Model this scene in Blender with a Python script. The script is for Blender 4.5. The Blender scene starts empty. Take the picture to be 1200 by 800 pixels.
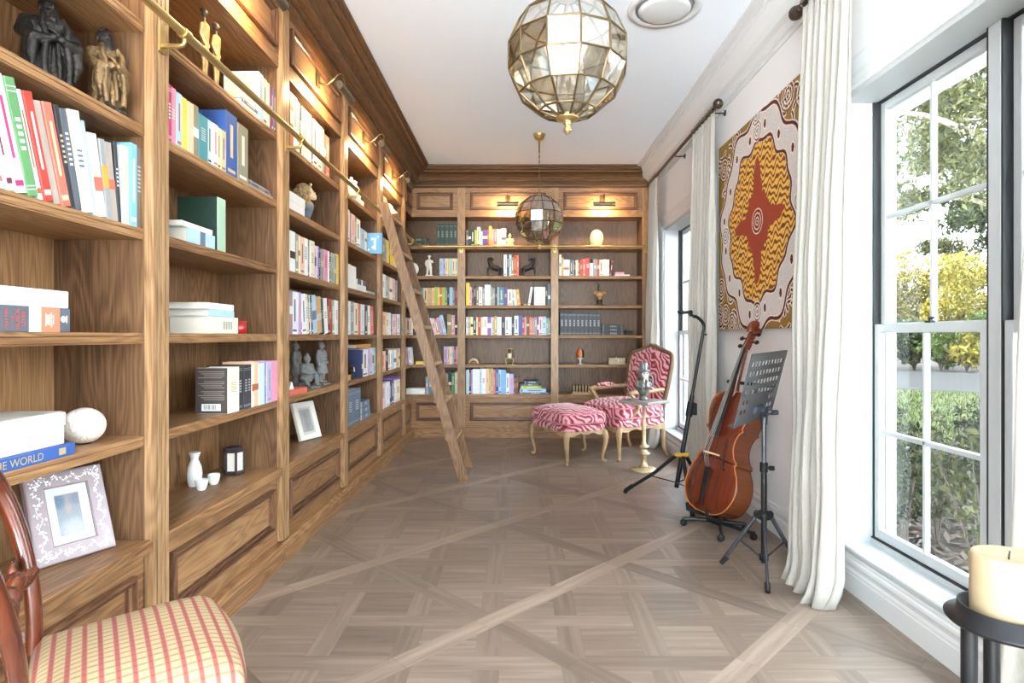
import bpy, bmesh, math, random
import numpy as np
from mathutils import Vector, Matrix, Euler
rnd = random.Random(7)
scene = bpy.context.scene
COL = scene.collection
PI = math.pi
F, VX, VY, CH = 690.0, 607.0, 393.5, 1.18      # focal length (px), vanishing point, camera height
FACE, DF = 1.215, 6.83                          # left bookcase face x=-FACE, back bookcase face y=DF
PITCH = 1.08
WR = 1.55                                       # right wall
CEIL = 3.11
LV = [0.50, 0.847, 1.19, 1.537, 1.88, 2.228]    # shelf tops
def leftY(px, X): return F*X/(VX-px)            # y of a point on plane x=-X seen at column px
def backX(px, Y): return (px-VX)*Y/F

def lin(c):
    return c/12.92 if c <= 0.04045 else ((c+0.055)/1.055)**2.4
def srgb(r, g, b): return (lin(r/255), lin(g/255), lin(b/255), 1.0)

# ---------------------------------------------------------------- mesh builder
class MB:
    def __init__(s): s.v = []; s.f = []; s.m = []; s.s = []
    def add(s, vs, fs, mi=0, sm=False):
        o = len(s.v); s.v += [tuple(p) for p in vs]
        for f in fs:
            s.f.append(tuple(i+o for i in f)); s.m.append(mi); s.s.append(sm)
        return s
    def box(s, x0, x1, y0, y1, z0, z1, mi=0, b=0.0, M=None):
        if x0 > x1: x0, x1 = x1, x0
        if y0 > y1: y0, y1 = y1, y0
        if z0 > z1: z0, z1 = z1, z0
        b = min(b, (x1-x0)*.45, (y1-y0)*.45, (z1-z0)*.45)
        if b <= 0:
            vs = [(x, y, z) for x in (x0, x1) for y in (y0, y1) for z in (z0, z1)]
            fs = [(0,1,3,2),(4,6,7,5),(0,4,5,1),(2,3,7,6),(0,2,6,4),(1,5,7,3)]
        else:
            vs = []; ix = {}
            for i, x in enumerate((x0, x1)):
                for j, y in enumerate((y0, y1)):
                    for k, z in enumerate((z0, z1)):
                        xi = x+b if i == 0 else x-b; yi = y+b if j == 0 else y-b; zi = z+b if k == 0 else z-b
                        ix[i,j,k] = len(vs); vs += [(x, yi, zi), (xi, y, zi), (xi, yi, z)]
            fs = []
            A = lambda i,j,k: ix[i,j,k]; B = lambda i,j,k: ix[i,j,k]+1; C = lambda i,j,k: ix[i,j,k]+2
            for i in (0,1):
                fs.append((A(i,0,0),A(i,1,0),A(i,1,1),A(i,0,1)))
                fs.append((B(0,i,0),B(1,i,0),B(1,i,1),B(0,i,1)))
                fs.append((C(0,0,i),C(1,0,i),C(1,1,i),C(0,1,i)))
                for j in (0,1):
                    fs.append((A(i,j,0),A(i,j,1),B(i,j,1),B(i,j,0)))
                    fs.append((A(i,0,j),A(i,1,j),C(i,1,j),C(i,0,j)))
                    fs.append((B(0,i,j),B(1,i,j),C(1,i,j),C(0,i,j)))
                    for k in (0,1): fs.append((A(i,j,k),B(i,j,k),C(i,j,k)))
        if M is not None: vs = [M @ Vector(p) for p in vs]
        return s.add(vs, fs, mi)
    def cyl(s, p0, p1, r0, r1=None, n=14, mi=0, sm=True, caps=True):
        return s.tube([p0, p1], [r0, r0 if r1 is None else r1], n, mi, sm, caps)
    def tube(s, pts, r, n=8, mi=0, sm=True, caps=True, sq=None):
        pts = [Vector(p) for p in pts]; N = len(pts)
        rs = list(r) if isinstance(r, (list, tuple)) else [r]*N
        t0 = (pts[1]-pts[0]).normalized()
        up = Vector((0,0,1)) if abs(t0.z) < .9 else Vector((1,0,0))
        a = t0.cross(up).normalized(); vs = []
        for i, p in enumerate(pts):
            t = (pts[min(i+1,N-1)]-pts[max(i-1,0)]).normalized()
            a = (a-t*a.dot(t)).normalized(); b = t.cross(a)
            for k in range(n):
                th = 2*PI*(k+.5)/n
                ca, sa = math.cos(th), math.sin(th)
                if sq: ca *= sq
                vs.append(p+a*(rs[i]*ca)+b*(rs[i]*sa))
        fs = [(i*n+k, i*n+(k+1)%n, (i+1)*n+(k+1)%n, (i+1)*n+k) for i in range(N-1) for k in range(n)]
        s.add(vs, fs, mi, sm)
        if caps:
            s.add(vs[:n], [tuple(range(n))[::-1]], mi); s.add(vs[-n:], [tuple(range(n))], mi)
        return s
    def lathe(s, prof, c=(0,0,0), n=24, mi=0, sm=True, M=None, sx=1, sy=1):
        vs = []
        for r, z in prof:
            for k in range(n):
                th = 2*PI*k/n
                vs.append(Vector((r*math.cos(th)*sx, r*math.sin(th)*sy, z)))
        if M is not None: vs = [M @ p for p in vs]
        vs = [p+Vector(c) for p in vs]
        N = len(prof)
        fs = [(i*n+k, i*n+(k+1)%n, (i+1)*n+(k+1)%n, (i+1)*n+k) for i in range(N-1) for k in range(n)]
        s.add(vs, fs, mi, sm)
        s.add(vs[:n], [tuple(range(n))[::-1]], mi); s.add(vs[-n:], [tuple(range(n))], mi)
        return s
    def ell(s, c, r, mi=0, n=14, M=None):
        if isinstance(r, (int, float)): r = (r, r, r)
        h = n//2; vs = []
        for i in range(h+1):
            ph = -PI/2+PI*i/h
            rr = max(math.cos(ph), 1e-3)
            for k in range(n):
                th = 2*PI*k/n
                p = Vector((r[0]*rr*math.cos(th), r[1]*rr*math.sin(th), r[2]*math.sin(ph)))
                if M is not None: p = M @ p
                vs.append(p+Vector(c))
        fs = [(i*n+k, i*n+(k+1)%n, (i+1)*n+(k+1)%n, (i+1)*n+k) for i in range(h) for k in range(n)]
        s.add(vs, fs, mi, True)
        s.add(vs[:n], [tuple(range(n))[::-1]], mi, True); s.add(vs[-n:], [tuple(range(n))], mi, True)
        return s
    def prism(s, poly, h0, h1, plane='xy', mi=0, sm=False, M=None):
        mp = {'xy': lambda a,b,h: (a,b,h), 'xz': lambda a,b,h: (a,h,b), 'yz': lambda a,b,h: (h,a,b)}[plane]
        n = len(poly)
        vs = [Vector(mp(a,b,h0)) for a,b in poly]+[Vector(mp(a,b,h1)) for a,b in poly]
        if M is not None: vs = [M @ p for p in vs]
        s.add(vs, [tuple(range(n))[::-1], tuple(range(n,2*n))], mi)
        s.add(vs, [(i,(i+1)%n,n+(i+1)%n,n+i) for i in range(n)], mi, sm)
        return s
    def sweep(s, prof, secs, mi=0, sm=False, caps=True):
        """prof: list of (p,z); secs: list of functions (p,z)->xyz"""
        n = len(prof); vs = []
        for g in secs: vs += [g(p, z) for p, z in prof]
        fs = [(i*n+k, i*n+(k+1)%n, (i+1)*n+(k+1)%n, (i+1)*n+k) for i in range(len(secs)-1) for k in range(n)]
        s.add(vs, fs, mi, sm)
        if caps: s.add(vs[:n], [tuple(range(n))], mi); s.add(vs[-n:], [tuple(range(n))[::-1]], mi)
        return s
    def frame(s, x0, x1, z0, z1, y, prof, mi=0, miv=0):
        """picture-frame moulding in the xz plane; prof: closed (inset, out) loop; out moves to -y"""
        cs = [(x0,z0,1,1),(x1,z0,-1,1),(x1,z1,-1,-1),(x0,z1,1,-1)]
        n = len(prof); vs = []
        for cx, cz, ax, az in cs: vs += [(cx+ax*i, y-o, cz+az*i) for i, o in prof]
        for c in range(4):
            fs = [(c*n+k, c*n+(k+1)%n, ((c+1)%4)*n+(k+1)%n, ((c+1)%4)*n+k) for k in range(n)]
            o = len(s.v)
            s.add(vs if c == 0 else [], [tuple(i if c == 0 else i+base-o for i in f) for f in fs], mi+(miv if c % 2 else 0))
            if c == 0: base = len(s.v)-len(vs)
        return s
    def build(s, name, mats, parent=None, loc=(0,0,0), rot=(0,0,0), recalc=True, merge=False):
        me = bpy.data.meshes.new(name)
        me.from_pydata(s.v, [], s.f)
        if not isinstance(mats, (list, tuple)): mats = [mats]
        for m in mats: me.materials.append(m)
        me.polygons.foreach_set('material_index', s.m)
        me.polygons.foreach_set('use_smooth', s.s)
        if recalc or merge:
            bm = bmesh.new(); bm.from_mesh(me)
            if merge: bmesh.ops.remove_doubles(bm, verts=bm.verts, dist=1e-5)
            if recalc: bmesh.ops.recalc_face_normals(bm, faces=bm.faces)
            bm.to_mesh(me); bm.free()
        me.update()
        o = bpy.data.objects.new(name, me); COL.objects.link(o)
        o.location = loc; o.rotation_euler = rot
        if parent is not None: o.parent = parent
        return o

def bez(pts, n=8):
    """Catmull-Rom through pts"""
    P = [Vector(p) for p in pts]; out = []
    for i in range(len(P)-1):
        p0 = P[i-1] if i else P[0]*2-P[1]; p1 = P[i]; p2 = P[i+1]
        p3 = P[i+2] if i+2 < len(P) else P[i+1]*2-P[i]
        for k in range(n):
            t = k/n
            out.append(.5*((2*p1)+(p2-p0)*t+(2*p0-5*p1+4*p2-p3)*t*t+(3*p1-p0-3*p2+p3)*t**3))
    out.append(P[-1]); return out
def lerp_list(vals, n):
    out = []
    for i in range(len(vals)-1):
        for k in range(n): out.append(vals[i]+(vals[i+1]-vals[i])*k/n)
    return out+[vals[-1]]

def tag(o, label, cat, group=None):
    o['label'] = label; o['category'] = cat
    if group: o['group'] = group
    return o
def thing(name, label, cat, loc=(0,0,0), rz=0, group=None, rot=None):
    o = bpy.data.objects.new(name, None); COL.objects.link(o)
    o.empty_display_size = .05
    o.location = loc; o.rotation_euler = rot if rot else (0,0,rz)
    return tag(o, label, cat, group)
def struct(o):
    o['kind'] = 'structure'; return o
def fuse(o, vox=.004, smooth=2):
    m = o.modifiers.new('fuse', 'REMESH'); m.mode = 'VOXEL'; m.voxel_size = vox; m.use_smooth_shade = True
    if smooth:
        k = o.modifiers.new('soft', 'SMOOTH'); k.iterations = smooth; k.factor = .5
    return o
def subsurf(o, lv=1):
    m = o.modifiers.new('round', 'SUBSURF'); m.levels = lv; m.render_levels = lv
    for p in o.data.polygons: p.use_smooth = True
    return o
def basis(origin, ex, ey, ez):
    M = Matrix.Identity(4)
    for i, e in enumerate((ex, ey, ez)):
        for r in range(3): M[r][i] = e[r]
    for r in range(3): M[r][3] = origin[r]
    return M

# ---------------------------------------------------------------- materials
MATS = {}
def newmat(name):
    m = bpy.data.materials.new(name); m.use_nodes = True
    nt = m.node_tree; b = nt.nodes['Principled BSDF']
    MATS[name] = m
    return m, nt, b
def N(nt, t, **kw):
    n = nt.nodes.new(t)
    for k, v in kw.items():
        if k in n.inputs: n.inputs[k].default_value = v
        else: setattr(n, k, v)
    return n
def L(nt, a, b): nt.links.new(a, b)
def ramp(nt, fac, stops, interp='LINEAR'):
    r = nt.nodes.new('ShaderNodeValToRGB'); r.color_ramp.interpolation = interp
    e = r.color_ramp.elements
    while len(e) < len(stops): e.new(.5)
    for i, (p, c) in enumerate(stops): e[i].position = p; e[i].color = c
    L(nt, fac, r.inputs['Fac']); return r.outputs['Color']
def mathn(nt, op, a, b=None, c=None):
    n = nt.nodes.new('ShaderNodeMath'); n.operation = op
    for i, x in enumerate((a, b, c)):
        if x is None: continue
        if isinstance(x, (int, float)): n.inputs[i].default_value = x
        else: L(nt, x, n.inputs[i])
    return n.outputs[0]
def mixc(nt, fac, a, b, mode='MIX'):
    n = nt.nodes.new('ShaderNodeMix'); n.data_type = 'RGBA'; n.blend_type = mode
    for inp, x in ((n.inputs[0], fac), (n.inputs[6], a), (n.inputs[7], b)):
        if isinstance(x, (int, float, tuple)): inp.default_value = x
        else: L(nt, x, inp)
    return n.outputs[2]
def flat(name, col, rough=.5, metal=0.0, spec=.5, var=0.0, vscale=8, bump=0.0, bscale=60):
    if name in MATS: return MATS[name]
    m, nt, b = newmat(name)
    b.inputs['Base Color'].default_value = col; b.inputs['Roughness'].default_value = rough
    b.inputs['Metallic'].default_value = metal; b.inputs['Specular IOR Level'].default_value = spec
    if var or bump:
        tc = N(nt, 'ShaderNodeTexCoord')
        if var:
            n = N(nt, 'ShaderNodeTexNoise', Scale=vscale, Detail=4.0)
            L(nt, tc.outputs['Object'], n.inputs['Vector'])
            d = tuple(c*(1-var) for c in col[:3])+(1,); l = tuple(min(1, c*(1+var)) for c in col[:3])+(1,)
            L(nt, ramp(nt, n.outputs['Fac'], [(.3, d), (.7, l)]), b.inputs['Base Color'])
        if bump:
            n2 = N(nt, 'ShaderNodeTexNoise', Scale=bscale, Detail=3.0)
            L(nt, tc.outputs['Object'], n2.inputs['Vector'])
            bp = N(nt, 'ShaderNodeBump', Strength=bump, Distance=.01)
            L(nt, n2.outputs['Fac'], bp.inputs['Height']); L(nt, bp.outputs['Normal'], b.inputs['Normal'])
    return m

def oak(name, axis, light, mid, dark, rough=.42):
    """oak with cathedral grain running along the given object axis"""
    m, nt, b = newmat(name)
    tc = N(nt, 'ShaderNodeTexCoord'); oi = N(nt, 'ShaderNodeObjectInfo')
    mp = N(nt, 'ShaderNodeMapping')
    off = mathn(nt, 'MULTIPLY', oi.outputs['Random'], 37.0)
    cx = N(nt, 'ShaderNodeCombineXYZ')
    for i in range(3): L(nt, off, cx.inputs[i])
    L(nt, tc.outputs['Object'], mp.inputs['Vector']); L(nt, cx.outputs[0], mp.inputs['Location'])
    s = [7.0, 7.0, 7.0]; s['xyz'.index(axis)] = .9
    mp.inputs['Scale'].default_value = s
    n1 = N(nt, 'ShaderNodeTexNoise', Scale=1.0, Detail=2.0, Roughness=.45); L(nt, mp.outputs[0], n1.inputs['Vector'])
    rings = mathn(nt, 'SINE', mathn(nt, 'MULTIPLY', n1.outputs['Fac'], 120.0))
    mp2 = N(nt, 'ShaderNodeMapping'); L(nt, tc.outputs['Object'], mp2.inputs['Vector']); L(nt, cx.outputs[0], mp2.inputs['Location'])
    s2 = [210.0]*3; s2['xyz'.index(axis)] = 6.0
    mp2.inputs['Scale'].default_value = s2
    n2 = N(nt, 'ShaderNodeTexNoise', Scale=1.0, Detail=2.0); L(nt, mp2.outputs[0], n2.inputs['Vector'])
    n3 = N(nt, 'ShaderNodeTexNoise', Scale=.35, Detail=2.0); L(nt, mp.outputs[0], n3.inputs['Vector'])
    f = mathn(nt, 'ADD', mathn(nt, 'MULTIPLY', rings, .075), mathn(nt, 'ADD', mathn(nt, 'MULTIPLY', n2.outputs['Fac'], .5), .225))
    f = mathn(nt, 'ADD', f, mathn(nt, 'MULTIPLY', mathn(nt, 'SUBTRACT', n3.outputs['Fac'], .5), .5))
    col = ramp(nt, f, [(.2, dark), (.44, mid), (.68, light)])
    L(nt, col, b.inputs['Base Color']); b.inputs['Roughness'].default_value = rough
    b.inputs['Specular IOR Level'].default_value = .4
    bp = N(nt, 'ShaderNodeBump', Strength=.08, Distance=.002)
    L(nt, f, bp.inputs['Height']); L(nt, bp.outputs['Normal'], b.inputs['Normal'])
    return m
OL, OM, OD = srgb(174, 134, 94), srgb(141, 102, 67), srgb(84, 57, 37)
WX, WY, WZ = [oak('oak_grain_'+a, a, OL, OM, OD) for a in 'xyz']
WZF = oak('oak_stile_sheen', 'z', srgb(188, 152, 114), srgb(158, 122, 86), srgb(96, 68, 46), .34)  # paler copy of the oak: sheen on the stile fronts put into the colour
WZD = oak('oak_interior_shaded', 'z', srgb(132, 99, 70), srgb(104, 74, 50), srgb(58, 39, 26))  # darker copy of the oak: shade inside the bays put into the colour
CL, CM, CD = srgb(128, 92, 61), srgb(102, 70, 44), srgb(58, 38, 24)
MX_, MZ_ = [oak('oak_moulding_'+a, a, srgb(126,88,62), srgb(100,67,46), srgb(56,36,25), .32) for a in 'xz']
CX, CY = [oak('oak_crown_'+a, a, CL, CM, CD, .35) for a in 'xy']
WHITE = flat('white_paint', srgb(216, 217, 217), .4)
WINP = flat('window_paint_dimmed', srgb(192, 195, 196), .4)  # white paint greyed: dimmer daylight on the window parts put into the colour
WALLM = flat('wall_paint', srgb(232, 229, 228), .7)
CEILM = flat('ceiling_paint', srgb(240, 247, 255), .8)
BRASS = flat('aged_brass', srgb(196, 168, 110), .3, .85, var=.12)
BRONZE = flat('dark_bronze', srgb(112, 92, 62), .35, .8, var=.2)
BLACK = flat('black_metal', srgb(30, 30, 32), .38, .3)
RUBBER = flat('black_rubber', srgb(18, 18, 18), .75)
PAPER = flat('book_pages', srgb(228, 220, 204), .85)
def glassmat(name, tint=(1,1,1,1), refl=.08, rough=0.0):
    m, nt, b = newmat(name); nt.nodes.remove(b)
    out = nt.nodes['Material Output']
    t = N(nt, 'ShaderNodeBsdfTransparent', Color=tint); g = N(nt, 'ShaderNodeBsdfGlossy', Roughness=rough)
    lw = N(nt, 'ShaderNodeLayerWeight', Blend=.5)
    fac = mathn(nt, 'ADD', mathn(nt, 'MULTIPLY', mathn(nt, 'POWER', lw.outputs['Facing'], 5.0), .9-refl), refl)
    mx = N(nt, 'ShaderNodeMixShader')
    L(nt, fac, mx.inputs[0]); L(nt, t.outputs[0], mx.inputs[1]); L(nt, g.outputs[0], mx.inputs[2])
    L(nt, mx.outputs[0], out.inputs['Surface']); return m
GLASS = glassmat('window_glass', (.97,.985,.98,1), .04)
def emis(name, col, st):
    m, nt, b = newmat(name)
    b.inputs['Base Color'].default_value = (.8,.8,.8,1)
    b.inputs['Emission Color'].default_value = col; b.inputs['Emission Strength'].default_value = st
    return m
def attrmat(name, rough=.6, spec=.3):
    m, nt, b = newmat(name)
    a = N(nt, 'ShaderNodeAttribute', attribute_name='tint')
    L(nt, a.outputs['Color'], b.inputs['Base Color']); b.inputs['Roughness'].default_value = rough
    b.inputs['Specular IOR Level'].default_value = spec
    return m

# ---------------------------------------------------------------- camera and render look
cam = bpy.data.cameras.new('camera'); camo = bpy.data.objects.new('camera', cam); COL.objects.link(camo)
cam.sensor_width = 36.0; cam.lens = F/1200*36.0
cam.shift_x = (600-VX)/1200; cam.shift_y = (VY-400)/1200
cam.clip_start = .05; cam.clip_end = 300
camo.location = (0, 0, CH); camo.rotation_euler = (PI/2, 0, 0)
scene.camera = camo
vs_ = scene.view_settings
scene.display_settings.display_device = 'sRGB'
vs_.view_transform = 'Standard'; vs_.look = 'None'; vs_.gamma = 1.0; vs_.use_curve_mapping = False
vs_.exposure = 4.1
# ================================================================ room shell
Y0, Y1 = -2.6, 7.25
# ---- floor: panels of woven oak framed by diagonal bands
def clip(poly, nx, ny, d):
    out = []
    for i in range(len(poly)):
        a, b = poly[i], poly[(i+1) % len(poly)]
        da, db = a[0]*nx+a[1]*ny-d, b[0]*nx+b[1]*ny-d
        if da <= 0: out.append(a)
        if da*db < 0:
            t = da/(da-db); out.append((a[0]+(b[0]-a[0])*t, a[1]+(b[1]-a[1])*t))
    return out
FLOORM, nt, b = newmat('oak_parquet')
a1 = N(nt, 'ShaderNodeAttribute', attribute_name='plank')
sep = N(nt, 'ShaderNodeSeparateColor'); L(nt, a1.outputs['Color'], sep.inputs[0])
tc = N(nt, 'ShaderNodeTexCoord')
vr = N(nt, 'ShaderNodeVectorRotate', rotation_type='Z_AXIS')
L(nt, tc.outputs['Object'], vr.inputs['Vector']); L(nt, mathn(nt, 'MULTIPLY', sep.outputs[1], -PI), vr.inputs['Angle'])
mp = N(nt, 'ShaderNodeMapping'); mp.inputs['Scale'].default_value = (2.2, 34, 1)
cx = N(nt, 'ShaderNodeCombineXYZ'); o_ = mathn(nt, 'MULTIPLY', sep.outputs[2], 91.0)
for i in range(3): L(nt, o_, cx.inputs[i])
L(nt, vr.outputs[0], mp.inputs['Vector']); L(nt, cx.outputs[0], mp.inputs['Location'])
n1 = N(nt, 'ShaderNodeTexNoise', Scale=1.0, Detail=4.0, Roughness=.5); L(nt, mp.outputs[0], n1.inputs['Vector'])
rg = mathn(nt, 'SINE', mathn(nt, 'MULTIPLY', n1.outputs['Fac'], 34.0))
f_ = mathn(nt, 'ADD', mathn(nt, 'MULTIPLY', rg, .03), n1.outputs['Fac'])
wood = ramp(nt, f_, [(.3, srgb(118, 102, 91)), (.5, srgb(131, 114, 101)), (.7, srgb(143, 126, 113))])
tone = mathn(nt, 'ADD', mathn(nt, 'MULTIPLY', sep.outputs[0], .95), .53)
hs = N(nt, 'ShaderNodeHueSaturation'); L(nt, wood, hs.inputs['Color']); L(nt, tone, hs.inputs['Value'])
L(nt, hs.outputs[0], b.inputs['Base Color'])
b.inputs['Roughness'].default_value = .3
b.inputs['Specular IOR Level'].default_value = .45
fv, ff, fa = [], [], []
def plank(poly, tone, ang, inset=.0007):
    cxx = sum(p[0] for p in poly)/len(poly); cyy = sum(p[1] for p in poly)/len(poly)
    o = len(fv)
    for x, y in poly:
        d = math.hypot(x-cxx, y-cyy) or 1
        fv.append((x-(x-cxx)/d*inset, y-(y-cyy)/d*inset, 0.0))
    ff.append(tuple(range(o, o+len(poly)))); fa.append((tone, ang, rnd.random()))
OX, OY, PM = -.113, 2.441, .892
q = math.sqrt(.5); BW = .092
def inroom(p): return [z for z in p]
def roomclip(poly):
    for nx, ny, d in ((1,0,1.56),(-1,0,1.62),(0,1,7.3),(0,-1,2.65)):
        poly = clip(poly, nx, ny, d)
        if len(poly) < 3: return None
    return poly
def uvw(a, b_): return (OX+(a-b_)*q, OY+(a+b_)*q)      # a along (1,1), b along (-1,1)
P3, SW = .3155, .092
for ia in range(-11, 10):
    for ib in range(-11, 10):
        a0, b0 = ia*PM, ib*PM
        c0 = uvw(a0+PM/2, b0+PM/2)
        if not (-2.4 < c0[0] < 2.4 and -5.2 < c0[1] < 8): continue
        # bands: one along a, one along b, meeting at the lower corner of the panel
        lt = rnd.uniform(.72, .92); dk = rnd.uniform(.18, .4)
        for k0, k1 in ((-BW/2, PM*.5), (PM*.5, PM-BW/2)):
            p = roomclip([uvw(a0+k0, b0-BW/2), uvw(a0+k1, b0-BW/2), uvw(a0+k1, b0+BW/2), uvw(a0+k0, b0+BW/2)])
            if p: plank(p, lt+rnd.uniform(-.06, .06), .25)
        for k0, k1 in ((BW/2, PM*.5), (PM*.5, PM-BW/2)):
            p = roomclip([uvw(a0-BW/2, b0+k0), uvw(a0+BW/2, b0+k0), uvw(a0+BW/2, b0+k1), uvw(a0-BW/2, b0+k1)])
            if p: plank(p, dk+rnd.uniform(-.06, .06), .75)
        # weave, square to the room, clipped to the panel
        lim = [(q, q, a0+PM-BW/2+(OX*q+OY*q)), (-q, -q, -(a0+BW/2+(OX*q+OY*q))),
               (-q, q, b0+PM-BW/2+(-OX*q+OY*q)), (q, -q, -(b0+BW/2+(-OX*q+OY*q)))]
        def put(x0, x1, y0, y1, ang, tone):
            p = [(x0,y0),(x1,y0),(x1,y1),(x0,y1)]
            for l in lim:
                p = clip(p, *l)
                if len(p) < 3: return
            p = roomclip(p)
            if p: plank(p, tone, ang)
        for i in range(-3, 4):
            for j in range(-3, 4):
                x, y = c0[0]+i*P3, c0[1]+j*P3
                if (i+j) % 2 == 0: put(x-SW/2, x+SW/2, y-P3+SW/2, y+P3-SW/2, .5, rnd.uniform(.25, .6))
                else: put(x-P3+SW/2, x+P3-SW/2, y-SW/2, y+SW/2, 0.0, rnd.uniform(.32, .68))
                h = (P3-SW)/2; xx, yy = x+P3/2, y+P3/2
                t0 = rnd.uniform(.3, .65)
                if (i+j) % 2: 
                    put(xx-h, xx+h, yy-h, yy, 0.0, t0); put(xx-h, xx+h, yy, yy+h, 0.0, t0+rnd.uniform(-.08, .08))
                else:
                    put(xx-h, xx+h, yy-h, yy, 0.0, t0); put(xx-h, xx+h, yy, yy+h, 0.0, t0+rnd.uniform(-.08, .08))
o0 = len(fv)
fv += [(-1.62,-2.65,-.0015),(1.56,-2.65,-.0015),(1.56,7.3,-.0015),(-1.62,7.3,-.0015),(-1.62,-2.65,-.08),(1.56,-2.65,-.08),(1.56,7.3,-.08),(-1.62,7.3,-.08)]
for fc in ((0,1,2,3),(7,6,5,4),(0,4,5,1),(1,5,6,2),(2,6,7,3),(3,7,4,0)):
    ff.append(tuple(o0+i for i in fc)); fa.append((0.0, 0.0, .5))
me = bpy.data.meshes.new('floor'); me.from_pydata(fv, [], ff); me.materials.append(FLOORM)
at = me.attributes.new('plank', 'FLOAT_COLOR', 'FACE')
at.data.foreach_set('color', [c for t in fa for c in (max(0, t[0]), t[1], t[2], 1.0)])
fo = bpy.data.objects.new('floor', me); COL.objects.link(fo); struct(fo)

struct(MB().box(-1.75, 1.85, Y0-.1, Y1+.15, CEIL, CEIL+.18).build('ceiling', CEILM))
struct(MB().box(-1.75, -1.60, Y0-.1, Y1, -.05, CEIL).build('wall_left', WALLM))
struct(MB().box(-1.75, 1.85, Y1, Y1+.15, -.05, CEIL).build('wall_back', WALLM))
WINS = [(1.34, 2.84), (4.74, 6.24), (-2.3, -.3)]          # window openings in the right wall (y); last one, unseen, added for daylight
SILL, HEAD, XO = .17, 2.31, 1.81
w = MB(); ys = sorted(WINS); edges = [Y0-.1]+[e for p in ys for e in p]+[Y1]
for i in range(0, len(edges), 2): w.box(WR, XO, edges[i], edges[i+1], -.05, CEIL)
for y0, y1 in ys:
    w.box(WR, XO, y0, y1, -.05, SILL); w.box(WR, XO, y0, y1, HEAD, CEIL)
struct(w.build('wall_right', WALLM))
# wall behind the camera: wide glazed doors, added to let in daylight
DX0, DX1, DH = -1.55, 1.5, 3.0
w = MB(); w.box(-1.75, DX0, Y0-.12, Y0, -.05, CEIL); w.box(DX1, 1.85, Y0-.12, Y0, -.05, CEIL); w.box(DX0, DX1, Y0-.12, Y0, DH, CEIL)
struct(w.build('wall_front', WALLM))
d = bpy.data.objects.new('added_door_1', None); COL.objects.link(d); d.location = (0, Y0, 0); struct(d)
m = MB(); n = 4; ww = (DX1-DX0)/n
for k in range(n):
    x0 = DX0+k*ww; x1 = x0+ww
    for a, b_ in ((x0, x0+.05), (x1-.05, x1)): m.box(a, b_, -.09, -.04, 0, DH, b=.004)
    m.box(x0+.05, x1-.05, -.09, -.04, 0, .06); m.box(x0+.05, x1-.05, -.09, -.04, DH-.06, DH)
m.build('added_door_frame', WHITE, d)
MB().box(DX0+.03, DX1-.03, -.068, -.062, .04, DH-.04).build('added_door_glass', GLASS, d)

# cornice on the right wall, and over the painted wall
cp = [(0,2.88),(.012,2.88),(.014,2.90),(.03,2.905),(.03,2.93),(.045,2.945),(.075,2.96),(.10,2.985),(.12,3.02),(.135,3.05),(.135,3.06),(.15,3.065),(.15,3.085),(.17,3.09),(.205,3.095),(.205,3.11),(0,3.11)]
g = lambda y: (lambda p, z: (WR-p, y, z))
struct(MB().sweep(cp, [g(Y0), g(DF-.03)]).build('trim_1', WHITE))
# baseboard: tall moulded skirting along the right wall
bpf = [(0,0),(.022,0),(.022,.085),(.019,.09),(.019,.1),(.014,.112),(.016,.125),(.019,.135),(.017,.146),(.01,.152),(.01,.16),(.005,.168),(0,.168)]
struct(MB().sweep(bpf, [g(Y0), g(DF-.02)]).build('baseboard_right', WHITE))

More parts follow.
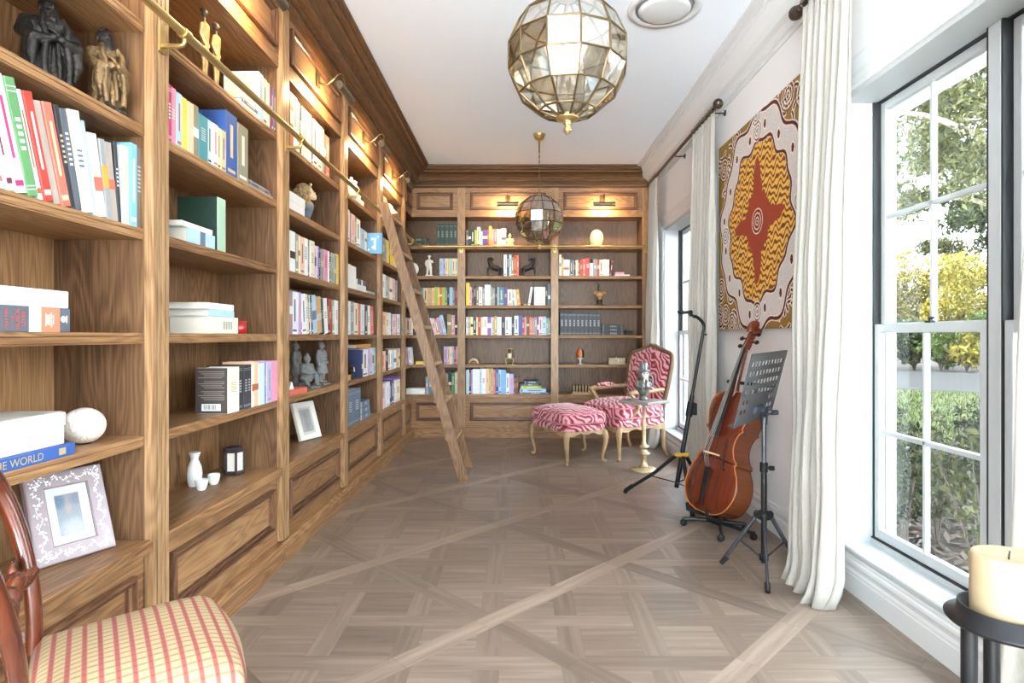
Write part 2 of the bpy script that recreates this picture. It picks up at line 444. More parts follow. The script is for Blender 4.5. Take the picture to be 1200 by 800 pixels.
# ---- windows: pairs of sliding sashes, each two panes by two
def window(idx, y0, y1):
    t = bpy.data.objects.new('window_%d' % idx, None); COL.objects.link(t); t.location = (WR, y0, 0); struct(t)
    W = y1-y0; cxm = W/2
    # reveal: sill board, jamb linings, head lining and outer box
    m = MB()
    m.box(-.012, .19, -.0, W, SILL, SILL+.028, b=.006)
    m.box(0, .255, 0, .03, SILL+.028, HEAD-.02); m.box(0, .255, W-.03, W, SILL+.028, HEAD-.02)
    m.box(0, .255, 0, W, HEAD-.02, HEAD)
    m.box(.13, .255, .03, W-.03, SILL+.0, SILL+.05)
    m.build('window_frame', WINP, t)
    # moulded architrave round the opening
    m = MB(); pr = [(0,0),(0,.012),(.01,.018),(.03,.016),(.045,.022),(.07,.018),(.1,.024),(.12,.03),(.135,.03),(.135,0)]
    def sec(y, z, ay, az): return lambda p, o: (-o, y+ay*p, z+az*p)
    m.sweep(pr, [sec(0, .17, -1, 0), sec(0, HEAD, -1, 1), sec(W, HEAD, 1, 1), sec(W, .17, 1, 0)])
    m.build('architrave', WHITE, t)
    SB, ST = SILL+.05, HEAD-.02                      # sash run
    mid = 1.215
    m = MB(); k = MB()
    m.box(.14, .21, cxm-.028, cxm+.028, SB, ST, b=.003)          # mullion post
    for s0, s1 in ((.03, cxm-.028), (cxm+.028, W-.03)):
        # dark tracks between sash and frame
        k.box(.142, .2, s0, s0+.008, SB, ST); k.box(.142, .2, s1-.008, s1, SB, ST)
        k.box(.135, .2, s0, s1, SB, SB+.006); k.box(.16, .2, s0, s1, ST-.006, ST)
    m.build('mullion', WINP, t)
    k.build('dark_track', flat('window_seal', srgb(38, 40, 42), .6), t)
    for s0, s1 in ((.03, cxm-.028), (cxm+.028, W-.03)):
        a0, a1 = s0+.009, s1-.009
        for nm, xf, z0, z1 in (('lower_sash', .145, SB+.007, mid+.02), ('upper_sash', .176, mid-.02, ST-.007)):
            m = MB(); xb = xf+.028; st = .036
            m.box(xf, xb, a0, a0+st, z0, z1, b=.003); m.box(xf, xb, a1-st, a1, z0, z1, b=.003)
            m.box(xf, xb, a0+st, a1-st, z0, z0+.045, b=.003); m.box(xf, xb, a0+st, a1-st, z1-.04, z1, b=.003)
            c = (a0+a1)/2; zc = (z0+z1)/2
            m.box(xf+.002, xb-.002, c-.01, c+.01, z0+.045, z1-.04, b=.004)
            m.box(xf+.002, xb-.002, a0+st, a1-st, zc-.011, zc+.011, b=.004)
            s = m.build(nm, WINP, t)
            MB().box(xf+.012, xf+.016, a0+.02, a1-.02, z0+.02, z1-.02).build('glass_panes', GLASS, s)
        lk = MB(); c = (a0+a1)/2
        lk.box(.15, .176, c-.032, c+.002, mid+.02, mid+.03, b=.003); lk.cyl((.163, c-.02, mid+.03), (.163, c-.02, mid+.042), .009)
        lk.box(.153, .162, c-.05, c-.02, mid+.036, mid+.044, b=.002)
        lk.build('sash_lock', BLACK, t)
    return t
for i, (y0, y1) in enumerate(WINS): window(i+1, y0, y1)

# added roof slabs, out of view, that cut off the high sky
EV = MB().box(XO, 3.05, Y0-.5, Y1+.5, 2.98, 3.08).box(-1.9, 3.05, Y0-3.6, Y0-.1, 3.0, 3.1).box(-4.6, -1.7, Y0-3.6, 1.2, 3.0, 3.1).box(3.03, 3.06, Y0-.5, Y1+.5, 2.94, 3.1).build('unseen_sky_block', WHITE); struct(EV)
# round ceiling vent
t = thing('ceiling_vent', 'round white air vent set in ceiling near the big glass globe', 'vent', (.86, 3.46, CEIL))
MB().lathe([(.205,0),(.215,-.006),(.21,-.014),(.175,-.016),(.168,-.006),(.168,-.001)], n=48).build('outer_ring', WHITE, t)
MB().lathe([(.0005,-.03),(.12,-.03),(.150,-.024),(.152,-.016),(.14,-.012),(.0005,-.012)], n=48).build('centre_disc', WHITE, t)
MB().lathe([(.166,-.0015),(.166,-.004),(.0005,-.004)], n=40).build('throat', flat('vent_grey', srgb(150,152,155), .6), t)

# ---- daylight
wd = bpy.data.worlds.new('sky'); scene.world = wd; wd.use_nodes = True
wt = wd.node_tree; bg = wt.nodes['Background']
tc = N(wt, 'ShaderNodeTexCoord'); sx = N(wt, 'ShaderNodeSeparateXYZ'); L(wt, tc.outputs['Generated'], sx.inputs[0])
# pale sky above the horizon, added bright lower half to lift the ceiling
L(wt, ramp(wt, mathn(wt, 'ADD', mathn(wt, 'MULTIPLY', sx.outputs[2], .5), .5), [(0, (.91,.965,1.0,1)), (.485, (.91,.965,1.0,1)), (.5, (.30,.34,.37,1)), (1, (.27,.315,.36,1))]), bg.inputs['Color'])
bg.inputs['Strength'].default_value = 3.0
def portal(nm, loc, rot, sx, sy):
    l = bpy.data.lights.new(nm, 'AREA'); l.shape = 'RECTANGLE'; l.size = sx; l.size_y = sy
    l.cycles.is_portal = True
    o = bpy.data.objects.new(nm, l); COL.objects.link(o); o.location = loc; o.rotation_euler = rot
for i, (y0, y1) in enumerate(WINS): portal('window_portal', (XO+.03, (y0+y1)/2, (SILL+HEAD)/2), (0, PI/2, 0), HEAD-SILL, y1-y0)
portal('added_door_portal', (0, Y0-.14, DH/2), (PI/2, 0, 0), DX1-DX0, DH)
sl = bpy.data.lights.new('sun', 'SUN'); sl.energy = 1.3; sl.angle = .02; sl.color = (1, .95, .85)
so = bpy.data.objects.new('sun', sl); COL.objects.link(so)
so.rotation_euler = Vector((.62, -.25, -.74)).to_track_quat('-Z', 'Y').to_euler()
# ================================================================ built-in oak bookcases
CROWN = [(-.03,2.901),(.012,2.901),(.016,2.906),(.03,2.908),(.03,2.922),(.024,2.924),(.024,2.932),(.05,2.938),(.05,2.946),(.07,2.95),(.088,2.958),(.094,2.969),(.088,2.98),(.07,2.987),(.052,2.99),(.052,3.0),(.066,3.016),(.09,3.032),(.125,3.042),(.15,3.045),(.15,3.05),(.135,3.052),(.135,3.06),(.16,3.064),(.178,3.07),(.186,3.078),(.17,3.081),(.17,3.087),(.2,3.089),(.2,3.094),(.19,3.096),(.215,3.098),(.215,3.1095),(-.03,3.1095)]
mold = [(0,-.012),(0,.018),(.003,.024),(.010,.026),(.013,.024),(.0135,.012),(.0165,.012),(.017,.017),(.024,.016),(.029,.010),(.030,.002),(.036,.003),(.038,-.012)]
# crown: one long run, mitred in the corner
cr = MB().sweep(CROWN, [lambda p,z: (-FACE+p, .93-.06, z), lambda p,z: (-FACE+p, DF-p, z)])
t = bpy.data.objects.new('trim_2', None); COL.objects.link(t); struct(t)
cr.build('left_run', CY, t)
MB().sweep(CROWN, [lambda p,z: (-FACE+p, DF-p, z), lambda p,z: (WR-.003-max(0,(z-3.0))*.9, DF-p, z)]).build('back_run', CX, t)

def flutes(m, u0, u1, d, z0, z1, n=3):
    """stile front with n shallow grooves, facing -y"""
    w = u1-u0; poly = [(u0, d+.03), (u0, d)]
    g = w*.08; gap = (w-n*g)/(n+1)
    u = u0
    for k in range(n):
        u += gap; poly += [(u, d), (u+g*.1, d+.016), (u+g*.9, d+.016), (u+g, d)]; u += g
    poly += [(u1, d), (u1, d+.03)]
    m.prism(poly, z0, z1, 'xy')
def shelf_prof(m, u0, u1, d0, d1, ztop, th=.036):
    m.prism([(d0, ztop-.011),(d0+.003, ztop-.0135),(d0, ztop-.016),(d0, ztop-th+.006),(d0+.003, ztop-th+.004),(d0+.001, ztop-th),(d1, ztop-th),(d1, ztop),(d0+.002, ztop)], u0, u1, 'yz')
def bay(name, label, loc, rz, W=PITCH, end=False, start=True):
    t = thing(name, label, 'bookcase', loc, rz, 'oak bookcase bays')
    h = .043
    def stile(u):
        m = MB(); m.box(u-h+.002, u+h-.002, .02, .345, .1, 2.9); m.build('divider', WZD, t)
        m = MB(); flutes(m, u-h, u+h, 0, .12, 2.9); m.build('fluted_stile', WZF, t)
    if start: stile(0)
    if end: stile(W)
    a, b_ = h-.001, W-h+.001
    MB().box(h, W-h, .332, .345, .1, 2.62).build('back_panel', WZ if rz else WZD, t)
    for z in LV[1:]:
        m = MB(); shelf_prof(m, a, b_, .033, .334, z); m.build('shelf', WX, t)
    m = MB(); m.box(a, b_, .001, .334, LV[0]-.038, LV[0], b=.003); m.build('counter', WX, t)
    s = MB().box(a, b_, .033, .055, .11, LV[0]-.037).build('drawer_front', WX, t)
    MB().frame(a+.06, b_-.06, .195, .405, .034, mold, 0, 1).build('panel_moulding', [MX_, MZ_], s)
    s = MB().box(a, b_, .022, .05, 2.565, 2.9).box(a, b_, .05, .334, 2.575, 2.6).build('valance', WX, t)
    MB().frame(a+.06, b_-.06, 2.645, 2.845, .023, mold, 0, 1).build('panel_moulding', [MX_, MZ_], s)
    m = MB(); u0 = -h if start else 0; u1 = W+h if end else W-h
    m.prism([(-.014, 0),(-.014, .082),(-.008, .09),(-.008, .098),(-.002, .112),(.06, .112),(.06, 0)], u0, u1, 'yz'); m.build('plinth', WX, t)
    return t
SY = [2.006+PITCH*k for k in range(-1, 5)]
bn = ['bookcase bay behind the plaid chair at the near end of left wall',
      'bookcase bay holding the white sake set on its counter',
      'bookcase bay holding two grey warrior figures and small white photo frame',
      'bookcase bay left of ladder with blue face-out book',
      'bookcase bay behind the ladder top, next to the corner']
for k in range(5):
    bay('bookcase', bn[k], (-FACE, SY[k], 0), PI/2)
XB = [-.658, .426, 1.49]
bay('bookcase', 'middle bookcase bay on the back wall, under left picture light there', (XB[0], DF, 0), 0, XB[1]-XB[0])
bay('bookcase', 'bookcase bay on back wall behind the red armchair', (XB[1], DF, 0), 0, XB[2]-XB[1], end=True)
# corner unit: L-shaped shelves between the last left stile and the first back stile
t = thing('corner_bookcase', 'L-shaped corner bookcase behind the ladder between left and back walls', 'bookcase', (-FACE, DF, 0), 0, 'oak bookcase bays')
ya = SY[5]-DF; xb = XB[0]+FACE                     # local extents
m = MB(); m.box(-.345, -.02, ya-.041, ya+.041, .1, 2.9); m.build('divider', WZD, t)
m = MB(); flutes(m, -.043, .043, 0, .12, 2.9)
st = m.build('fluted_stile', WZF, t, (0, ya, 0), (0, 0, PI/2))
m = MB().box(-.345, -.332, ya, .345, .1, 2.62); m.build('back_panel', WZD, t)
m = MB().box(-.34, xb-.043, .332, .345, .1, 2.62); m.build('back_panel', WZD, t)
for z in LV[1:]:
    m = MB(); m.prism([(-.033, ya+.04),(-.033, .033),(xb-.042, .033),(xb-.042, .334),(-.334, .334),(-.334, ya+.04)], z-.036, z)
    m.build('shelf', WX, t)
z = LV[0]
MB().prism([(-.001, ya+.04),(-.001, .001),(xb-.042, .001),(xb-.042, .334),(-.334, .334),(-.334, ya+.04)], z-.038, z).build('counter', WX, t)
s = MB().box(-.055, -.033, ya+.042, .033, .11, z-.037).build('drawer_front', WY, t)
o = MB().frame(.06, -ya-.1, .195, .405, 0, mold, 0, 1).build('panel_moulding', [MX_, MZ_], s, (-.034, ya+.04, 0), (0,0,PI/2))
s = MB().box(-.055, xb-.042, .033, .055, .11, z-.037).build('drawer_front', WX, t)
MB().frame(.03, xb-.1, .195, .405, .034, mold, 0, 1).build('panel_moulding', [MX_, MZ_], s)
s = MB().box(-.05, -.022, ya+.042, .022, 2.565, 2.9).build('valance', WY, t)
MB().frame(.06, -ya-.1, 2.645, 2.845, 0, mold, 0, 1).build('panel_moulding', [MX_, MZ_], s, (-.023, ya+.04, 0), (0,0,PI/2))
s = MB().box(-.05, xb-.042, .022, .05, 2.565, 2.9).prism([(-.04, ya+.042),(-.04, .04),(xb-.042, .04),(xb-.042, .334),(-.334, .334),(-.334, ya+.042)], 2.575, 2.6).build('valance', WX, t)
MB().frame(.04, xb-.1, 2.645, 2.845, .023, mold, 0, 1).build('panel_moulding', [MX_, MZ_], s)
pl = [(.014, 0),(.014, .082),(.008, .09),(.008, .098),(.002, .112),(-.06, .112),(-.06, 0)]
m = MB().sweep(pl, [lambda p,z: (p, ya-.042, z), lambda p,z: (p, -p, z), lambda p,z: (xb-.043, -p, z)]); m.build('plinth', WX, t)

# ---- brass ladder rail along both walls
RZ, RO = 2.207, .08
t = thing('ladder_rail', 'long brass ladder rail running along the bookcases at top shelf height', 'rail', (0,0,0))
path = [(-FACE+RO, .95, RZ), (-FACE+RO, DF-RO-.06, RZ), (-FACE+RO+.018, DF-RO-.018, RZ), (-FACE+RO+.06, DF-RO, RZ), (WR-.04, DF-RO, RZ)]
MB().tube(path, .0145, 14).build('tube', BRASS, t)
def bracket(x, y, rz):
    m = MB(); m.box(-.022, .022, -.006, 0, -.065, .04, b=.003)
    m.cyl((0, -.004, -.04), (0, -RO+.02, -.04), .008); m.tube(bez([(0,-RO+.022,-.04),(0,-RO+.004,-.034),(0,-RO,-.012)], 5), .008)
    m.cyl((-.018,-RO,0), (.018,-RO,0), .019, n=16)
    m.build('bracket', BRASS, t, (x, y, RZ), (0,0,rz))
for k in range(6): bracket(-FACE, SY[k], PI/2)
for x in XB: bracket(x, DF, 0)

# ---- picture lights on the valances
SHADE = flat('lamp_shade_metal', srgb(120, 108, 90), .35, .7, var=.1)
BULB = emis('warm_bulb', (1, .74, .38, 1), 2.5)
def picture_light(loc, rz, label):
    t = thing('picture_light', label, 'lamp', loc, rz, 'brass picture lights on the bookcases')
    MB().box(-.03, .03, -.012, 0, -.05, .05, b=.005).build('wall_plate', BRONZE, t)
    MB().tube(bez([(0,-.01,-.02),(0,-.05,-.035),(0,-.1,.0),(0,-.14,.032),(0,-.166,.018),(0,-.172,-.06)], 6), .005, 8).build('arm', BRONZE, t)
    # open half-round shade lying along the wall, open towards the wall and down
    m = MB(); R = .026; n = 12; H = .12; yc, zc = -.172, -.085
    arc = [(R*math.cos(math.radians(35+240*k/n)), R*math.sin(math.radians(35+240*k/n))) for k in range(n+1)]
    inn = [(c[0]*.9, c[1]*.9) for c in arc][::-1]
    m.prism([(yc+a, zc+z) for a, z in arc+inn], -H, H, 'yz', sm=True)
    for s_ in (-1, 1): m.prism([(yc+a, zc+z) for a, z in arc], s_*H, s_*(H+.004), 'yz')
    m.build('shade', SHADE, t)
    MB().cyl((-.1, yc, zc), (.1, yc, zc), .010, n=10).build('bulb', BULB, t)
    l = bpy.data.lights.new('picture_light_glow', 'AREA'); l.shape = 'RECTANGLE'; l.size = .2; l.size_y = .03
    l.energy = PLE; l.color = (1, .72, .38); l.spread = PI
    o = bpy.data.objects.new('picture_light_glow', l); COL.objects.link(o); o.parent = t
    o.location = (0, yc+.012, zc-.004); o.rotation_euler = (math.radians(68), 0, 0)
PLE = .47
nm = ['picture light on left wall above the sake set bay', 'picture light on left wall above the lion bust', 'picture light on left wall above the white vase', 'picture light on left wall nearest the room corner']
for k in range(1, 5): picture_light((-FACE-.022, SY[k]+PITCH/2, 2.76), PI/2, nm[k-1])
picture_light((-.116, DF+.022, 2.76), 0, 'picture light on back wall left of hanging glass globe')
picture_light((.98, DF+.022, 2.76), 0, 'picture light on back wall above the cream stone egg')
picture_light((-FACE-.022, SY[0]+PITCH/2, 2.76), PI/2, 'picture light on left wall above the two dark robed statues')
# ================================================================ books
PAL = {'pale pink':(232,196,200),'pink':(222,150,175),'hot pink':(214,96,134),'magenta':(188,50,112),'pale blue':(176,206,226),'sky blue':(120,180,222),
 'white':(236,236,234),'green':(96,148,96),'red':(196,66,56),'speckled grey':(170,160,150),'coral red':(224,110,92),'charcoal':(52,52,56),'slate grey':(92,98,108),
 'slate blue':(98,116,138),'cream':(236,226,202),'grey':(150,150,150),'taupe':(128,116,100),'teal':(70,140,150),'yellow':(234,206,86),'peach':(236,192,158),
 'pale mint':(200,226,220),'pale yellow':(238,228,164),'sand':(206,188,152),'blue':(58,92,160),'khaki grey':(136,134,116),'lilac':(186,170,214),'terracotta':(176,98,70),
 'brown':(112,76,54),'navy':(44,54,98),'sage':(152,168,146),'mauve':(166,134,150),'tan':(196,160,112),'purple':(108,72,142),'violet':(138,98,178),'silver':(186,190,194),
 'olive':(150,146,74),'dark green':(34,58,48),'lime':(164,194,74),'brick red':(150,56,50),'amber':(224,158,66),'burgundy':(120,46,64),'pale sage':(208,216,204)}
def bookmat(col):
    k = 'book_'+col.replace(' ', '_')
    return MATS.get(k) or flat(k, srgb(*PAL[col]), .5, var=.05, vscale=30)
ORD = 'zeroth first second third fourth fifth sixth seventh eighth ninth tenth eleventh twelfth thirteenth fourteenth fifteenth sixteenth seventeenth eighteenth nineteenth twentieth twenty-first twenty-second twenty-third twenty-fourth twenty-fifth twenty-sixth twenty-seventh twenty-eighth twenty-ninth thirtieth thirty-first thirty-second thirty-third'.split()
LIGHTC = {'white','cream','pale blue','pale pink','pale mint','pale yellow','sand','silver','peach','pale sage','lilac'}
def book_parts(W, D, H, col, style=0, soft=None):
    t = .0022 if W > .008 else .0012
    c = MB()
    c.box(0, t, .002, D, 0, H); c.box(W-t, W, .002, D, 0, H)
    rr = min(.004, W*.3)
    c.prism([(0,.003),(0,rr*.7),(rr*.5,0),(W-rr*.5,0),(W,rr*.7),(W,.003)], 0, H, 'xy')
    # spine print: label block and rules as raised foil
    r = rnd
    e = -.0004; a, b = W*.16, W*.84
    if style != 9 and W > .006:
        k = style if style else r.choice([1,1,2,3,4,9,9])
        if k == 1:
            for i in range(r.randint(4, 8)):
                z = H*(.45+.05*i); c.box(a+W*.1, b-W*.1, e, .0005, z, z+H*.022, 1)
        elif k == 2:
            z0 = H*r.uniform(.3, .5); c.box(0.0003, W-.0003, e, .0005, z0, z0+H*r.uniform(.12, .3), 1)
        elif k == 3:
            for z in (.06, .09, .88, .92): c.box(a*.3, W-a*.3, e, .0005, H*z, H*(z+.008), 1)
            for i in range(5): c.box(a+W*.12, b-W*.12, e, .0005, H*(.4+.06*i), H*(.4+.06*i+.03), 1)
        else:
            c.box(W*.38, W*.62, e, .0005, H*.3, H*.82, 1); c.box(a, b, e, .0005, H*.06, H*.11, 1)
    p = MB().box(t, W-t, .0035, D-.003, .003, H-.003)
    return c, p
def accent(col):
    if col in LIGHTC: return bookmat(rnd.choice(['slate grey','burgundy','slate blue','terracotta','grey','charcoal','coral red','pale blue']))
    return bookmat(rnd.choice(['cream','white','pale yellow','sand','silver','white']))
def book(col, W, D, H, loc, rot, label, group, near=False, style=0, spine2=None, name='book'):
    if style == 3 and spine2 is None and col in ('charcoal','dark green','slate blue'): spine2 = {'charcoal':'silver','dark green':'sage','slate blue':'silver'}[col]
    c, p = book_parts(W, D, H, col, style)
    acc = accent(col) if spine2 is None else (bookmat(spine2) if isinstance(spine2, str) else spine2)
    if near:
        t = thing(name, label, 'book', loc, 0, group, rot)
        c.build('cover', [bookmat(col), acc], t, recalc=True)
        p.build('page_block', PAPER, t)
        return t
    for f, m in zip(p.f, p.m): pass
    c.add(p.v, p.f, 2)
    o = c.build(name, [bookmat(col), acc, PAPER], None, loc, rot)
    return tag(o, label, 'book', group)
def row(side, level, start, data, phrase, X=1.255, near=False, first=1, z=None, Yb=6.885, unit=None):
    """data: (end px, height, colour[, lean, style, accent]); a lean > 0 tips the top to the left"""
    p = start; n = first; cnt = first
    z = LV[level] if z is None else z
    tip = unit or 'books standing '+phrase
    for e in data:
        p1, H, col = e[0], e[1], e[2]; lean = e[3] if len(e) > 3 else 0; style = e[4] if len(e) > 4 else 0
        ac = e[5] if len(e) > 5 else None
        if side == 'L': a, b = leftY(p, X), leftY(p1, X)
        else: a, b = backX(p, Yb), backX(p1, Yb)
        th = math.asin(max(-.5, min(.5, lean/H)))
        W = (b-a)*math.cos(th)-.0009
        D = min(.215, H*rnd.uniform(.66, .74), .26)
        x = a+.0004; zz = z+.0004
        if th < 0: x = b-W*math.cos(th); zz = z+W*math.sin(-th)+.0004
        # keep the tipped top inside the bay
        jit = rnd.uniform(0, .006) if n > 1 else 0
        if side == 'L': loc = (-X-jit, x, zz); rz = PI/2
        else: loc = (x, Yb+jit, zz); rz = 0
        lb = '%s book, %s from the left %s' % (col, ORD[n], phrase)
        book(col, W, D, H, loc, (0, -th, rz), lb, tip, near, style, ac)
        p = p1; n += 1
def lying(side, p0, p1, z, th, D, col, label, group=None, X=1.255, Yb=6.885, near=True, style=0, ac=None, turn=0.0):
    """a book lying flat with its spine to the room"""
    if side == 'L': a, b = leftY(p0, X), leftY(p1, X)
    else: a, b = backX(p0, Yb), backX(p1, Yb)
    H = b-a
    loc = (-X, a, z+th) if side == 'L' else (a, Yb, z+th)
    return book(col, th, D, H, loc, (0, PI/2, (PI/2 if side == 'L' else 0)+turn), label, group, near, style, ac)

# ---------------- left wall, first bay
row('L', 3, -62, [(-45,.27,'pale pink',.06),(-32,.27,'teal',.06),(-20,.275,'cream',.065),(-8,.27,'hot pink',.07),(0,.275,'pink',.072),(9,.28,'pale blue',.074),(19,.28,'white',.075),(34,.282,'white',.075,4,'magenta'),
  (47,.288,'green',.075,3),(54,.272,'white',.072),(65,.276,'red',.072,4),(74,.265,'speckled grey',.07,9),(85,.272,'coral red',.07,4),(91,.278,'charcoal',.064),(99,.276,'slate grey',.062,1),(112,.284,'cream',.06,1,'slate blue'),
  (116,.27,'pale blue',.05),(126,.242,'white',.044,2,'coral red'),(133,.238,'grey',.036,2,'amber'),(141,.238,'speckled grey',.034,2,'coral red'),(145,.252,'charcoal',.024),(153,.25,'white',.004,4,'sand'),(161,.27,'sky blue'),(169,.268,'taupe',0,1)],
  'on shelf below the dark robed statues', near=True)
t1 = lying('L', -40, 82, LV[2], .066, .155, 'slate grey', 'thick dark grey book with red lettering and orange label lying flat', 'two books lying on the middle shelf of near bay', style=9)
t2 = lying('L', -52, 80, LV[2]+.0665, .047, .15, 'white', 'white book lying on top of thick dark grey book', 'two books lying on the middle shelf of near bay', style=9)
def to_mesh(o):
    """turn a text object into an ordinary mesh object of the same name"""
    bpy.context.view_layer.update()
    dg = bpy.context.evaluated_depsgraph_get()
    me = bpy.data.meshes.new_from_object(o.evaluated_get(dg))
    n = o.name; par = o.parent; ml = o.matrix_local.copy(); cu = o.data
    bpy.data.objects.remove(o); bpy.data.curves.remove(cu)
    k = bpy.data.objects.new(n, me); COL.objects.link(k)
    if par: k.parent = par
    k.matrix_local = ml
    return k
def spine_text(parent, txt, u, w_, size, mat, H, rotz=0, name='lettering'):
    """letters on the spine of a lying book: u metres along the spine, w_ from its top board"""
    cu = bpy.data.curves.new(name, 'FONT'); cu.body = txt; cu.size = size; cu.align_x = 'CENTER'; cu.align_y = 'CENTER'; cu.extrude = .0002
    o = bpy.data.objects.new(name, cu); COL.objects.link(o); o.parent = parent
    # book frame: x thickness (down when lying), z along the spine, -y towards the room
    # glyph right -> +z, glyph up -> -x, glyph out -> -y
    if rotz == 0: ex, ey = Vector((0,0,1)), Vector((-1,0,0))
    else: ex, ey = Vector((-1,0,0)), Vector((0,0,-1))
    M = basis((w_, -.0012, u), ex, ey, Vector((0,-1,0))); o.matrix_local = M
    cu.materials.append(mat)
    return to_mesh(o)
RED_INK = flat('red_ink', srgb(206, 84, 74), .5); WHITE_INK = flat('white_ink', srgb(240,240,238), .5); GOLD_INK = flat('gold_ink', srgb(206, 188, 140), .4, .3)
H1 = leftY(82, 1.255)-leftY(-40, 1.255)
y_at = lambda px: leftY(px, 1.255)-leftY(-40, 1.255)
for px, tx, sz in ((-6,'THE',.017),(7,'MATTER',.0135),(14,'OF',.012),(20,'BLACK',.0165),(27,'LIVES',.0165)):
    o = spine_text(t1, tx, y_at(px), .033, sz, RED_INK, H1, 1)
m = MB(); m.box(.0006, .0654, -.0006, .001, y_at(34), y_at(48)); m.build('white_band', WHITE_INK, t1)
m = MB(); m.box(.0006, .0654, -.0006, .001, y_at(48), y_at(70)); m.build('orange_label', flat('orange_label', srgb(226,128,96), .5), t1)
m = MB()
for i, (a, b_) in enumerate(((.016,.05),(.02,.046),(.018,.048),(.014,.052),(.02,.045))): m.box(a, b_, -.0009, .001, y_at(53+i*2.2), y_at(53+i*2.2)+.0025)
m.build('small_print', WHITE_INK, t1)
m = MB(); m.ell((.03, -.0006, y_at(74)), (.009, .0007, .009)); m.box(.02,.04,-.0009,.001,y_at(77.5),y_at(78.6)); m.build('round_mark', WHITE_INK, t1)
bx = lambda px: leftY(px, 1.25)
t3 = lying('L', -70, 88, LV[1], .034, .2, 'blue', 'blue book with gold lettering at the bottom of the stack', 'books stacked beside the white stone ball', style=9, X=1.25)
t4 = lying('L', -84, 75, LV[1]+.0345, .05, .2, 'white', 'thick white book in middle of stack by white stone ball', 'books stacked beside the white stone ball', style=9, X=1.262)
t5 = lying('L', -84, 77, LV[1]+.085, .036, .2, 'white', 'white book with pale cover on top of stack by stone ball', 'books stacked beside the white stone ball', style=9, X=1.262)
MB().box(-.0006, .0004, .02, .18, .03, .40).build('front_picture', flat('pale_landscape', srgb(196,188,176), .5, var=.18, vscale=14), t5)
yb = lambda px: leftY(px, 1.25)-leftY(-70, 1.25)
spine_text(t3, 'THE WORLD', yb(20), .018, .028, GOLD_INK, 0)
m = MB(); m.box(.008, .026, -.0008, .001, yb(69), yb(77)); m.build('gold_emblem', GOLD_INK, t3)
# ---------------- left wall, second bay
MAP, nt, b = newmat('map_cover'); tc = N(nt, 'ShaderNodeTexCoord'); n1 = N(nt, 'ShaderNodeTexNoise', Scale=9.0, Detail=4.0); L(nt, tc.outputs['Object'], n1.inputs['Vector'])
L(nt, ramp(nt, n1.outputs['Fac'], [(.3, srgb(190,170,130)), (.44, srgb(232,224,206)), (.55, srgb(222,212,180)), (.6, srgb(150,178,90)), (.75, srgb(120,156,70))]), b.inputs['Base Color'])
row('L', 5, 303, [(309,.232,'pale blue',0,1,'slate blue'),(314,.23,'cream',0,4,'slate blue'),(317,.225,'pale yellow'),(319,.225,'purple'),(321,.225,'red'),(324,.225,'slate blue')], 'on top shelf right of two slim figures', near=True)
o = bpy.data.objects[[o.name for o in COL.objects if o.get('label','').startswith('pale blue book, first from the left on top shelf right')][0]]
MB().box(-.0008, 0, .006, .15, .012, .222).build('map_picture', MAP, o)
lying('L', 280, 302, LV[5], .02, .16, 'white', 'white book lying flat before map-covered book on top shelf', 'books lying on top shelf edge')
lying('L', 284, 302, LV[5]+.0205, .018, .15, 'slate grey', 'thin grey book on white book before map-covered book', 'books lying on top shelf edge')
row('L', 4, 196, [(201.5,.206,'magenta'),(208,.206,'pink',0,1),(214.5,.2,'pale blue'),(221,.198,'yellow',0,9),(228,.196,'peach',0,9),(234,.2,'khaki grey'),(245,.18,'teal',0,1),(250,.18,'pale mint'),(256,.178,'white'),(260,.176,'pale yellow'),(266,.176,'sand'),(279,.275,'blue',0,4,'sand'),(291,.258,'khaki grey',0,4,'cream')],
    'on shelf above tall green book', near=True)
for i, (c, th) in enumerate((('speckled grey',.012),('slate grey',.011),('grey',.009))):
    lying('L', 292, 320-i*2, LV[4]+[0,.0124,.0238][i], th, .16, c, ['lowest','middle','topmost'][i]+' of three thin grey notebooks lying beside khaki grey book', 'thin notebooks lying beside the tall blue book')
g1 = thing('book', 'tall dark green album standing upright with pale green spine', 'book', (-1.262, leftY(255, 1.262), LV[3]+.0004), PI/2)
W = leftY(264.5, 1.262)-leftY(255, 1.262)
m = MB(); m.box(0, .003, .003, .17, 0, .228, b=.0008); m.box(W-.003, W, .003, .17, 0, .228, b=.0008); m.build('cover', bookmat('dark green'), g1)
MB().box(0, W, 0, .0035, 0, .228, b=.001).build('spine', flat('pale_green_cloth', srgb(168,194,170), .8, bump=.3, bscale=400), g1)
MB().box(.003, W-.003, .0036, .166, .003, .225).build('page_block', PAPER, g1)
lying('L', 219, 252, LV[3], .056, .165, 'pale blue', 'pale blue book with dark lettering lying flat before green album', 'books lying before the green album', style=2, ac='slate blue')
lying('L', 213, 249, LV[3]+.0564, .02, .165, 'white', 'white book lying on pale blue book before green album', 'books lying before the green album', style=9)
lying('L', 246, 279, LV[2], .071, .17, 'cream', 'thick cream book at bottom of stack beside small red glass', 'books stacked beside the small red glass', X=1.262, style=1)
lying('L', 245, 274.5, LV[2]+.0714, .029, .175, 'pale blue', 'pale blue book in the middle of stack beside red glass', 'books stacked beside the small red glass', X=1.262, style=1)
lying('L', 242, 274, LV[2]+.1008, .026, .18, 'white', 'white book with red cover topmost of stack by red glass', 'books stacked beside the small red glass', X=1.262, style=9)
row('L', 1, 267, [(280.5,.196,'cream',0,1,'tan'),(286,.2,'charcoal',0,3),(291,.2,'charcoal',0,3),(296,.2,'charcoal',0,3),(298.5,.195,'cream'),(304,.21,'peach'),(311,.2,'pale mint',0,9),(313,.2,'blue'),(319,.203,'lilac'),(326,.205,'pink',0,9)], 'on shelf above white sake set', X=1.24, near=True)
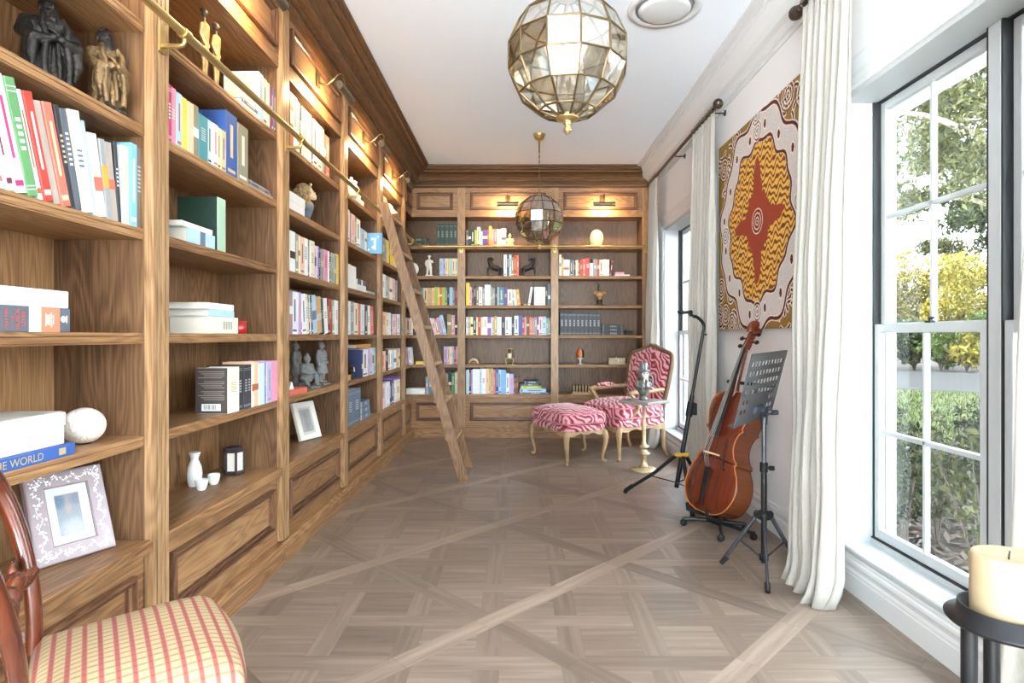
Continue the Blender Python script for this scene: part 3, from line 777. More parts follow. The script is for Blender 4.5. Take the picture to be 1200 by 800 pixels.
o = [o for o in COL.objects if o.get('label','').startswith('cream book, first from the left on shelf above white sake')][0]
m = MB(); m.box(-.0008, 0, .002, .1385, .001, .195); m.build('back_cover', flat('dark_back_cover', srgb(74,66,62), .5), o)
m = MB()
for i in range(15):
    if i in (4, 9): continue
    m.box(-.0012, -.0005, .014+(.01 if i%4==3 else 0), .126-(.012*(i%3)), .178-i*.0085, .1805-i*.0085)
m.build('back_cover_print', flat('faded_print', srgb(160,150,142), .6), o)
m = MB(); m.box(-.0012, -.0005, .03, .112, .012, .042); m.build('barcode_label', WHITE_INK, o)
m = MB()
for i in range(12): m.box(-.0016, -.0008, .05+i*.0045, .05+i*.0045+rnd.choice([.001,.002]), .018, .038)
m.build('barcode_lines', flat('black_ink', srgb(25,25,25), .5), o)
# ---------------- third bay
row('L', 5, 340, [(344,.3,'terracotta'),(349,.3,'white'),(352.5,.295,'white'),(354,.29,'charcoal'),(361,.29,'cream'),(365.5,.29,'white'),(367,.28,'charcoal'),(372,.285,'white'),(377.5,.285,'cream'),(381,.29,'grey'),(383,.27,'brown'),(387,.27,'coral red')], 'on shelf above the lion bust')
lying('L', 338.5, 357, LV[4], .05, .16, 'white', 'lower white book lying flat beside lion bust', 'white books lying beside the lion bust', style=9)
lying('L', 338.5, 357.5, LV[4]+.0504, .05, .16, 'white', 'upper white book lying flat beside lion bust', 'white books lying beside the lion bust', style=9)
row('L', 3, 340, [(346,.225,'white',0,2,'charcoal'),(350,.222,'grey'),(352,.22,'cream'),(357,.218,'peach',0,4),(362,.222,'white',0,1),(364,.22,'slate blue'),(369,.222,'cream'),(372,.205,'pale pink'),(374,.205,'lilac'),(376,.2,'navy'),(380,.2,'grey',0,1),(385,.205,'pink',0,1,'magenta'),(386.5,.205,'white'),(388.5,.205,'charcoal'),(392,.205,'sage'),(394.5,.2,'grey'),(399.4,.21,'yellow')], 'on shelf under the lion bust')
row('L', 2, 339.5, [(343,.24,'mauve'),(350,.24,'white'),(353,.24,'lilac'),(354.5,.235,'magenta'),(360,.235,'white',.02),(363,.235,'cream',.03),(364.5,.235,'charcoal',.033),(366,.235,'white',.034),(367.5,.235,'charcoal',.035),(373,.235,'pale blue',.036),(379,.23,'tan',.038),(381,.23,'charcoal',.038),(385.5,.23,'white',.036),(387,.23,'charcoal',.034),(390,.235,'red',.028),(393,.235,'sage',.004),(397,.235,'white'),(399.4,.22,'pale mint')], 'on shelf above grey warrior figures')
lying('L', 339.5, 360, LV[1], .03, .15, 'coral red', 'coral red book lying flat before kneeling grey warrior', style=9)
# ---------------- fourth bay
row('L', 4, 405, [(410,.235,'white'),(412,.225,'mauve'),(416,.225,'pale pink'),(418,.225,'green'),(423,.22,'white'),(428,.165,'pale blue',0,1),(430,.16,'cream')], 'on shelf under the white vase')
fb = thing('book', 'sky blue picture book standing face out on shelf edge', 'book', (-1.385, 4.99, LV[4]+.0004), 0)
m = MB(); m.box(0, .235, 0, .002, 0, .172); m.box(0, .235, .016, .018, 0, .172); m.box(.233, .235, 0, .018, 0, .172); m.build('cover', bookmat('sky blue'), fb)
MB().box(.004, .232, .0022, .0158, .003, .169).build('page_block', PAPER, fb)
m = MB()
for cx_, cz_, r_ in ((.15,.12,.012),(.17,.09,.01),(.16,.05,.014),(.2,.14,.008),(.12,.03,.01)): m.lathe([(r_,0),(r_,.001)], M=Matrix.Translation((cx_,-.0006,cz_)) @ Matrix.Rotation(-PI/2,4,'X'), n=12)
m.box(.165,.18,-.0012,-.0002,.03,.13); m.build('cover_picture', WHITE_INK, fb)
row('L', 3, 404, [(411,.178,'white',0,9),(418,.176,'white',0,9)], 'on shelf right above cream spines by ladder')
lying('L', 419, 429, LV[3], .05, .12, 'white', 'white boxed book lying beside two upright white books', style=9)
lying('L', 419.5, 429, LV[3]+.0504, .042, .11, 'slate grey', 'dark grey book lying on white boxed book', style=2)
lying('L', 431, 439.5, LV[3], .022, .12, 'silver', 'silver grey notebook lying alone near the ladder side', style=9)
row('L', 2, 404, [(411,.25,'white'),(415,.25,'grey'),(420,.245,'cream'),(423,.245,'coral red'),(428,.245,'white'),(431,.24,'charcoal'),(435,.245,'white',.005),(438.5,.24,'coral red',.02)], 'on shelf above navy face-on book')
row('L', 1, 424, [(425.5,.22,'navy'),(432,.222,'white'),(434.5,.225,'lilac'),(436.5,.228,'pale pink'),(438.5,.23,'pale blue'),(440.6,.232,'sage')], 'on shelf above slate blue volumes')
lying('L', 418, 436, LV[1]+.2325, .03, .16, 'amber', 'amber book lying across the tops of navy and white books', X=1.30, style=9)
row('L', 0, 402, [(408,.268,'slate blue',0,3),(415,.268,'slate blue',0,3),(423.5,.268,'slate blue',0,3)], 'on counter behind the ladder side')
for i, nm_ in enumerate(('bottom','middle','top')): lying('L', 424, 434-i*.6, LV[0]+i*.0505, .05, .15, 'slate blue', '%s volume of three slate blue books stacked on counter' % nm_, 'slate blue volumes stacked on the counter', style=3)
# ---------------- fifth bay, behind the ladder
row('L', 5, 449, [(453,.26,'sage'),(457,.24,'pale pink'),(461,.25,'cream'),(467,.24,'white'),(471.5,.23,'cream')], 'on top shelf behind the ladder head')
row('L', 4, 446, [(452,.22,'grey'),(454,.22,'silver'),(456,.222,'yellow'),(458,.22,'olive'),(463,.22,'yellow'),(466,.21,'cream'),(470,.21,'silver')], 'on second shelf behind ladder')
row('L', 3, 446, [(452,.22,'white'),(455,.22,'grey'),(457,.215,'silver'),(460,.22,'cream'),(463,.22,'pale pink'),(466,.215,'grey')], 'on third shelf behind ladder')
row('L', 2, 446, [(453,.215,'peach'),(456,.215,'cream'),(458.5,.215,'white'),(459.7,.21,'charcoal'),(464,.21,'pale pink'),(465.2,.21,'coral red'),(468,.215,'white'),(470.6,.22,'pale blue')], 'on fourth shelf behind ladder')
row('L', 1, 446, [(452,.19,'peach'),(455.5,.2,'charcoal'),(458,.19,'cream'),(460,.19,'white'),(462,.19,'pale blue'),(465,.19,'white'),(468,.195,'tan'),(470.6,.2,'white')], 'on fifth shelf behind ladder')
row('L', 0, 446, [(452,.235,'pale pink'),(457,.235,'white'),(459,.23,'charcoal'),(462,.25,'purple',0,4),(464,.22,'white'),(469,.22,'cream'),(471,.25,'violet')], 'on counter behind ladder')
# ---------------- corner
CXp = lambda px: backX(px, 6.885)
for i in (0, 1): lying('B', 478+i*.4, 501-i*.5, LV[5]+i*.0505, .05, .18, 'dark green', '%s dark green book lying on top shelf of corner bookcase' % ('lower','upper')[i], 'dark green books lying in the corner', style=3)
row('B', 5, 511.5, [(516,.262,'dark green',0,3),(521,.262,'dark green',0,3),(526.5,.262,'dark green',0,3),(531.3,.262,'dark green',0,3),(536,.262,'dark green',0,3)], 'of five on corner top shelf')
row('B', 4, 515, [(519,.206,'pale blue'),(522,.206,'lilac'),(524.5,.206,'cream'),(527,.206,'yellow'),(530,.206,'pale blue'),(533,.206,'pale yellow'),(536,.206,'cream')], 'on shelf beside white statuette')
row('B', 3, 489, [(493,.205,'peach'),(496,.205,'teal'),(501,.205,'sand'),(506,.205,'tan'),(509,.205,'peach'),(513,.215,'lime',0,9),(515,.21,'yellow'),(518,.21,'coral red'),(522,.212,'lime'),(524,.21,'green'),(526.5,.21,'navy'),(530.5,.212,'pale blue',0,9),(533,.21,'slate blue'),(536,.21,'brick red')], 'on shelf under white statuette')
row('B', 2, 498, [(503,.2,'pale pink',.03),(508,.195,'white',.032),(512,.195,'pale pink',.034),(516,.19,'tan',.038),(520,.21,'lilac',.046),(524,.235,'pale blue',.052),(528.5,.245,'olive'),(533,.235,'pink'),(536,.23,'charcoal')], 'on middle shelf of corner bookcase')
row('B', 2, 470, [(476,.2,'cream'),(480,.2,'peach'),(483.5,.2,'cream'),(485.5,.18,'charcoal')], 'on corner middle shelf left of ladder', Yb=6.80)
row('B', 1, 470, [(474,.2,'white'),(476.5,.2,'pale yellow'),(479,.2,'lilac',.01),(482.5,.2,'white',.015)], 'on corner shelf left of yellow book', Yb=6.80)
lying('B', 487, 497.5, LV[1], .034, .12, 'yellow', 'small yellow book lying flat on corner shelf behind ladder', style=9)
row('B', 1, 520, [(524,.21,'lilac'),(527,.21,'peach'),(530,.21,'cream'),(532,.21,'pale blue'),(534,.21,'magenta'),(536,.21,'pink')], 'on corner shelf right of yellow book')
lying('B', 476, 498, LV[0], .068, .17, 'white', 'thick white book lying flat on counter of corner bookcase', style=9, Yb=6.87)
row('B', 0, 498.6, [(502,.2,'grey'),(506,.2,'slate blue')], 'on corner counter beside thick white book')
row('B', 0, 517, [(521,.24,'silver'),(525,.24,'grey'),(529,.262,'dark green'),(533,.25,'green'),(536,.26,'cream')], 'on corner counter right of ladder')
# ---------------- middle bay of the back wall
row('B', 5, 546, [(548.7,.19,'slate grey'),(552,.18,'charcoal'),(556,.2,'dark green'),(559,.19,'lime'),(562.6,.226,'cream'),(565.6,.175,'pale blue'),(571,.192,'purple',0,2),(572.8,.19,'red'),(576.3,.236,'amber'),(578.6,.2,'pink'),(582.4,.2,'coral red'),(587.6,.2,'cream'),(593,.21,'white')], 'on shelf beside small cream buddha')
row('B', 4, 590.2, [(594,.25,'white'),(596.5,.245,'navy'),(599.2,.25,'pale blue'),(602,.222,'olive'),(605.5,.245,'red'),(608,.245,'coral red')], 'between two dark horse bookends')
row('B', 3, 546, [(550.3,.266,'yellow',0,9),(552.6,.215,'pale pink'),(555,.215,'burgundy'),(558,.232,'charcoal'),(561,.212,'taupe'),(565,.216,'white'),(568,.2,'grey'),(574.6,.242,'white',0,1),(577,.216,'sage'),(580,.2,'grey'),(582.6,.216,'charcoal'),(584.6,.216,'silver'),(590.6,.214,'teal'),(594.6,.212,'purple'),(600.6,.188,'cream'),(603,.18,'grey'),(606,.184,'white',.02),(610.3,.186,'amber',.022)], 'on shelf under the horse bookends')
row('B', 3, 618.3, [(621.3,.215,'white',-.034)], 'leaning alone under horse bookends', unit='white books under the horse bookends')
row('B', 3, 626, [(630.6,.216,'white',0,9),(635,.216,'white',0,9),(639,.216,'cream'),(642,.25,'charcoal'),(645,.25,'slate blue')], 'of five right of the leaning white book')
row('B', 2, 546, [(548.3,.212,'white'),(551.5,.212,'sand'),(554.5,.212,'pale yellow'),(558,.205,'charcoal',0,4),(560,.21,'pale yellow'),(563.4,.212,'red',0,1),(566,.21,'cream'),(571.3,.214,'white'),(575.6,.21,'violet',0,2),(577,.21,'white'),(579,.21,'sand'),(582.3,.222,'tan'),(587.6,.212,'white'),(592,.2,'charcoal',0,1),(596,.212,'white'),(599.6,.212,'white'),(602.6,.206,'charcoal'),(607.6,.226,'white'),(611.8,.226,'blue',0,9),(614.6,.212,'magenta'),(617,.212,'tan'),(620.3,.21,'brown'),(624,.212,'coral red'),(626.3,.2,'grey'),(629.6,.212,'mauve'),(631.2,.212,'charcoal'),(635.6,.216,'pale pink'),(640,.216,'pale blue'),(643,.2,'sage'),(645,.2,'grey')], 'on shelf above tan shell and lantern')
row('B', 0, 546, [(548,.28,'pale blue'),(549.6,.285,'white'),(552,.3,'navy'),(553.8,.28,'lilac'),(558,.292,'white',0,9),(562.3,.29,'white',0,9),(564,.3,'pale blue'),(569.6,.296,'white',0,1),(573,.3,'peach'),(575.3,.3,'tan'),(578,.3,'sand'),(580.6,.28,'coral red'),(584.2,.3,'blue'),(587.3,.286,'pale blue'),(593,.286,'sky blue',0,9),(596.8,.242,'white'),(602,.236,'lilac',0,1),(605,.182,'brown'),(607.4,.182,'brick red')], 'on counter beside flat stack')
zz = LV[0]
for a, b_, th, c, lb in ((608,644.5,.02,'slate blue','thin slate blue book at bottom of flat stack on back counter'),(609,640,.044,'pale blue','thick pale blue book second from bottom of flat stack'),(610,634.5,.03,'lime','lime green book lying in middle of flat stack on counter'),(609,632,.026,'slate grey','slate grey book second from top of flat stack'),(614,631,.034,'navy','navy book topmost of flat stack on back counter')):
    lying('B', a, b_, zz, th, .19, c, lb, 'books stacked flat on the back counter', near=False); zz += th+.0004
# ---------------- right bay of the back wall
row('B', 4, 655.2, [(658,.252,'cream'),(660.6,.216,'tan'),(666.6,.192,'white'),(668,.19,'pale blue'),(671.3,.19,'slate grey'),(673,.18,'grey'),(674.6,.19,'charcoal'),(677.6,.186,'cream'),(679.6,.186,'brown'),(683,.192,'red'),(686.2,.2,'coral red'),(691,.21,'red',0,1),(695,.15,'white'),(700,.196,'grey'),(702.6,.192,'red'),(707,.192,'cream'),(711,.196,'white'),(714.2,.192,'cream'),(717,.186,'burgundy',-.022)], 'on shelf under the cream stone egg')
lying('B', 720, 738, LV[4], .018, .14, 'white', 'white booklet lying flat beside upright red and cream books', near=False, style=9)
lying('B', 721, 731.5, LV[4]+.0184, .028, .13, 'pink', 'pink book lying on white booklet beside upright books', near=False, style=9)
row('B', 2, 656.2, [(656.2+4.77*k, .266-.0012*k, 'charcoal', 0, 3) for k in range(1, 11)], 'of matching volumes under the flower ornament')
zz = LV[2]
for i, nm_ in enumerate(('bottom','middle','top')): lying('B', 704.6+i*.3, 731.5-i*.4, zz+i*.0408, .0404, .17, 'charcoal', '%s dark volume of three stacked beside upright matching set' % nm_, 'dark volumes stacked flat', near=False, style=3)
# ================================================================ ornaments on the shelves
STONE = flat('grey_terracotta', srgb(122, 122, 120), .8, var=.14, vscale=30, bump=.2, bscale=120)
DARKB = flat('dark_carved_metal', srgb(46, 42, 40), .42, .4, var=.35, vscale=25, bump=.5, bscale=90)
DARKG = flat('rubbed_gilt_metal', srgb(120, 96, 66), .45, .5, var=.4, vscale=22, bump=.6, bscale=90)
PORC = flat('white_porcelain', srgb(240, 240, 238), .2, var=.02)
PLAST = flat('white_plaster', srgb(238, 232, 224), .7)
Rx = lambda d: Matrix.Rotation(math.radians(d), 3, 'X')
Ry = lambda d: Matrix.Rotation(math.radians(d), 3, 'Y')
Rz_ = lambda d: Matrix.Rotation(math.radians(d), 3, 'Z')

def robed(name, label, loc, rz, H, mat, robe, wide=1.0):
    t = thing(name, label, 'statue', loc, rz, 'dark robed statues on the upper shelf')
    k = H/.29; m = MB()
    S = lambda *p: tuple(a*k for a in p)
    # robe with hanging folds (front is -y)
    n = 40; prof = [(.062,.028),(.060,.05),(.054,.09),(.048,.13),(.044,.155),(.05,.18),(.056,.2),(.05,.215),(.028,.226),(.016,.232)]
    vs = []
    for i, (r, z) in enumerate(prof):
        for j in range(n):
            th = 2*PI*j/n
            fold = 1+(.12*math.sin(8*th+z*22)+.07*math.sin(15*th+1))*max(0, 1-z/.21)
            vs.append((r*fold*wide*math.cos(th)*k, r*fold*.78*math.sin(th)*k, z*k))
    m.add(vs, [(i*n+j, i*n+(j+1)%n, (i+1)*n+(j+1)%n, (i+1)*n+j) for i in range(len(prof)-1) for j in range(n)], 0, True)
    m.add(vs[:n], [tuple(range(n))[::-1]]); m.add(vs[-n:], [tuple(range(n))])
    # sleeves folded towards the chest
    for s_ in (-1, 1):
        m.tube([S(s_*.05*wide,0,.205), S(s_*.064*wide,-.012,.165), S(s_*.05*wide,-.045,.14), S(s_*.016,-.06,.148)], [.02*k,.022*k,.021*k,.011*k], 12)
        m.tube([S(s_*.052*wide,-.04,.14), S(s_*.058*wide,-.044,.095), S(s_*.05*wide,-.042,.05)], [.018*k,.014*k,.004*k], 10)
        m.ell(S(s_*.01,-.062,.152), (.011*k,.012*k,.012*k))
    # girdle, sash and beads
    m.lathe([(.047*k*wide,.148*k),(.051*k*wide,.153*k),(.047*k*wide,.158*k)], n=24, sy=.8)
    for x_ in (-.012,.006,.02): m.tube([S(x_,-.043,.15), S(x_*1.3,-.05,.1), S(x_*1.6,-.053,.045)], [.006*k,.007*k,.005*k], 8)
    for s_ in (-1, 1):
        m.tube(bez([S(s_*.022,-.03,.222),S(s_*.03,-.047,.19),S(s_*.024,-.055,.15),S(s_*.03,-.058,.09),S(s_*.026,-.06,.03)],4), [.0085*k]*17, 8)
        m.prism([(s_*.04*k*wide,.19*k),(s_*.062*k*wide,.15*k),(s_*.066*k*wide,.08*k),(s_*.05*k*wide,.06*k),(s_*.04*k*wide,.12*k)], -.014*k, .012*k, 'xz')
    m.tube(bez([S(-.044*wide,-.02,.2),S(0,-.056,.17),S(.044*wide,-.03,.135)],5), .006*k, 8)
    o = m.build('robe', robe, t); fuse(o, .0023*k, 0)
    h = MB()
    h.ell(S(0,-.008,.252), (.02*k,.022*k,.026*k), 0, 16); h.ell(S(0,.004,.262), (.023*k,.022*k,.022*k))
    h.tube([S(0,-.022,.24), S(0,-.033,.215), S(0,-.036,.18)], [.012*k,.01*k,.003*k], 8)
    h.ell(S(0,-.03,.252), (.004*k,.005*k,.006*k)); h.cyl(S(0,0,.222), S(0,-.004,.24), .013*k)
    h.ell(S(0,.004,.285), (.011*k,.011*k,.009*k))
    for s_ in (-1, 1): h.ell(S(s_*.021,0,.25), (.004*k,.006*k,.01*k))
    for q_ in range(5): h.tube([S(-.012+.006*q_,-.026,.236),S(-.014+.007*q_,-.036,.205),S(-.006+.003*q_,-.038,.175)],[.005*k,.004*k,.0015*k],6)
    fuse(h.build('head', mat, t), .0019*k, 0)
    b = MB(); rr = [(.07,0),(.074,.006),(.066,.014),(.07,.02),(.06,.03)]
    b.lathe([(r*k*wide,z*k) for r,z in rr], n=16, sy=.85); b.lathe([(.001,.0301*k),(.058*k*wide,.0301*k)], n=16, sy=.85)
    for q_ in range(7):
        a = q_*2*PI/7; b.ell((.06*k*wide*math.cos(a), .05*k*math.sin(a), .016*k), (.02*k,.018*k,.014*k))
    b.build('rocky_base', mat, t)
    return t
robed('statue', 'large dark robed statue with sash standing left on near upper shelf', (-1.385, 1.735, LV[4]), PI/2-.55, .30, DARKB, DARKB, .95)
s2 = robed('statue', 'smaller dark statue with gilt robe at right on near upper shelf', (-1.325, 1.885, LV[4]), PI/2-.45, .285, DARKB, DARKG, .66)
# egg-shaped stone ball
z = LV[1]
t = thing('stone_ball', 'round white veined stone ball standing on the near lower shelf', 'ornament', (-1.345, leftY(98, 1.345), z))
VEIN, nt, b = newmat('veined_stone'); tc = N(nt,'ShaderNodeTexCoord'); n1 = N(nt,'ShaderNodeTexNoise', Scale=14.0, Detail=6.0, Distortion=1.5); L(nt, tc.outputs['Object'], n1.inputs['Vector'])
L(nt, ramp(nt, n1.outputs['Fac'], [(.35, srgb(216,206,194)),(.47, srgb(238,234,226)),(.52, srgb(214,186,166)),(.56, srgb(240,237,230))]), b.inputs['Base Color']); b.inputs['Roughness'].default_value=.3
MB().ell((0,0,.0555), (.059,.059,.0555), 0, 32).build('stone', VEIN, t)
MB().lathe([(.02,0),(.024,.004),(.018,.008),(.014,.004)], n=20).build('ring_stand', BLACK, t)

# photo frames leaning on their struts
def photo_frame(label, BL, BR, z, H, tilt, fmat, deco, mat_w, opening, photo, strut_col=BLACK):
    BL = Vector((*BL, z)); BR = Vector((*BR, z)); W = (BR-BL).length
    ex = (BR-BL).normalized(); nrm = Vector((ex.y, -ex.x, 0)); c = math.cos(tilt); s_ = math.sin(tilt)
    ez = Vector((0,0,1))*c - nrm*s_; ey = -(nrm*c + Vector((0,0,1))*s_)
    t = thing('photo_frame', label, 'photo frame', BL)
    t.matrix_world = basis(BL, ex, ey, ez)
    m = MB(); ins = mat_w
    m.frame(0, W, 0, H, 0, [(0,-.016),(0,.004),(.004,.007),(ins-.004,.007),(ins,.003),(ins,-.016)])
    f = m.build('frame', fmat, t)
    if deco: deco(f, W, H, ins)
    x0, x1, z0, z1 = opening
    m = MB(); m.frame(ins-.002, W-ins+.002, ins-.002, H-ins+.002, .002, [(0,-.004),(0,.0015),(x0,.0015),(x0+.003,-.002),(x0+.003,-.004)])
    m.build('mount', flat('frame_mount', srgb(205,205,203), .8, spec=.1), t)
    a, b_, c0, d0 = ins+x0, W-ins-x0, ins+x0, H-ins-x0
    photo(t, a, b_, c0, d0)
    m = MB(); m.box(.003, W-.003, .012, .016, .003, H-.003); m.build('backing', strut_col, t)
    m = MB(); L_ = H*.72
    m.prism([(W*.42,0),(W*.58,0),(W*.54,L_),(W*.46,L_)], 0, .004, 'xz', M=Matrix.Translation((0,.017,0)) @ Matrix.Translation((0,0,L_)) @ Matrix.Rotation(tilt*1.55,4,'X') @ Matrix.Translation((0,0,-L_)))
    m.build('strut', strut_col, t)
    return t
def vine_deco(f, W, H, ins):
    r = random.Random(4); m = MB()
    def leaf(cx, cz, a, s_):
        pts = [(math.cos(a)*u - math.sin(a)*v, math.sin(a)*u + math.cos(a)*v) for u, v in ((-s_,0),(-.2*s_,.55*s_),(s_,0),(-.2*s_,-.55*s_))]
        m.prism([(cx+p[0], cz+p[1]) for p in pts], -.0082, -.0068, 'xz')
    for side in range(4):
        Ln = W if side % 2 == 0 else H
        pts = []
        nn = 26
        for i in range(nn+1):
            u = .012+(Ln-.024)*i/nn; v = ins/2+.007*math.sin(i*1.1)
            p = {0:(u,v),1:(W-v,u),2:(u,H-v),3:(v,u)}[side]
            pts.append((p[0], -.0075, p[1]))
            if i % 1 == 0:
                for q_ in range(2): leaf(p[0]+r.uniform(-.008,.008), p[1]+r.uniform(-.008,.008), r.uniform(0,2*PI), r.uniform(.0028,.0055))
        m.tube(pts, .0007, 5)
    m.build('leaf_inlay', flat('silver_inlay', srgb(238,236,236), .35, .3), f)
def blur_photo(cols, seed):
    def fn(t, x0, x1, z0, z1):
        r = np.random.RandomState(seed); n = 24
        vs = [(x0+(x1-x0)*i/n, .0035, z0+(z1-z0)*j/n) for j in range(n+1) for i in range(n+1)]
        fs = [(j*(n+1)+i, j*(n+1)+i+1, (j+1)*(n+1)+i+1, (j+1)*(n+1)+i) for j in range(n) for i in range(n)]
        o = MB().add(vs, fs).build('photograph', attrmat('print_%d' % seed, .7, .1), t, recalc=False)
        g = np.zeros((n+1, n+1, 3)); g[:] = np.array(cols[0])
        jj, ii = np.mgrid[0:n+1, 0:n+1]/n
        for c, cx_, cz_, rx_, rz__ in cols[1:]:
            w_ = np.exp(-(((ii-cx_)/rx_)**2+((jj-cz_)/rz__)**2)**2)[..., None]
            g = g*(1-w_)+np.array(c)*w_
        g = np.clip(g*.74+r.uniform(-8, 8, g.shape), 0, 255)/255
        g = np.where(g <= .04045, g/12.92, ((g+.055)/1.055)**2.4)
        at = o.data.attributes.new('tint', 'FLOAT_COLOR', 'POINT')
        at.data.foreach_set('color', np.concatenate([g.reshape(-1,3), np.ones(((n+1)**2,1))], 1).ravel())
    return fn
LILACF = flat('lilac_lacquer', srgb(150,132,136), .3, var=.06)
photo_frame('large lilac photo frame with silver leaf inlay leaning behind plaid chair', (-1.392,1.705), (-1.296,1.897), LV[0]+.004, .272, math.radians(20), LILACF, vine_deco, .05, (.024,0,0,0),
    blur_photo([(196,206,216),((236,236,238),.6,.12,.6,.28),((232,214,204),.5,.62,.14,.13),((218,200,188),.5,.84,.1,.09),((150,172,196),.15,.85,.25,.2),((176,186,200),.9,.85,.3,.15)], 3))
photo_frame('small white photo frame leaning on counter left of slate blue volumes', (-1.392,3.775), (-1.325,3.968), LV[0]+.004, .25, math.radians(17), flat('cream_frame', srgb(232,226,216), .4), None, .038, (.012,0,0,0),
    blur_photo([(228,226,222),((206,204,202),.5,.3,.25,.3),((214,206,200),.5,.7,.2,.2)], 8))

# two slim carved figures
WD = flat('dark_carved_wood', srgb(58,44,34), .5, var=.3, vscale=30); GD = flat('worn_gilt', srgb(170,140,92), .4, .4, var=.3, vscale=40)
for i, (yy, x, h, lb) in enumerate(((2.44,-1.30,.315,'taller slim dark figure at left on top shelf above pink books'),(2.505,-1.285,.29,'shorter slim dark figure at right on top shelf above pink books'))):
    t = thing('figurine', lb, 'figurine', (x, yy, LV[5]), PI/2, 'pair of slim carved figures')
    k = h/.31
    m = MB(); S = lambda *p: tuple(a*k for a in p)
    for s_ in (-1, 1): m.tube([S(s_*.008,0,.012), S(s_*.009,-.003,.07), S(s_*.01,0,.13)], [.006*k,.008*k,.011*k], 10)
    m.tube([S(0,0,.12), S(0,-.002,.16), S(0,0,.2), S(0,0,.232), S(0,0,.25)], [.019*k,.015*k,.02*k,.021*k,.007*k], 14, sq=1.0)
    for s_ in (-1, 1): m.tube([S(s_*.02,0,.236), S(s_*.027,.004,.19), S(s_*.017,-.012,.15)], [.007*k,.006*k,.004*k], 8)
    m.box(-.02*k, .02*k, -.016*k, .016*k, 0, .014*k)
    fuse(m.build('body', GD, t), .0026, 1)
    m = MB(); m.cyl(S(0,0,.245), S(0,0,.268), .006*k); m.ell(S(0,-.001,.284), (.012*k,.014*k,.019*k)); m.ell(S(0,.006,.297), (.012*k,.012*k,.01*k)); m.ell(S(0,-.015,.282), (.003*k,.004*k,.005*k))
    fuse(m.build('head', WD, t), .0022, 1)
    MB().box(-.022*k, .022*k, -.018*k, .018*k, 0, .010*k, b=.002).build('base', WD, t)
# small red glass
t = thing('votive_glass', 'small red glass standing right of the stacked cream books', 'glass', (-1.36, 2.875, LV[2]))
RGL = flat('red_glass', srgb(190,26,20), .1, spec=.8)
MB().lathe([(.026,0),(.03,.004),(.034,.06),(.031,.06),(.027,.008),(.001,.007)], n=24).build('bowl', RGL, t)
MB().lathe([(.036,.058),(.036,.062),(.031,.062),(.031,.058)], n=24).build('rim', RGL, t)
# sake set and lantern
t = thing('sake_bottle', 'tall white ceramic sake bottle with flared neck on counter', 'bottle', (-1.468, leftY(228, 1.468), LV[0]), 0, 'white sake set on the counter')
MB().lathe([(.024,0),(.027,.004),(.031,.03),(.0325,.055),(.029,.085),(.02,.108),(.0155,.118),(.017,.128),(.024,.146),(.0255,.15),(.023,.15),(.015,.128),(.001,.12)], n=32).build('body', PORC, t)
MB().lathe([(.0255,.1495),(.0265,.151),(.0255,.1525),(.0235,.151)], n=32).build('lip', PORC, t)
for lb, x, px in (('white sake cup nearest the bottle on the counter', -1.398, 237), ('white sake cup standing behind the other cup', -1.398, 249)):
    t = thing('sake_cup', lb, 'cup', (x, leftY(px, -x)+(.012 if px > 240 else -.005), LV[0]), 0, 'white sake set on the counter')
    MB().lathe([(.016,0),(.017,.003),(.022,.012),(.0265,.036),(.027,.046),(.0245,.046),(.0235,.036),(.018,.012),(.001,.009)], n=28).build('bowl', PORC, t)
    MB().lathe([(.015,-.0002),(.0155,.004),(.013,.004)], n=24).build('foot_ring', PORC, t)
t = thing('candle_lantern', 'small hexagonal dark lantern with pale panels on counter', 'lantern', (-1.405, leftY(274, 1.405), LV[0]), math.radians(8))
m = MB(); hexa = lambda r: [(r*math.cos(PI/3*i), r*math.sin(PI/3*i)) for i in range(6)]
m.prism(hexa(.05), 0, .02); m.prism(hexa(.05), .108, .128); m.prism(hexa(.046), .128, .131)
for i in range(6):
    a = PI/3*i; m.cyl((.046*math.cos(a), .046*math.sin(a), .015), (.046*math.cos(a), .046*math.sin(a), .11), .0065, n=8)
m.build('frame', flat('dark_lacquer', srgb(58,44,44), .35), t)
for i in range(6):
    a = PI/3*(i+.5); M = Matrix.Translation((.0395*math.cos(a), .0395*math.sin(a), 0)) @ Matrix.Rotation(a-PI/2, 4, 'Z')
    MB().box(-.019, .019, -.001, .001, .018, .110, b=.0005, M=M).build('panel', flat('paper_panel', srgb(232,228,214), .6), t)
MB().lathe([(.03,.1305),(.03,.134),(.026,.134),(.026,.131)], n=20).build('top_ring', flat('dark_lacquer', srgb(58,44,44), .35), t)

# bust of a lion in a coat
t = thing('lion_bust', 'lion bust with cream mane and blue-grey coat on shelf', 'bust', (-1.335, 3.70, LV[4]), PI/2+.95)
# front of the bust is -y
m = MB(); m.lathe([(.038,0),(.042,.004),(.042,.014),(.03,.022),(.026,.034),(.032,.046)], n=28); m.lathe([(.001,.046),(.03,.046)], n=28); m.build('pedestal', flat('bust_base', srgb(92,104,108), .5), t)
m = MB(); m.ell((0,.004,.085), (.054,.044,.048)); m.ell((0,0,.06), (.038,.034,.03))
for s_ in (-1, 1): m.ell((s_*.044,.006,.1), (.028,.03,.028))
for i in range(3): m.ell((0,-.042+.002*i,.07+.018*i), (.005,.005,.005))
m.prism([(-.03,.125),(0,.07),(.03,.125)], -.045, -.03, 'xz')
fuse(m.build('coat', flat('blue_grey_coat', srgb(104,122,140), .55, var=.15), t), .004, 2)
m = MB()
for s_ in (-1, 1): m.tube([(s_*.05,.01,.13),(s_*.032,-.02,.125),(s_*.008,-.044,.095)], [.014,.013,.006], 10)
m.tube([(-.045,.03,.135),(0,.042,.14),(.045,.03,.135)], .013, 10)
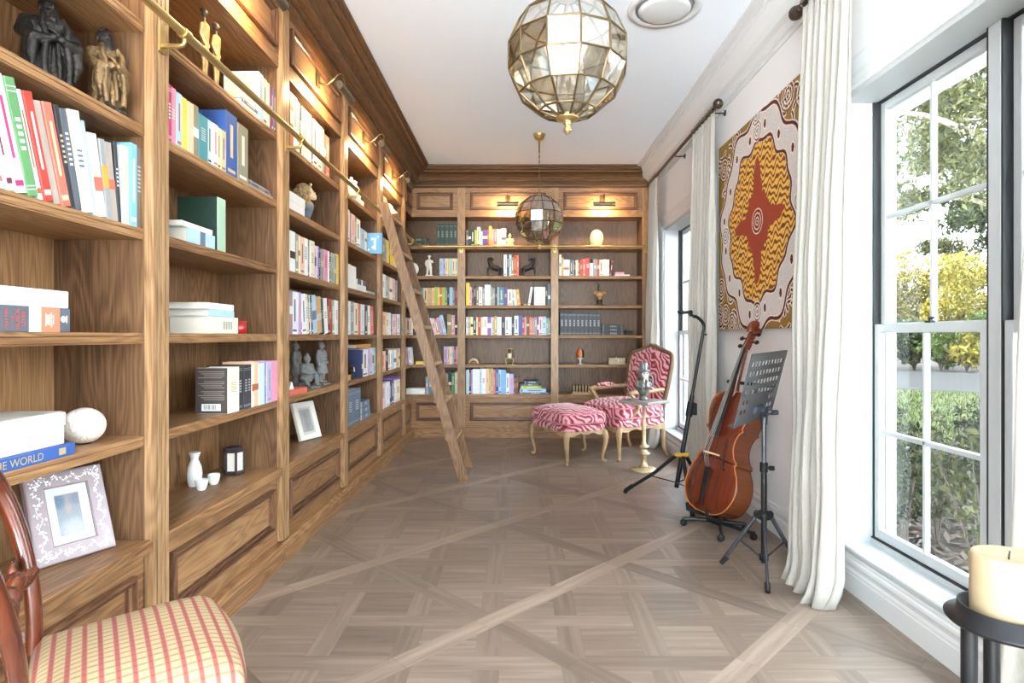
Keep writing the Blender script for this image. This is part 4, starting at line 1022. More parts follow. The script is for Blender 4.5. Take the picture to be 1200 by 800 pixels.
fuse(m.build('collar', flat('gold_collar', srgb(190,160,92), .45, .3, var=.2), t), .003, 1)
m = MB(); m.ell((0,.0,.205), (.042,.046,.05)); m.ell((0,-.042,.188), (.025,.032,.023)); m.ell((0,-.06,.178), (.019,.018,.014)); m.ell((0,-.045,.207), (.012,.03,.012))
m.ell((0,-.074,.192), (.009,.006,.007))
for s_ in (-1, 1): m.ell((s_*.018,-.038,.214), (.009,.006,.006)); m.ell((s_*.022,-.03,.185), (.012,.02,.016))
fuse(m.build('head', flat('lion_face', srgb(214,196,160), .6, var=.15, vscale=50), t), .003, 1)
m = MB(); r = random.Random(3)
for i in range(120):
    a = r.uniform(0, 2*PI); b_ = r.uniform(-.9, 1.3); d = Vector((math.cos(a)*math.cos(b_), math.sin(a)*math.cos(b_), math.sin(b_)))
    if d.y < -.45: continue
    c = Vector((0,.012,.2)); p0 = c+Vector((d.x*.036,d.y*.036,d.z*.046)); p1 = c+Vector((d.x*.058,d.y*.056,d.z*.062))+Vector((0,.006,-.012)); p2 = p1+Vector((r.uniform(-.006,.006),.004,-.018))
    m.tube([p0,p1,p2], [.012,.009,.003], 6)
m.ell((0,.02,.205), (.046,.042,.055))
fuse(m.build('mane', flat('lion_mane', srgb(168,140,98), .7, var=.3, vscale=40), t), .0032, 0)
m = MB()
for s_ in (-1, 1): m.ell((s_*.034,-.012,.246), (.011,.007,.012))
m.build('ears', MATS['lion_face'], t)

# grey warriors
def warrior(label, x, y, rz, H, kneel=False, bun=False):
    t = thing('warrior_figure', label, 'figurine', (x, y, LV[1]), rz, 'grey clay warrior figures')
    k = H/.28 if not kneel else H/.2; m = MB(); S = lambda *p: tuple(a*k for a in p)
    if not kneel:
        for s_ in (-1, 1):
            m.tube([S(s_*.017,0,.018), S(s_*.018,0,.06), S(s_*.02,0,.1)], [.013*k,.016*k,.018*k], 12); m.ell(S(s_*.018,-.012,.02), (.013*k,.022*k,.009*k))
        m.lathe([(.05*k,.075*k),(.047*k,.1*k),(.036*k,.14*k),(.034*k,.15*k)], n=24, sy=.8); m.lathe([(.001,.075*k),(.05*k,.075*k)], n=24, sy=.8)
        base = .14; hz = 0
    else:
        m.ell(S(0,.01,.055), (.042*k,.04*k,.032*k))
        m.tube([S(.02,0,.06), S(.035,-.045,.075), S(.036,-.048,.02)], [.02*k,.019*k,.014*k], 12); m.ell(S(.036,-.058,.02), (.012*k,.022*k,.009*k))
        m.tube([S(-.02,0,.055), S(-.034,-.04,.026), S(-.034,.03,.022)], [.02*k,.018*k,.013*k], 12)
        base = .06; hz = -.08
    m.tube([S(0,0,base), S(0,0,base+.03), S(0,0,base+.06), S(0,0,base+.085), S(0,0,base+.098)], [.034*k,.032*k,.036*k,.03*k,.012*k], 18)
    for i in range(4): m.lathe([(.036*k,(base+.012+.016*i)*k),(.0385*k,(base+.016+.016*i)*k),(.036*k,(base+.02+.016*i)*k)], n=18)
    for s_ in (-1, 1):
        sh = S(s_*.036,0,base+.082); m.ell(sh, (.016*k,.016*k,.015*k))
        if kneel: pts = [sh, S(s_*.05,-.004,base+.045), S(s_*.026,-.045,base+.032)]
        else: pts = [sh, S(s_*.052,.002,base+.04), S(s_*(.048 if s_ < 0 else .03),-.028 if s_ > 0 else -.006,base+(.01 if s_ > 0 else -.005))]
        m.tube(pts, [.014*k,.013*k,.010*k], 10); m.ell(pts[-1], (.010*k,.010*k,.011*k))
    fuse(m.build('armoured_body', STONE, t), .0032, 1)
    h = MB(); zc = base+.122
    h.cyl(S(0,0,base+.09), S(0,0,base+.108), .011*k); h.ell(S(0,-.002,zc), (.0175*k,.02*k,.024*k), 0, 16); h.ell(S(0,-.021,zc-.002), (.004*k,.005*k,.006*k))
    for s_ in (-1, 1): h.ell(S(s_*.018,.002,zc), (.003*k,.006*k,.008*k)); h.ell(S(s_*.007,-.018,zc+.006), (.003*k,.003*k,.002*k))
    h.ell(S(0,.004,zc+.014), (.019*k,.02*k,.016*k))
    if bun: h.tube([S(0,.004,zc+.022), S(.004,.004,zc+.04), S(.012,.002,zc+.044)], [.011*k,.009*k,.005*k], 8)
    else: h.cyl(S(.006,.006,zc+.022), S(.006,.006,zc+.038), .0085*k)
    fuse(h.build('head', STONE, t), .0024, 1)
    MB().box(-.045*k, .045*k, (-.075 if kneel else -.045)*k, .045*k, 0, .012*k, b=.002).build('base', STONE, t)
warrior('grey warrior figure standing upright at right beside kneeling warrior', -1.345, 4.03, PI/2-.15, .285)
warrior('grey warrior figure kneeling in front of a standing one', -1.36, 3.80, PI/2-.4, .2, kneel=True)
warrior('grey warrior figure with topknot standing behind kneeling warrior', -1.46, 3.87, PI/2+.2, .28, bun=True)
t = thing('place_card', 'small white folded cards standing on coral red book', 'card', (-1.30, 3.33, LV[1]+.0306), PI/2)
for i in range(3): MB().prism([(-.012,0),(.012,0),(.001,.042),(-.001,.042)], -.03, .03, 'yz', M=Matrix.Translation((-.035+.035*i,.012*(i%2),0)) @ Matrix.Rotation(.3*i,4,'Z')).build('folded_card', flat('card_white', srgb(238,238,236), .8), t)

# white vase on the top shelf
t = thing('vase', 'round white lidded jar on top shelf left of ladder head', 'vase', (-1.37, 4.83, LV[5]))
MB().lathe([(.045,0),(.05,.006),(.072,.06),(.082,.11),(.074,.155),(.05,.185),(.044,.195),(.05,.205)], n=36).build('body', PORC, t)
MB().lathe([(.054,.204),(.052,.214),(.034,.226),(.012,.232),(.012,.238),(.016,.246),(.01,.254),(.001,.256)], n=36).build('lid', PORC, t)
for i, (y0, y1, c, lb) in enumerate(((4.56,4.68,'pale blue','small pale box lying before the white lidded jar'),(4.70,4.80,'white','small white box lying before the white lidded jar'))):
    t = thing('box', lb, 'box', (-1.285, (y0+y1)/2, LV[5]), PI/2)
    MB().box(-(y1-y0)/2, (y1-y0)/2, -.03, .03, 0, .034, b=.002).build('tray', bookmat(c), t); MB().box(-(y1-y0)/2-.001, (y1-y0)/2+.001, -.031, .031, .022, .042, b=.002).build('lid', bookmat(c), t)
# carved bird with two small boxes
t = thing('bird_figurine', 'dark carved bird with white wing before navy book', 'figurine', (-1.30, 4.56, LV[1]), PI/2+.4)
m = MB(); m.ell((0,0,.07), (.045,.028,.03), M=Ry(-15)); m.tube([(.03,0,.085),(.045,0,.105),(.058,0,.112)], [.018,.014,.006], 10); m.tube([(-.03,0,.065),(-.07,0,.06)], [.016,.004], 8); m.cyl((0,0,.0),(0,0,.05),.012); m.lathe([(.03,0),(.03,.008),(.014,.014)], n=16)
fuse(m.build('body', WD, t), .003, 1)
m = MB(); m.ell((-.012,-.027,.074), (.034,.006,.018), M=Ry(-20)); m.build('wing', PLAST, t)
for lb, y, c in (('small tan wooden box at left before navy book', 4.40, 'tan'), ('small dark grey box before navy book', 4.51, 'charcoal')):
    t = thing('box', lb, 'box', (-1.262, y, LV[1]), PI/2)
    w_ = .045
    MB().box(-w_, w_, -.002, .03, 0, .032, b=.002).build('tray', bookmat(c), t); MB().box(-w_-.001, w_+.001, -.003, .031, .024, .042, b=.002).build('lid', bookmat(c), t)

# corner: plate on edge and white statuette
Yb = 6.93
t = thing('plate', 'round white plate standing on edge in corner bookcase behind ladder', 'plate', (backX(482.5, Yb), Yb, LV[4]+.003))
MB().lathe([(.001,0),(.05,.001),(.055,.006),(.082,.012),(.082,.016),(.054,.011),(.048,.006),(.001,.005)], n=40, M=Matrix.Translation((0,.02,.081)) @ Matrix.Rotation(PI/2-.16,4,'X')).build('dish', PORC, t)
MB().box(-.03,.03,.0,.03,-.003,.004).tube([(-.02,.03,0),(-.02,.05,.06)],.003,6).tube([(.02,.03,0),(.02,.05,.06)],.003,6).build('stand', BLACK, t)
t = thing('statuette', 'white statuette of a standing figure in a hat on corner shelf', 'figurine', (backX(503, 6.91), 6.91, LV[4]))
m = MB()
for s_, f in ((-1, 0), (1, -.02)): m.tube([(s_*.02+.004*s_, f, .016),(s_*.02,f*.6,.06),(s_*.014,0,.115)], [.011,.014,.018], 12); m.ell((s_*.024,f-.014,.02),(.012,.022,.008))
m.tube([(0,0,.11),(0,0,.135),(0,0,.17),(0,0,.19),(0,0,.2)], [.026,.026,.033,.028,.010], 18)
m.lathe([(.036,.1),(.028,.13)], n=18, sy=.8)
m.tube([(-.03,0,.186),(-.044,.002,.15),(-.034,-.014,.118)], [.011,.010,.008], 10); m.tube([(.03,0,.186),(.045,-.004,.162),(.02,-.03,.172)], [.011,.010,.008], 10)
m.cyl((0,0,.195),(0,0,.21),.009); m.ell((0,-.002,.223),(.014,.016,.019)); m.ell((0,-.019,.222),(.003,.004,.004))
fuse(m.build('body', PLAST, t), .003, 1)
MB().lathe([(.026,.233),(.026,.236),(.016,.238),(.015,.248),(.001,.249)], n=24).build('hat', PLAST, t)
MB().box(-.042,.042,-.034,.03,0,.014,b=.003).build('base', PLAST, t)

# middle bay of the back wall
t = thing('buddha_figurine', 'small cream seated buddha right of upper row of books', 'figurine', (backX(597.5, 6.92), 6.92, LV[5]))
CRM = flat('cream_ivory', srgb(226,206,160), .55, var=.1)
m = MB(); m.ell((0,0,.026),(.046,.034,.024)); m.ell((0,0,.07),(.032,.026,.036))
for s_ in (-1,1): m.tube([(s_*.03,0,.094),(s_*.042,-.004,.06),(s_*.01,-.032,.045)],[.011,.011,.008],8); m.ell((s_*.03,-.016,.022),(.022,.022,.014))
fuse(m.build('seated_body', CRM, t), .003, 1)
m = MB(); m.cyl((0,0,.098),(0,0,.114),.009); m.ell((0,-.002,.128),(.0165,.018,.02)); m.ell((0,.0,.15),(.007,.007,.008)); m.ell((0,-.02,.126),(.003,.003,.004))
for s_ in (-1,1): m.ell((s_*.017,0,.124),(.003,.005,.01))
fuse(m.build('head', CRM, t), .0024, 1)
def horse_bookend(px, s_, label):
    t = thing('bookend', label, 'bookend', (backX(px, 6.93), 6.93, LV[4]), 0, 'dark horse bookends')
    m = MB()
    m.tube([(s_*-.05,0,.09),(0,0,.1),(s_*.045,0,.125)], [.03,.032,.028], 12)
    m.tube([(s_*.04,0,.13),(s_*.06,0,.165),(s_*.066,0,.2)], [.026,.02,.017], 12); m.tube([(s_*.062,0,.205),(s_*.03,0,.208),(s_*.008,0,.19)][::1], [.017,.015,.009], 10)
    for x, zt in ((-.045,0),(-.055,.0)): m.tube([(s_*x,.014*(1 if x<-.05 else -1),.085),(s_*(x-.014),.014*(1 if x<-.05 else -1),.045),(s_*(x-.004),.014*(1 if x<-.05 else -1),.008)], [.015,.009,.007], 8)
    for k_ in (-1,1): m.tube([(s_*.045,.014*k_,.115),(s_*.085,.014*k_,.075+.02*k_),(s_*.07,.014*k_,.03+.02*k_)], [.013,.008,.006], 8)
    m.tube([(s_*-.06,0,.1),(s_*-.09,0,.09),(s_*-.095,0,.03)], [.008,.012,.004], 8)
    for i in range(6): m.ell((s_*(.045+.004*i),0,.15+.012*i),(.016,.006,.012))
    fuse(m.build('horse', DARKB, t), .0035, 1)
    MB().box(-.1,.1,-.03,.03,0,.01,b=.002).build('base', DARKB, t)
horse_bookend(579.4, -1, 'dark horse bookend left of six upright books')
horse_bookend(618.8, 1, 'dark horse bookend right of six upright books')
t = thing('shell', 'small brown shell lying right of amber book', 'shell', (backX(613.6, 6.92), 6.92, LV[3]))
m = MB(); pts = [(.028*math.cos(a)*(1-a/9), .02*math.sin(a)*(1-a/9), .014+.003*a) for a in [i*.35 for i in range(18)]]
m.tube(pts, [.014*(1-i/20) for i in range(18)], 10); fuse(m.build('spiral', flat('shell_brown', srgb(168,122,82), .4, var=.25), t), .002, 1)
m = MB(); m.ell((.02,-.012,.01),(.02,.01,.009)); m.build('lip', flat('shell_pale', srgb(216,186,150), .4), t)
t = thing('shell', 'large tan arched shell lying left on shelf with glass lantern', 'shell', (backX(555, 6.92), 6.92, LV[1]))
m = MB(); pts = [(.05*math.cos(a), 0, .006+.052*math.sin(a)) for a in [PI*i/12 for i in range(13)]]
m.tube(pts, [.009+.009*math.sin(PI*i/12) for i in range(13)], 10, sq=1.6); m.build('arch', flat('tan_shell', srgb(206,184,150), .5, var=.15), t)
m = MB(); m.ell((0,.004,.018),(.042,.02,.02)); m.build('inner_shell', flat('brown_shell', srgb(128,104,84), .5, var=.2), t)
t = thing('candle_lantern', 'glass candle lantern on four curled gilt feet on back shelf', 'lantern', (backX(597, 6.92), 6.92, LV[1]))
GILT = flat('pale_gilt', srgb(206,182,132), .35, .6, var=.15)
m = MB()
for i in range(4):
    a = PI/4+PI/2*i; c, s_ = math.cos(a), math.sin(a)
    m.tube(bez([(.02*c,.02*s_,.07),(.045*c,.045*s_,.078),(.066*c,.066*s_,.05),(.05*c,.05*s_,.02),(.058*c,.058*s_,.006),(.07*c,.07*s_,.008)],4), .007, 8)
    m.cyl((.04*c,.04*s_,.07),(.04*c,.04*s_,.182),.003)
m.lathe([(.05,.066),(.052,.072),(.048,.078),(.001,.078)], n=24); m.lathe([(.044,.178),(.046,.184),(.04,.188),(.04,.178)], n=24)
m.build('stand', GILT, t)
MB().lathe([(.037,.08),(.038,.17),(.036,.17),(.035,.08)], n=24).build('glass', GLASS, t)
MB().lathe([(.024,.079),(.024,.128),(.02,.131),(.001,.129)], n=20).build('candle', flat('candle_wax', srgb(240,232,214), .5), t)
# cream pull-tag hanging from the counter edge
# right bay of the back wall
t = thing('stone_egg', 'cream stone egg standing on top shelf of back right bookcase', 'ornament', (backX(699, 6.95), 6.95, LV[5]+.002))
ONYX = flat('onyx_cream', srgb(240,224,176), .3, var=.05); ONYX.node_tree.nodes['Principled BSDF'].inputs['Subsurface Weight'].default_value = .3
MB().lathe([(.056,0),(.066,.012),(.08,.05),(.085,.09),(.08,.13),(.066,.165),(.045,.188),(.02,.2),(.001,.203)], n=36).build('egg', ONYX, t)
MB().lathe([(.05,-.002),(.056,.0),(.056,.003),(.05,.004)], n=28).build('foot', BLACK, t)
t = thing('flower_ornament', 'carved tan flower with curling stem on dark stand', 'ornament', (backX(702.6, 6.95), 6.95, LV[3]))
FL = flat('carved_tan_wood', srgb(176,132,86), .5, var=.25, vscale=25)
m = MB(); m.ell((0,0,.135),(.05,.036,.045))
for a, e, l_ in ((0,.05,.085),(PI,.1,.085),(.9,.2,.075),(2.3,.2,.07),(-1.1,-.25,.075),(-2.1,-.25,.075),(1.6,.5,.06)):
    d = Vector((math.cos(a), math.sin(a)*.6, e)); m.tube([Vector((0,0,.14))+d*.02, Vector((0,0,.145))+d*l_*.7, Vector((0,0,.14))+d*l_], [.03,.022,.004], 10, sq=.6)
m.tube([(0,0,.11),(0,0,.07)],[.03,.018],10)
fuse(m.build('petals', FL, t), .004, 1)
m = MB(); m.lathe([(.055,0),(.058,.008),(.03,.018),(.024,.05),(.036,.072),(.001,.076)], n=24); m.build('stand', DARKB, t)
m = MB(); m.tube(bez([(-.01,0,.16),(-.016,0,.21),(-.004,0,.235),(-.02,0,.262),(-.034,0,.27)],5), [.012-.0004*i for i in range(21)], 8); m.build('stem', DARKB, t)
t = thing('box', 'small black box lying right of the dark stacked volumes', 'box', (backX(737, 6.93), 6.93, LV[2]))
MB().box(-.045,.045,-.03,.03,0,.034,b=.002).build('tray', BLACK, t); MB().box(-.046,.046,-.031,.031,.03,.05,b=.003).build('lid', BLACK, t)
t = thing('egg_ornament', 'orange and black polished egg on clear stand', 'ornament', (backX(680, 6.95), 6.95, LV[1]))
EGG, nt, b = newmat('orange_egg'); tc = N(nt,'ShaderNodeTexCoord'); sx = N(nt,'ShaderNodeSeparateXYZ'); L(nt, tc.outputs['Object'], sx.inputs[0])
L(nt, ramp(nt, mathn(nt,'ADD',mathn(nt,'MULTIPLY',sx.outputs[0],10.0),.5), [(.1,srgb(150,60,30)),(.35,srgb(206,112,60)),(.62,srgb(226,150,96)),(.7,srgb(40,34,34)),(.95,srgb(28,24,26))]), b.inputs['Base Color']); b.inputs['Roughness'].default_value=.15
MB().lathe([(.001,.062),(.03,.066),(.044,.085),(.048,.115),(.042,.15),(.028,.175),(.012,.185),(.001,.187)], n=32).build('egg', EGG, t)
CLEAR = glassmat('clear_acrylic', (.93,.95,.96,1), .15)
m = MB(); m.lathe([(.036,0),(.036,.006),(.012,.012),(.012,.05),(.03,.06),(.04,.075),(.036,.076),(.026,.066),(.008,.058)], n=24); m.build('stand', flat('frosted_stand', srgb(206,206,206), .25), t)
def relief_box(px0, px1, label, knob):
    w_ = (backX(px1, 6.93)-backX(px0, 6.93))/2; t = thing('trinket_box', label, 'box', (backX((px0+px1)/2, 6.96), 6.96, LV[1]), 0, 'carved cream boxes on the back shelf')
    TB = flat('carved_cream', srgb(206,192,164), .6, var=.2, vscale=60, bump=.4, bscale=90)
    MB().box(-w_, w_, -.04, .04, 0, .05, b=.003).build('body', TB, t); MB().box(-w_-.002, w_+.002, -.042, .042, .051, .076, b=.006).build('lid', TB, t)
    m = MB(); m.lathe([(.006,.076),(.009,.084),(.004,.092),(.001,.093)], n=12); m.build('knob', GILT, t)
    MB().box(.01, .02, -.0445, -.041, .03, .062, b=.001).build('clasp', WHITE_INK, t)
relief_box(712.5, 732, 'long cream carved box with small clasp beside orange egg', 1)
relief_box(736, 748, 'short cream carved box next to the red armchair back', 1)
t = thing('bottle', 'small olive bottle with pale stopper on counter behind armchair', 'bottle', (backX(733, 6.95), 6.95, LV[0]+.0))
MB().lathe([(.022,0),(.026,.004),(.026,.07),(.018,.085),(.01,.092),(.01,.105)], n=20).build('body', flat('olive_bottle', srgb(120,112,78), .3), t)
MB().lathe([(.012,.104),(.012,.125),(.006,.14),(.001,.142)], n=16).build('stopper', flat('pale_stopper', srgb(206,196,170), .5), t)
# chess set
cb = thing('chess_board', 'wooden chess board lying on counter behind red footstool', 'chess board', (backX(684, 6.97), 6.97, LV[0]))
MB().box(-.15,.15,-.11,.11,0,.016,b=.002).build('board', flat('chess_rim', srgb(176,140,98), .5), cb)
m = MB()
for i in range(8):
    for j in range(8):
        m.box(-.14+.035*i, -.105+.035*i, -.1+.025*j, -.075+.025*j, .0162, .0172, (i+j) % 2)
m.build('squares', [flat('chess_light', srgb(216,190,146), .4), flat('chess_dark', srgb(84,54,36), .4)], cb)
CL_ = flat('chess_pale', srgb(206,180,136), .4); CD_ = flat('chess_black', srgb(58,44,38), .4)
PAWN = [(.0095,0),(.0105,.003),(.008,.008),(.0045,.014),(.004,.026),(.0065,.029),(.0045,.031),(.0065,.037),(.005,.043),(.001,.045)]
KING = [(.012,0),(.013,.004),(.009,.012),(.0055,.022),(.005,.05),(.009,.054),(.006,.057),(.0085,.07),(.006,.074),(.003,.078),(.003,.088),(.001,.089)]
r = random.Random(5); pn = 0
for j, prof, m_, nm_ in ((0,KING,CL_,'tall pale'),(1,PAWN,CL_,'pale pawn'),(6,PAWN,CD_,'dark pawn'),(7,KING,CD_,'tall dark')):
    for i in range(8):
        o = MB().lathe(prof, n=12).build('chess_piece', m_, None, (backX(684,6.97)-.1225+.035*i, 6.97-.0875+.025*j, LV[0]+.0174))
        k_ = 1+(r.uniform(-.18,.08) if prof is KING else 0); o.scale = (1,1,k_)
        tag(o, '%s chess piece, %s from the left on the wooden board' % (nm_, ORD[i+1]), 'chess piece', 'chess pieces on the board')
# ================================================================ furniture and instruments
# ---- red coral-pattern fabric
def coral_fabric(name, c0, c1, c2, sc=27.0):
    m, nt, b = newmat(name)
    tc = N(nt, 'ShaderNodeTexCoord')
    n0 = N(nt, 'ShaderNodeTexNoise', Scale=9.0, Detail=1.0); L(nt, tc.outputs['Object'], n0.inputs['Vector'])
    va = N(nt, 'ShaderNodeVectorMath', operation='SCALE'); va.inputs['Scale'].default_value = .10
    L(nt, n0.outputs['Color'], va.inputs[0])
    ad = N(nt, 'ShaderNodeVectorMath', operation='ADD'); L(nt, tc.outputs['Object'], ad.inputs[0]); L(nt, va.outputs[0], ad.inputs[1])
    w = N(nt, 'ShaderNodeTexWave', wave_type='BANDS', bands_direction='DIAGONAL', Scale=sc/PI, Distortion=4.2, Detail=0.0)
    w.inputs['Detail Scale'].default_value = 1.4
    L(nt, ad.outputs[0], w.inputs['Vector'])
    col = ramp(nt, w.outputs['Fac'], [(.16, c0), (.3, c1), (.52, c1), (.64, c2), (.9, c2)])
    L(nt, col, b.inputs['Base Color']); b.inputs['Roughness'].default_value = .75; b.inputs['Sheen Weight'].default_value = .4
    b.inputs['Sheen Roughness'].default_value = .4
    return m
CORAL = coral_fabric('red_coral_fabric', srgb(132, 28, 44), srgb(186, 78, 94), srgb(220, 166, 172))
PALEWOOD = flat('pale_gilded_wood', srgb(160, 130, 94), .42, var=.28, vscale=14)
DARKTOP = flat('worn_brown_wood', srgb(112, 84, 62), .45, var=.2, vscale=14)
def cushion(m, hx, hy, z0, z1, dome, mi=0, n=18, rad=.25, skew=0.0):
    """box cushion with crowned top and soft edge, centred on the origin"""
    def out(u):                       # rounded-rectangle ring, u in 0..1
        a = 2*PI*u; c, s_ = math.cos(a), math.sin(a); e = .22
        return (hx*math.copysign(abs(c)**e, c), hy*math.copysign(abs(s_)**e, s_))
    R = 64; rings = []
    h = z1-z0
    for k, (sc, z) in enumerate(((.86,z0),(.965,z0+.004),(.995,z0+h*.16),(1.01,z0+h*.5),(.995,z1-h*.16),(.97,z1-.003),(.93,z1+dome*.10),(.8,z1+dome*.42),(.6,z1+dome*.72),(.35,z1+dome*.93),(.1,z1+dome))):
        rings.append([(out(i/R)[0]*sc, out(i/R)[1]*sc, z) for i in range(R)])
    vs = [p for r in rings for p in r]
    fs = [(i*R+j, i*R+(j+1)%R, (i+1)*R+(j+1)%R, (i+1)*R+j) for i in range(len(rings)-1) for j in range(R)]
    m.add(vs, fs, mi, True); m.add(rings[0], [tuple(range(R))[::-1]], mi); m.add(rings[-1], [tuple(range(R))], mi, True)
def piping(m, hx, hy, z, r=.006, mi=0):
    pts = []
    for i in range(65):
        a = 2*PI*i/64; c, s_ = math.cos(a), math.sin(a); pts.append((hx*math.copysign(abs(c)**.22,c), hy*math.copysign(abs(s_)**.22,s_), z))
    m.tube(pts, r, 8, mi)
def cabriole(px, py, dx, dy, top, s=1.0):
    """curved leg; (dx,dy) points outward at the corner"""
    m = MB(); d = Vector((dx, dy, 0)).normalized()
    P = lambda o, z: Vector((px, py, z))+d*o
    pts = bez([P(0, top), P(.012*s, top*.86), P(.020*s, top*.72), P(.006*s, top*.46), P(-.012*s, top*.22), P(-.006*s, top*.07), P(.014*s, .018), P(.024*s, .008)], 5)
    rs = lerp_list([.03*s,.031*s,.027*s,.019*s,.0145*s,.0135*s,.0165*s,.010*s], 5)
    m.tube(pts, rs, 10); return m
def apron(hx, hy, zt, inset=.02, drop=.05):
    """carved serpentine rail on four sides"""
    m = MB()
    for ax in (0, 1):
        for s_ in (-1, 1):
            Lh = hx if ax == 0 else hy; off = (hy if ax == 0 else hx)-inset
            n = 24; top = []; bot = []
            for i in range(n+1):
                u = -1+2*i/n
                d = drop*(.62+.38*math.cos(3*PI*u/1.0)*.5+.42*abs(u)**3)
                top.append((u*Lh*.96, zt)); bot.append((u*Lh*.96, zt-d))
            poly = top+bot[::-1]
            if ax == 0: m.prism(poly, s_*off-.011, s_*off+.011, 'xz')
            else: m.prism(poly, s_*off-.011, s_*off+.011, 'yz')
            # bead along the lower edge
            m.tube([((p[0], s_*(off+.008), p[1]) if ax == 0 else (s_*(off+.008), p[0], p[1])) for p in bot], .006, 6)
    return m
# footstool: width axis along local x, length along local y
ang = math.atan2(.196, .377)
t = thing('footstool', 'red and white coral-patterned footstool with carved curved legs', 'footstool', (.477, 5.69, 0), ang)
HX, HY = .215, .325
m = MB(); cushion(m, HX+.012, HY+.012, .30, .365, .015); m.build('upholstered_seat', CORAL, t)
m = MB(); cushion(m, HX+.02, HY+.02, .375, .468, .055); c = m.build('cushion', CORAL, t)
m = MB(); piping(m, HX+.016, HY+.016, .464); piping(m, HX+.016, HY+.016, .380); m.build('piping', flat('pink_piping', srgb(206,120,130), .7), c)
apron(HX+.008, HY+.008, .315, .015).build('apron', PALEWOOD, t)
for sx_ in (-1, 1):
    for sy_ in (-1, 1): cabriole(sx_*(HX-.012), sy_*(HY-.012), sx_, sy_, .30).build('leg', PALEWOOD, t)
# armchair: local -y is the way it faces
t = thing('armchair', 'carved wooden armchair upholstered in red and white coral pattern', 'armchair', (1.05, 5.90, 0), 0)
f_ = Vector((-.879, -.477, 0)); t.rotation_euler = (0, 0, math.atan2(f_.y, f_.x)+PI/2)
HX, HY = .30, .285
m = MB(); cushion(m, HX+.01, HY+.01, .31, .385, .015); m.build('upholstered_seat', CORAL, t)
m = MB(); cushion(m, HX+.012, HY+.006, .395, .50, .07); c = m.build('cushion', CORAL, t)
m = MB(); piping(m, HX+.008, HY+.002, .496); piping(m, HX+.008, HY+.002, .40); m.build('piping', MATS['pink_piping'], c)
apron(HX+.006, HY+.006, .325, .015, .055).build('apron', PALEWOOD, t)
for sx_ in (-1, 1): cabriole(sx_*(HX-.012), -HY+.012, sx_, -1, .32, 1.05).build('leg', PALEWOOD, t)
for sx_ in (-1, 1):
    m = MB(); pts = bez([(sx_*.27,.265,.34),(sx_*.275,.275,.22),(sx_*.278,.285,.10),(sx_*.285,.33,.0)],6)
    pts[-1].z = .002
    m.tube(pts, lerp_list([.03,.025,.019,.016],6), 10); m.build('leg', PALEWOOD, t)
# back: shaped frame and stuffed panel, leaning back
lean = math.radians(11); BM = Matrix.Translation((0, .265, .44)) @ Matrix.Rotation(-lean, 4, 'X')
def back_outline(k=0.0):
    pts = [(-.27+k,0+k),(-.295+k,.16),(-.312+k,.34),(-.318+k,.48-k*.6),(-.29+k*.8,.565-k),(-.2+k*.3,.594-k),(-.12,.618-k),(-.05,.642-k),(0,.65-k)]
    pts = pts+[(-x,z) for x,z in pts[-2::-1]]
    sm = bez([(x,0,z) for x,z in pts], 5)
    return [(p.x, p.z) for p in sm]
m = MB()
ol = [BM @ Vector((x,0,z)) for x,z in back_outline()]
m.tube(ol+[ol[0]], .024, 10); m.build('back_frame', DARKTOP, t)
m = MB(); ol2 = back_outline(.012); n = len(ol2)
cx0, cz0 = 0, .33
rings = []
for sc, y in ((1,.018),(1,-.012),(.93,-.032),(.7,-.046),(.4,-.052),(.05,-.054)): rings.append([BM @ Vector((cx0+(x-cx0)*sc, y, cz0+(z-cz0)*sc)) for x,z in ol2])
vs = [p for r_ in rings for p in r_]
m.add(vs, [(i*n+j, i*n+(j+1)%n, (i+1)*n+(j+1)%n, (i+1)*n+j) for i in range(len(rings)-1) for j in range(n)], 0, True); m.add(rings[0], [tuple(range(n))]); m.add(rings[-1], [tuple(range(n))], 0, True)
m.build('back_panel', CORAL, t)
m = MB()
for a in range(5): m.ell(BM @ Vector((-.03+.015*a, -.02, .65+.008*(2-abs(a-2)))), (.014,.012,.012))
m.build('carved_crest', DARKTOP, t)
for sx_ in (-1, 1):
    m = MB(); m.tube(bez([(sx_*.285,.275,.655),(sx_*.305,.16,.652),(sx_*.32,.02,.648),(sx_*.322,-.11,.645),(sx_*.318,-.17,.632)],6), lerp_list([.02,.02,.021,.023,.018],6), 10)
    m.ell((sx_*.318,-.165,.636),(.026,.028,.022))
    m.tube(bez([(sx_*.316,-.16,.63),(sx_*.322,-.11,.57),(sx_*.318,-.07,.5),(sx_*.295,-.12,.42),(sx_*.285,-.14,.345)],6), lerp_list([.017,.018,.019,.02,.022],6), 10)
    a = m.build('arm', PALEWOOD, t)
    m = MB(); m.ell((sx_*.312,.02,.672),(.034,.12,.026)); m.build('arm_pad', CORAL, a)
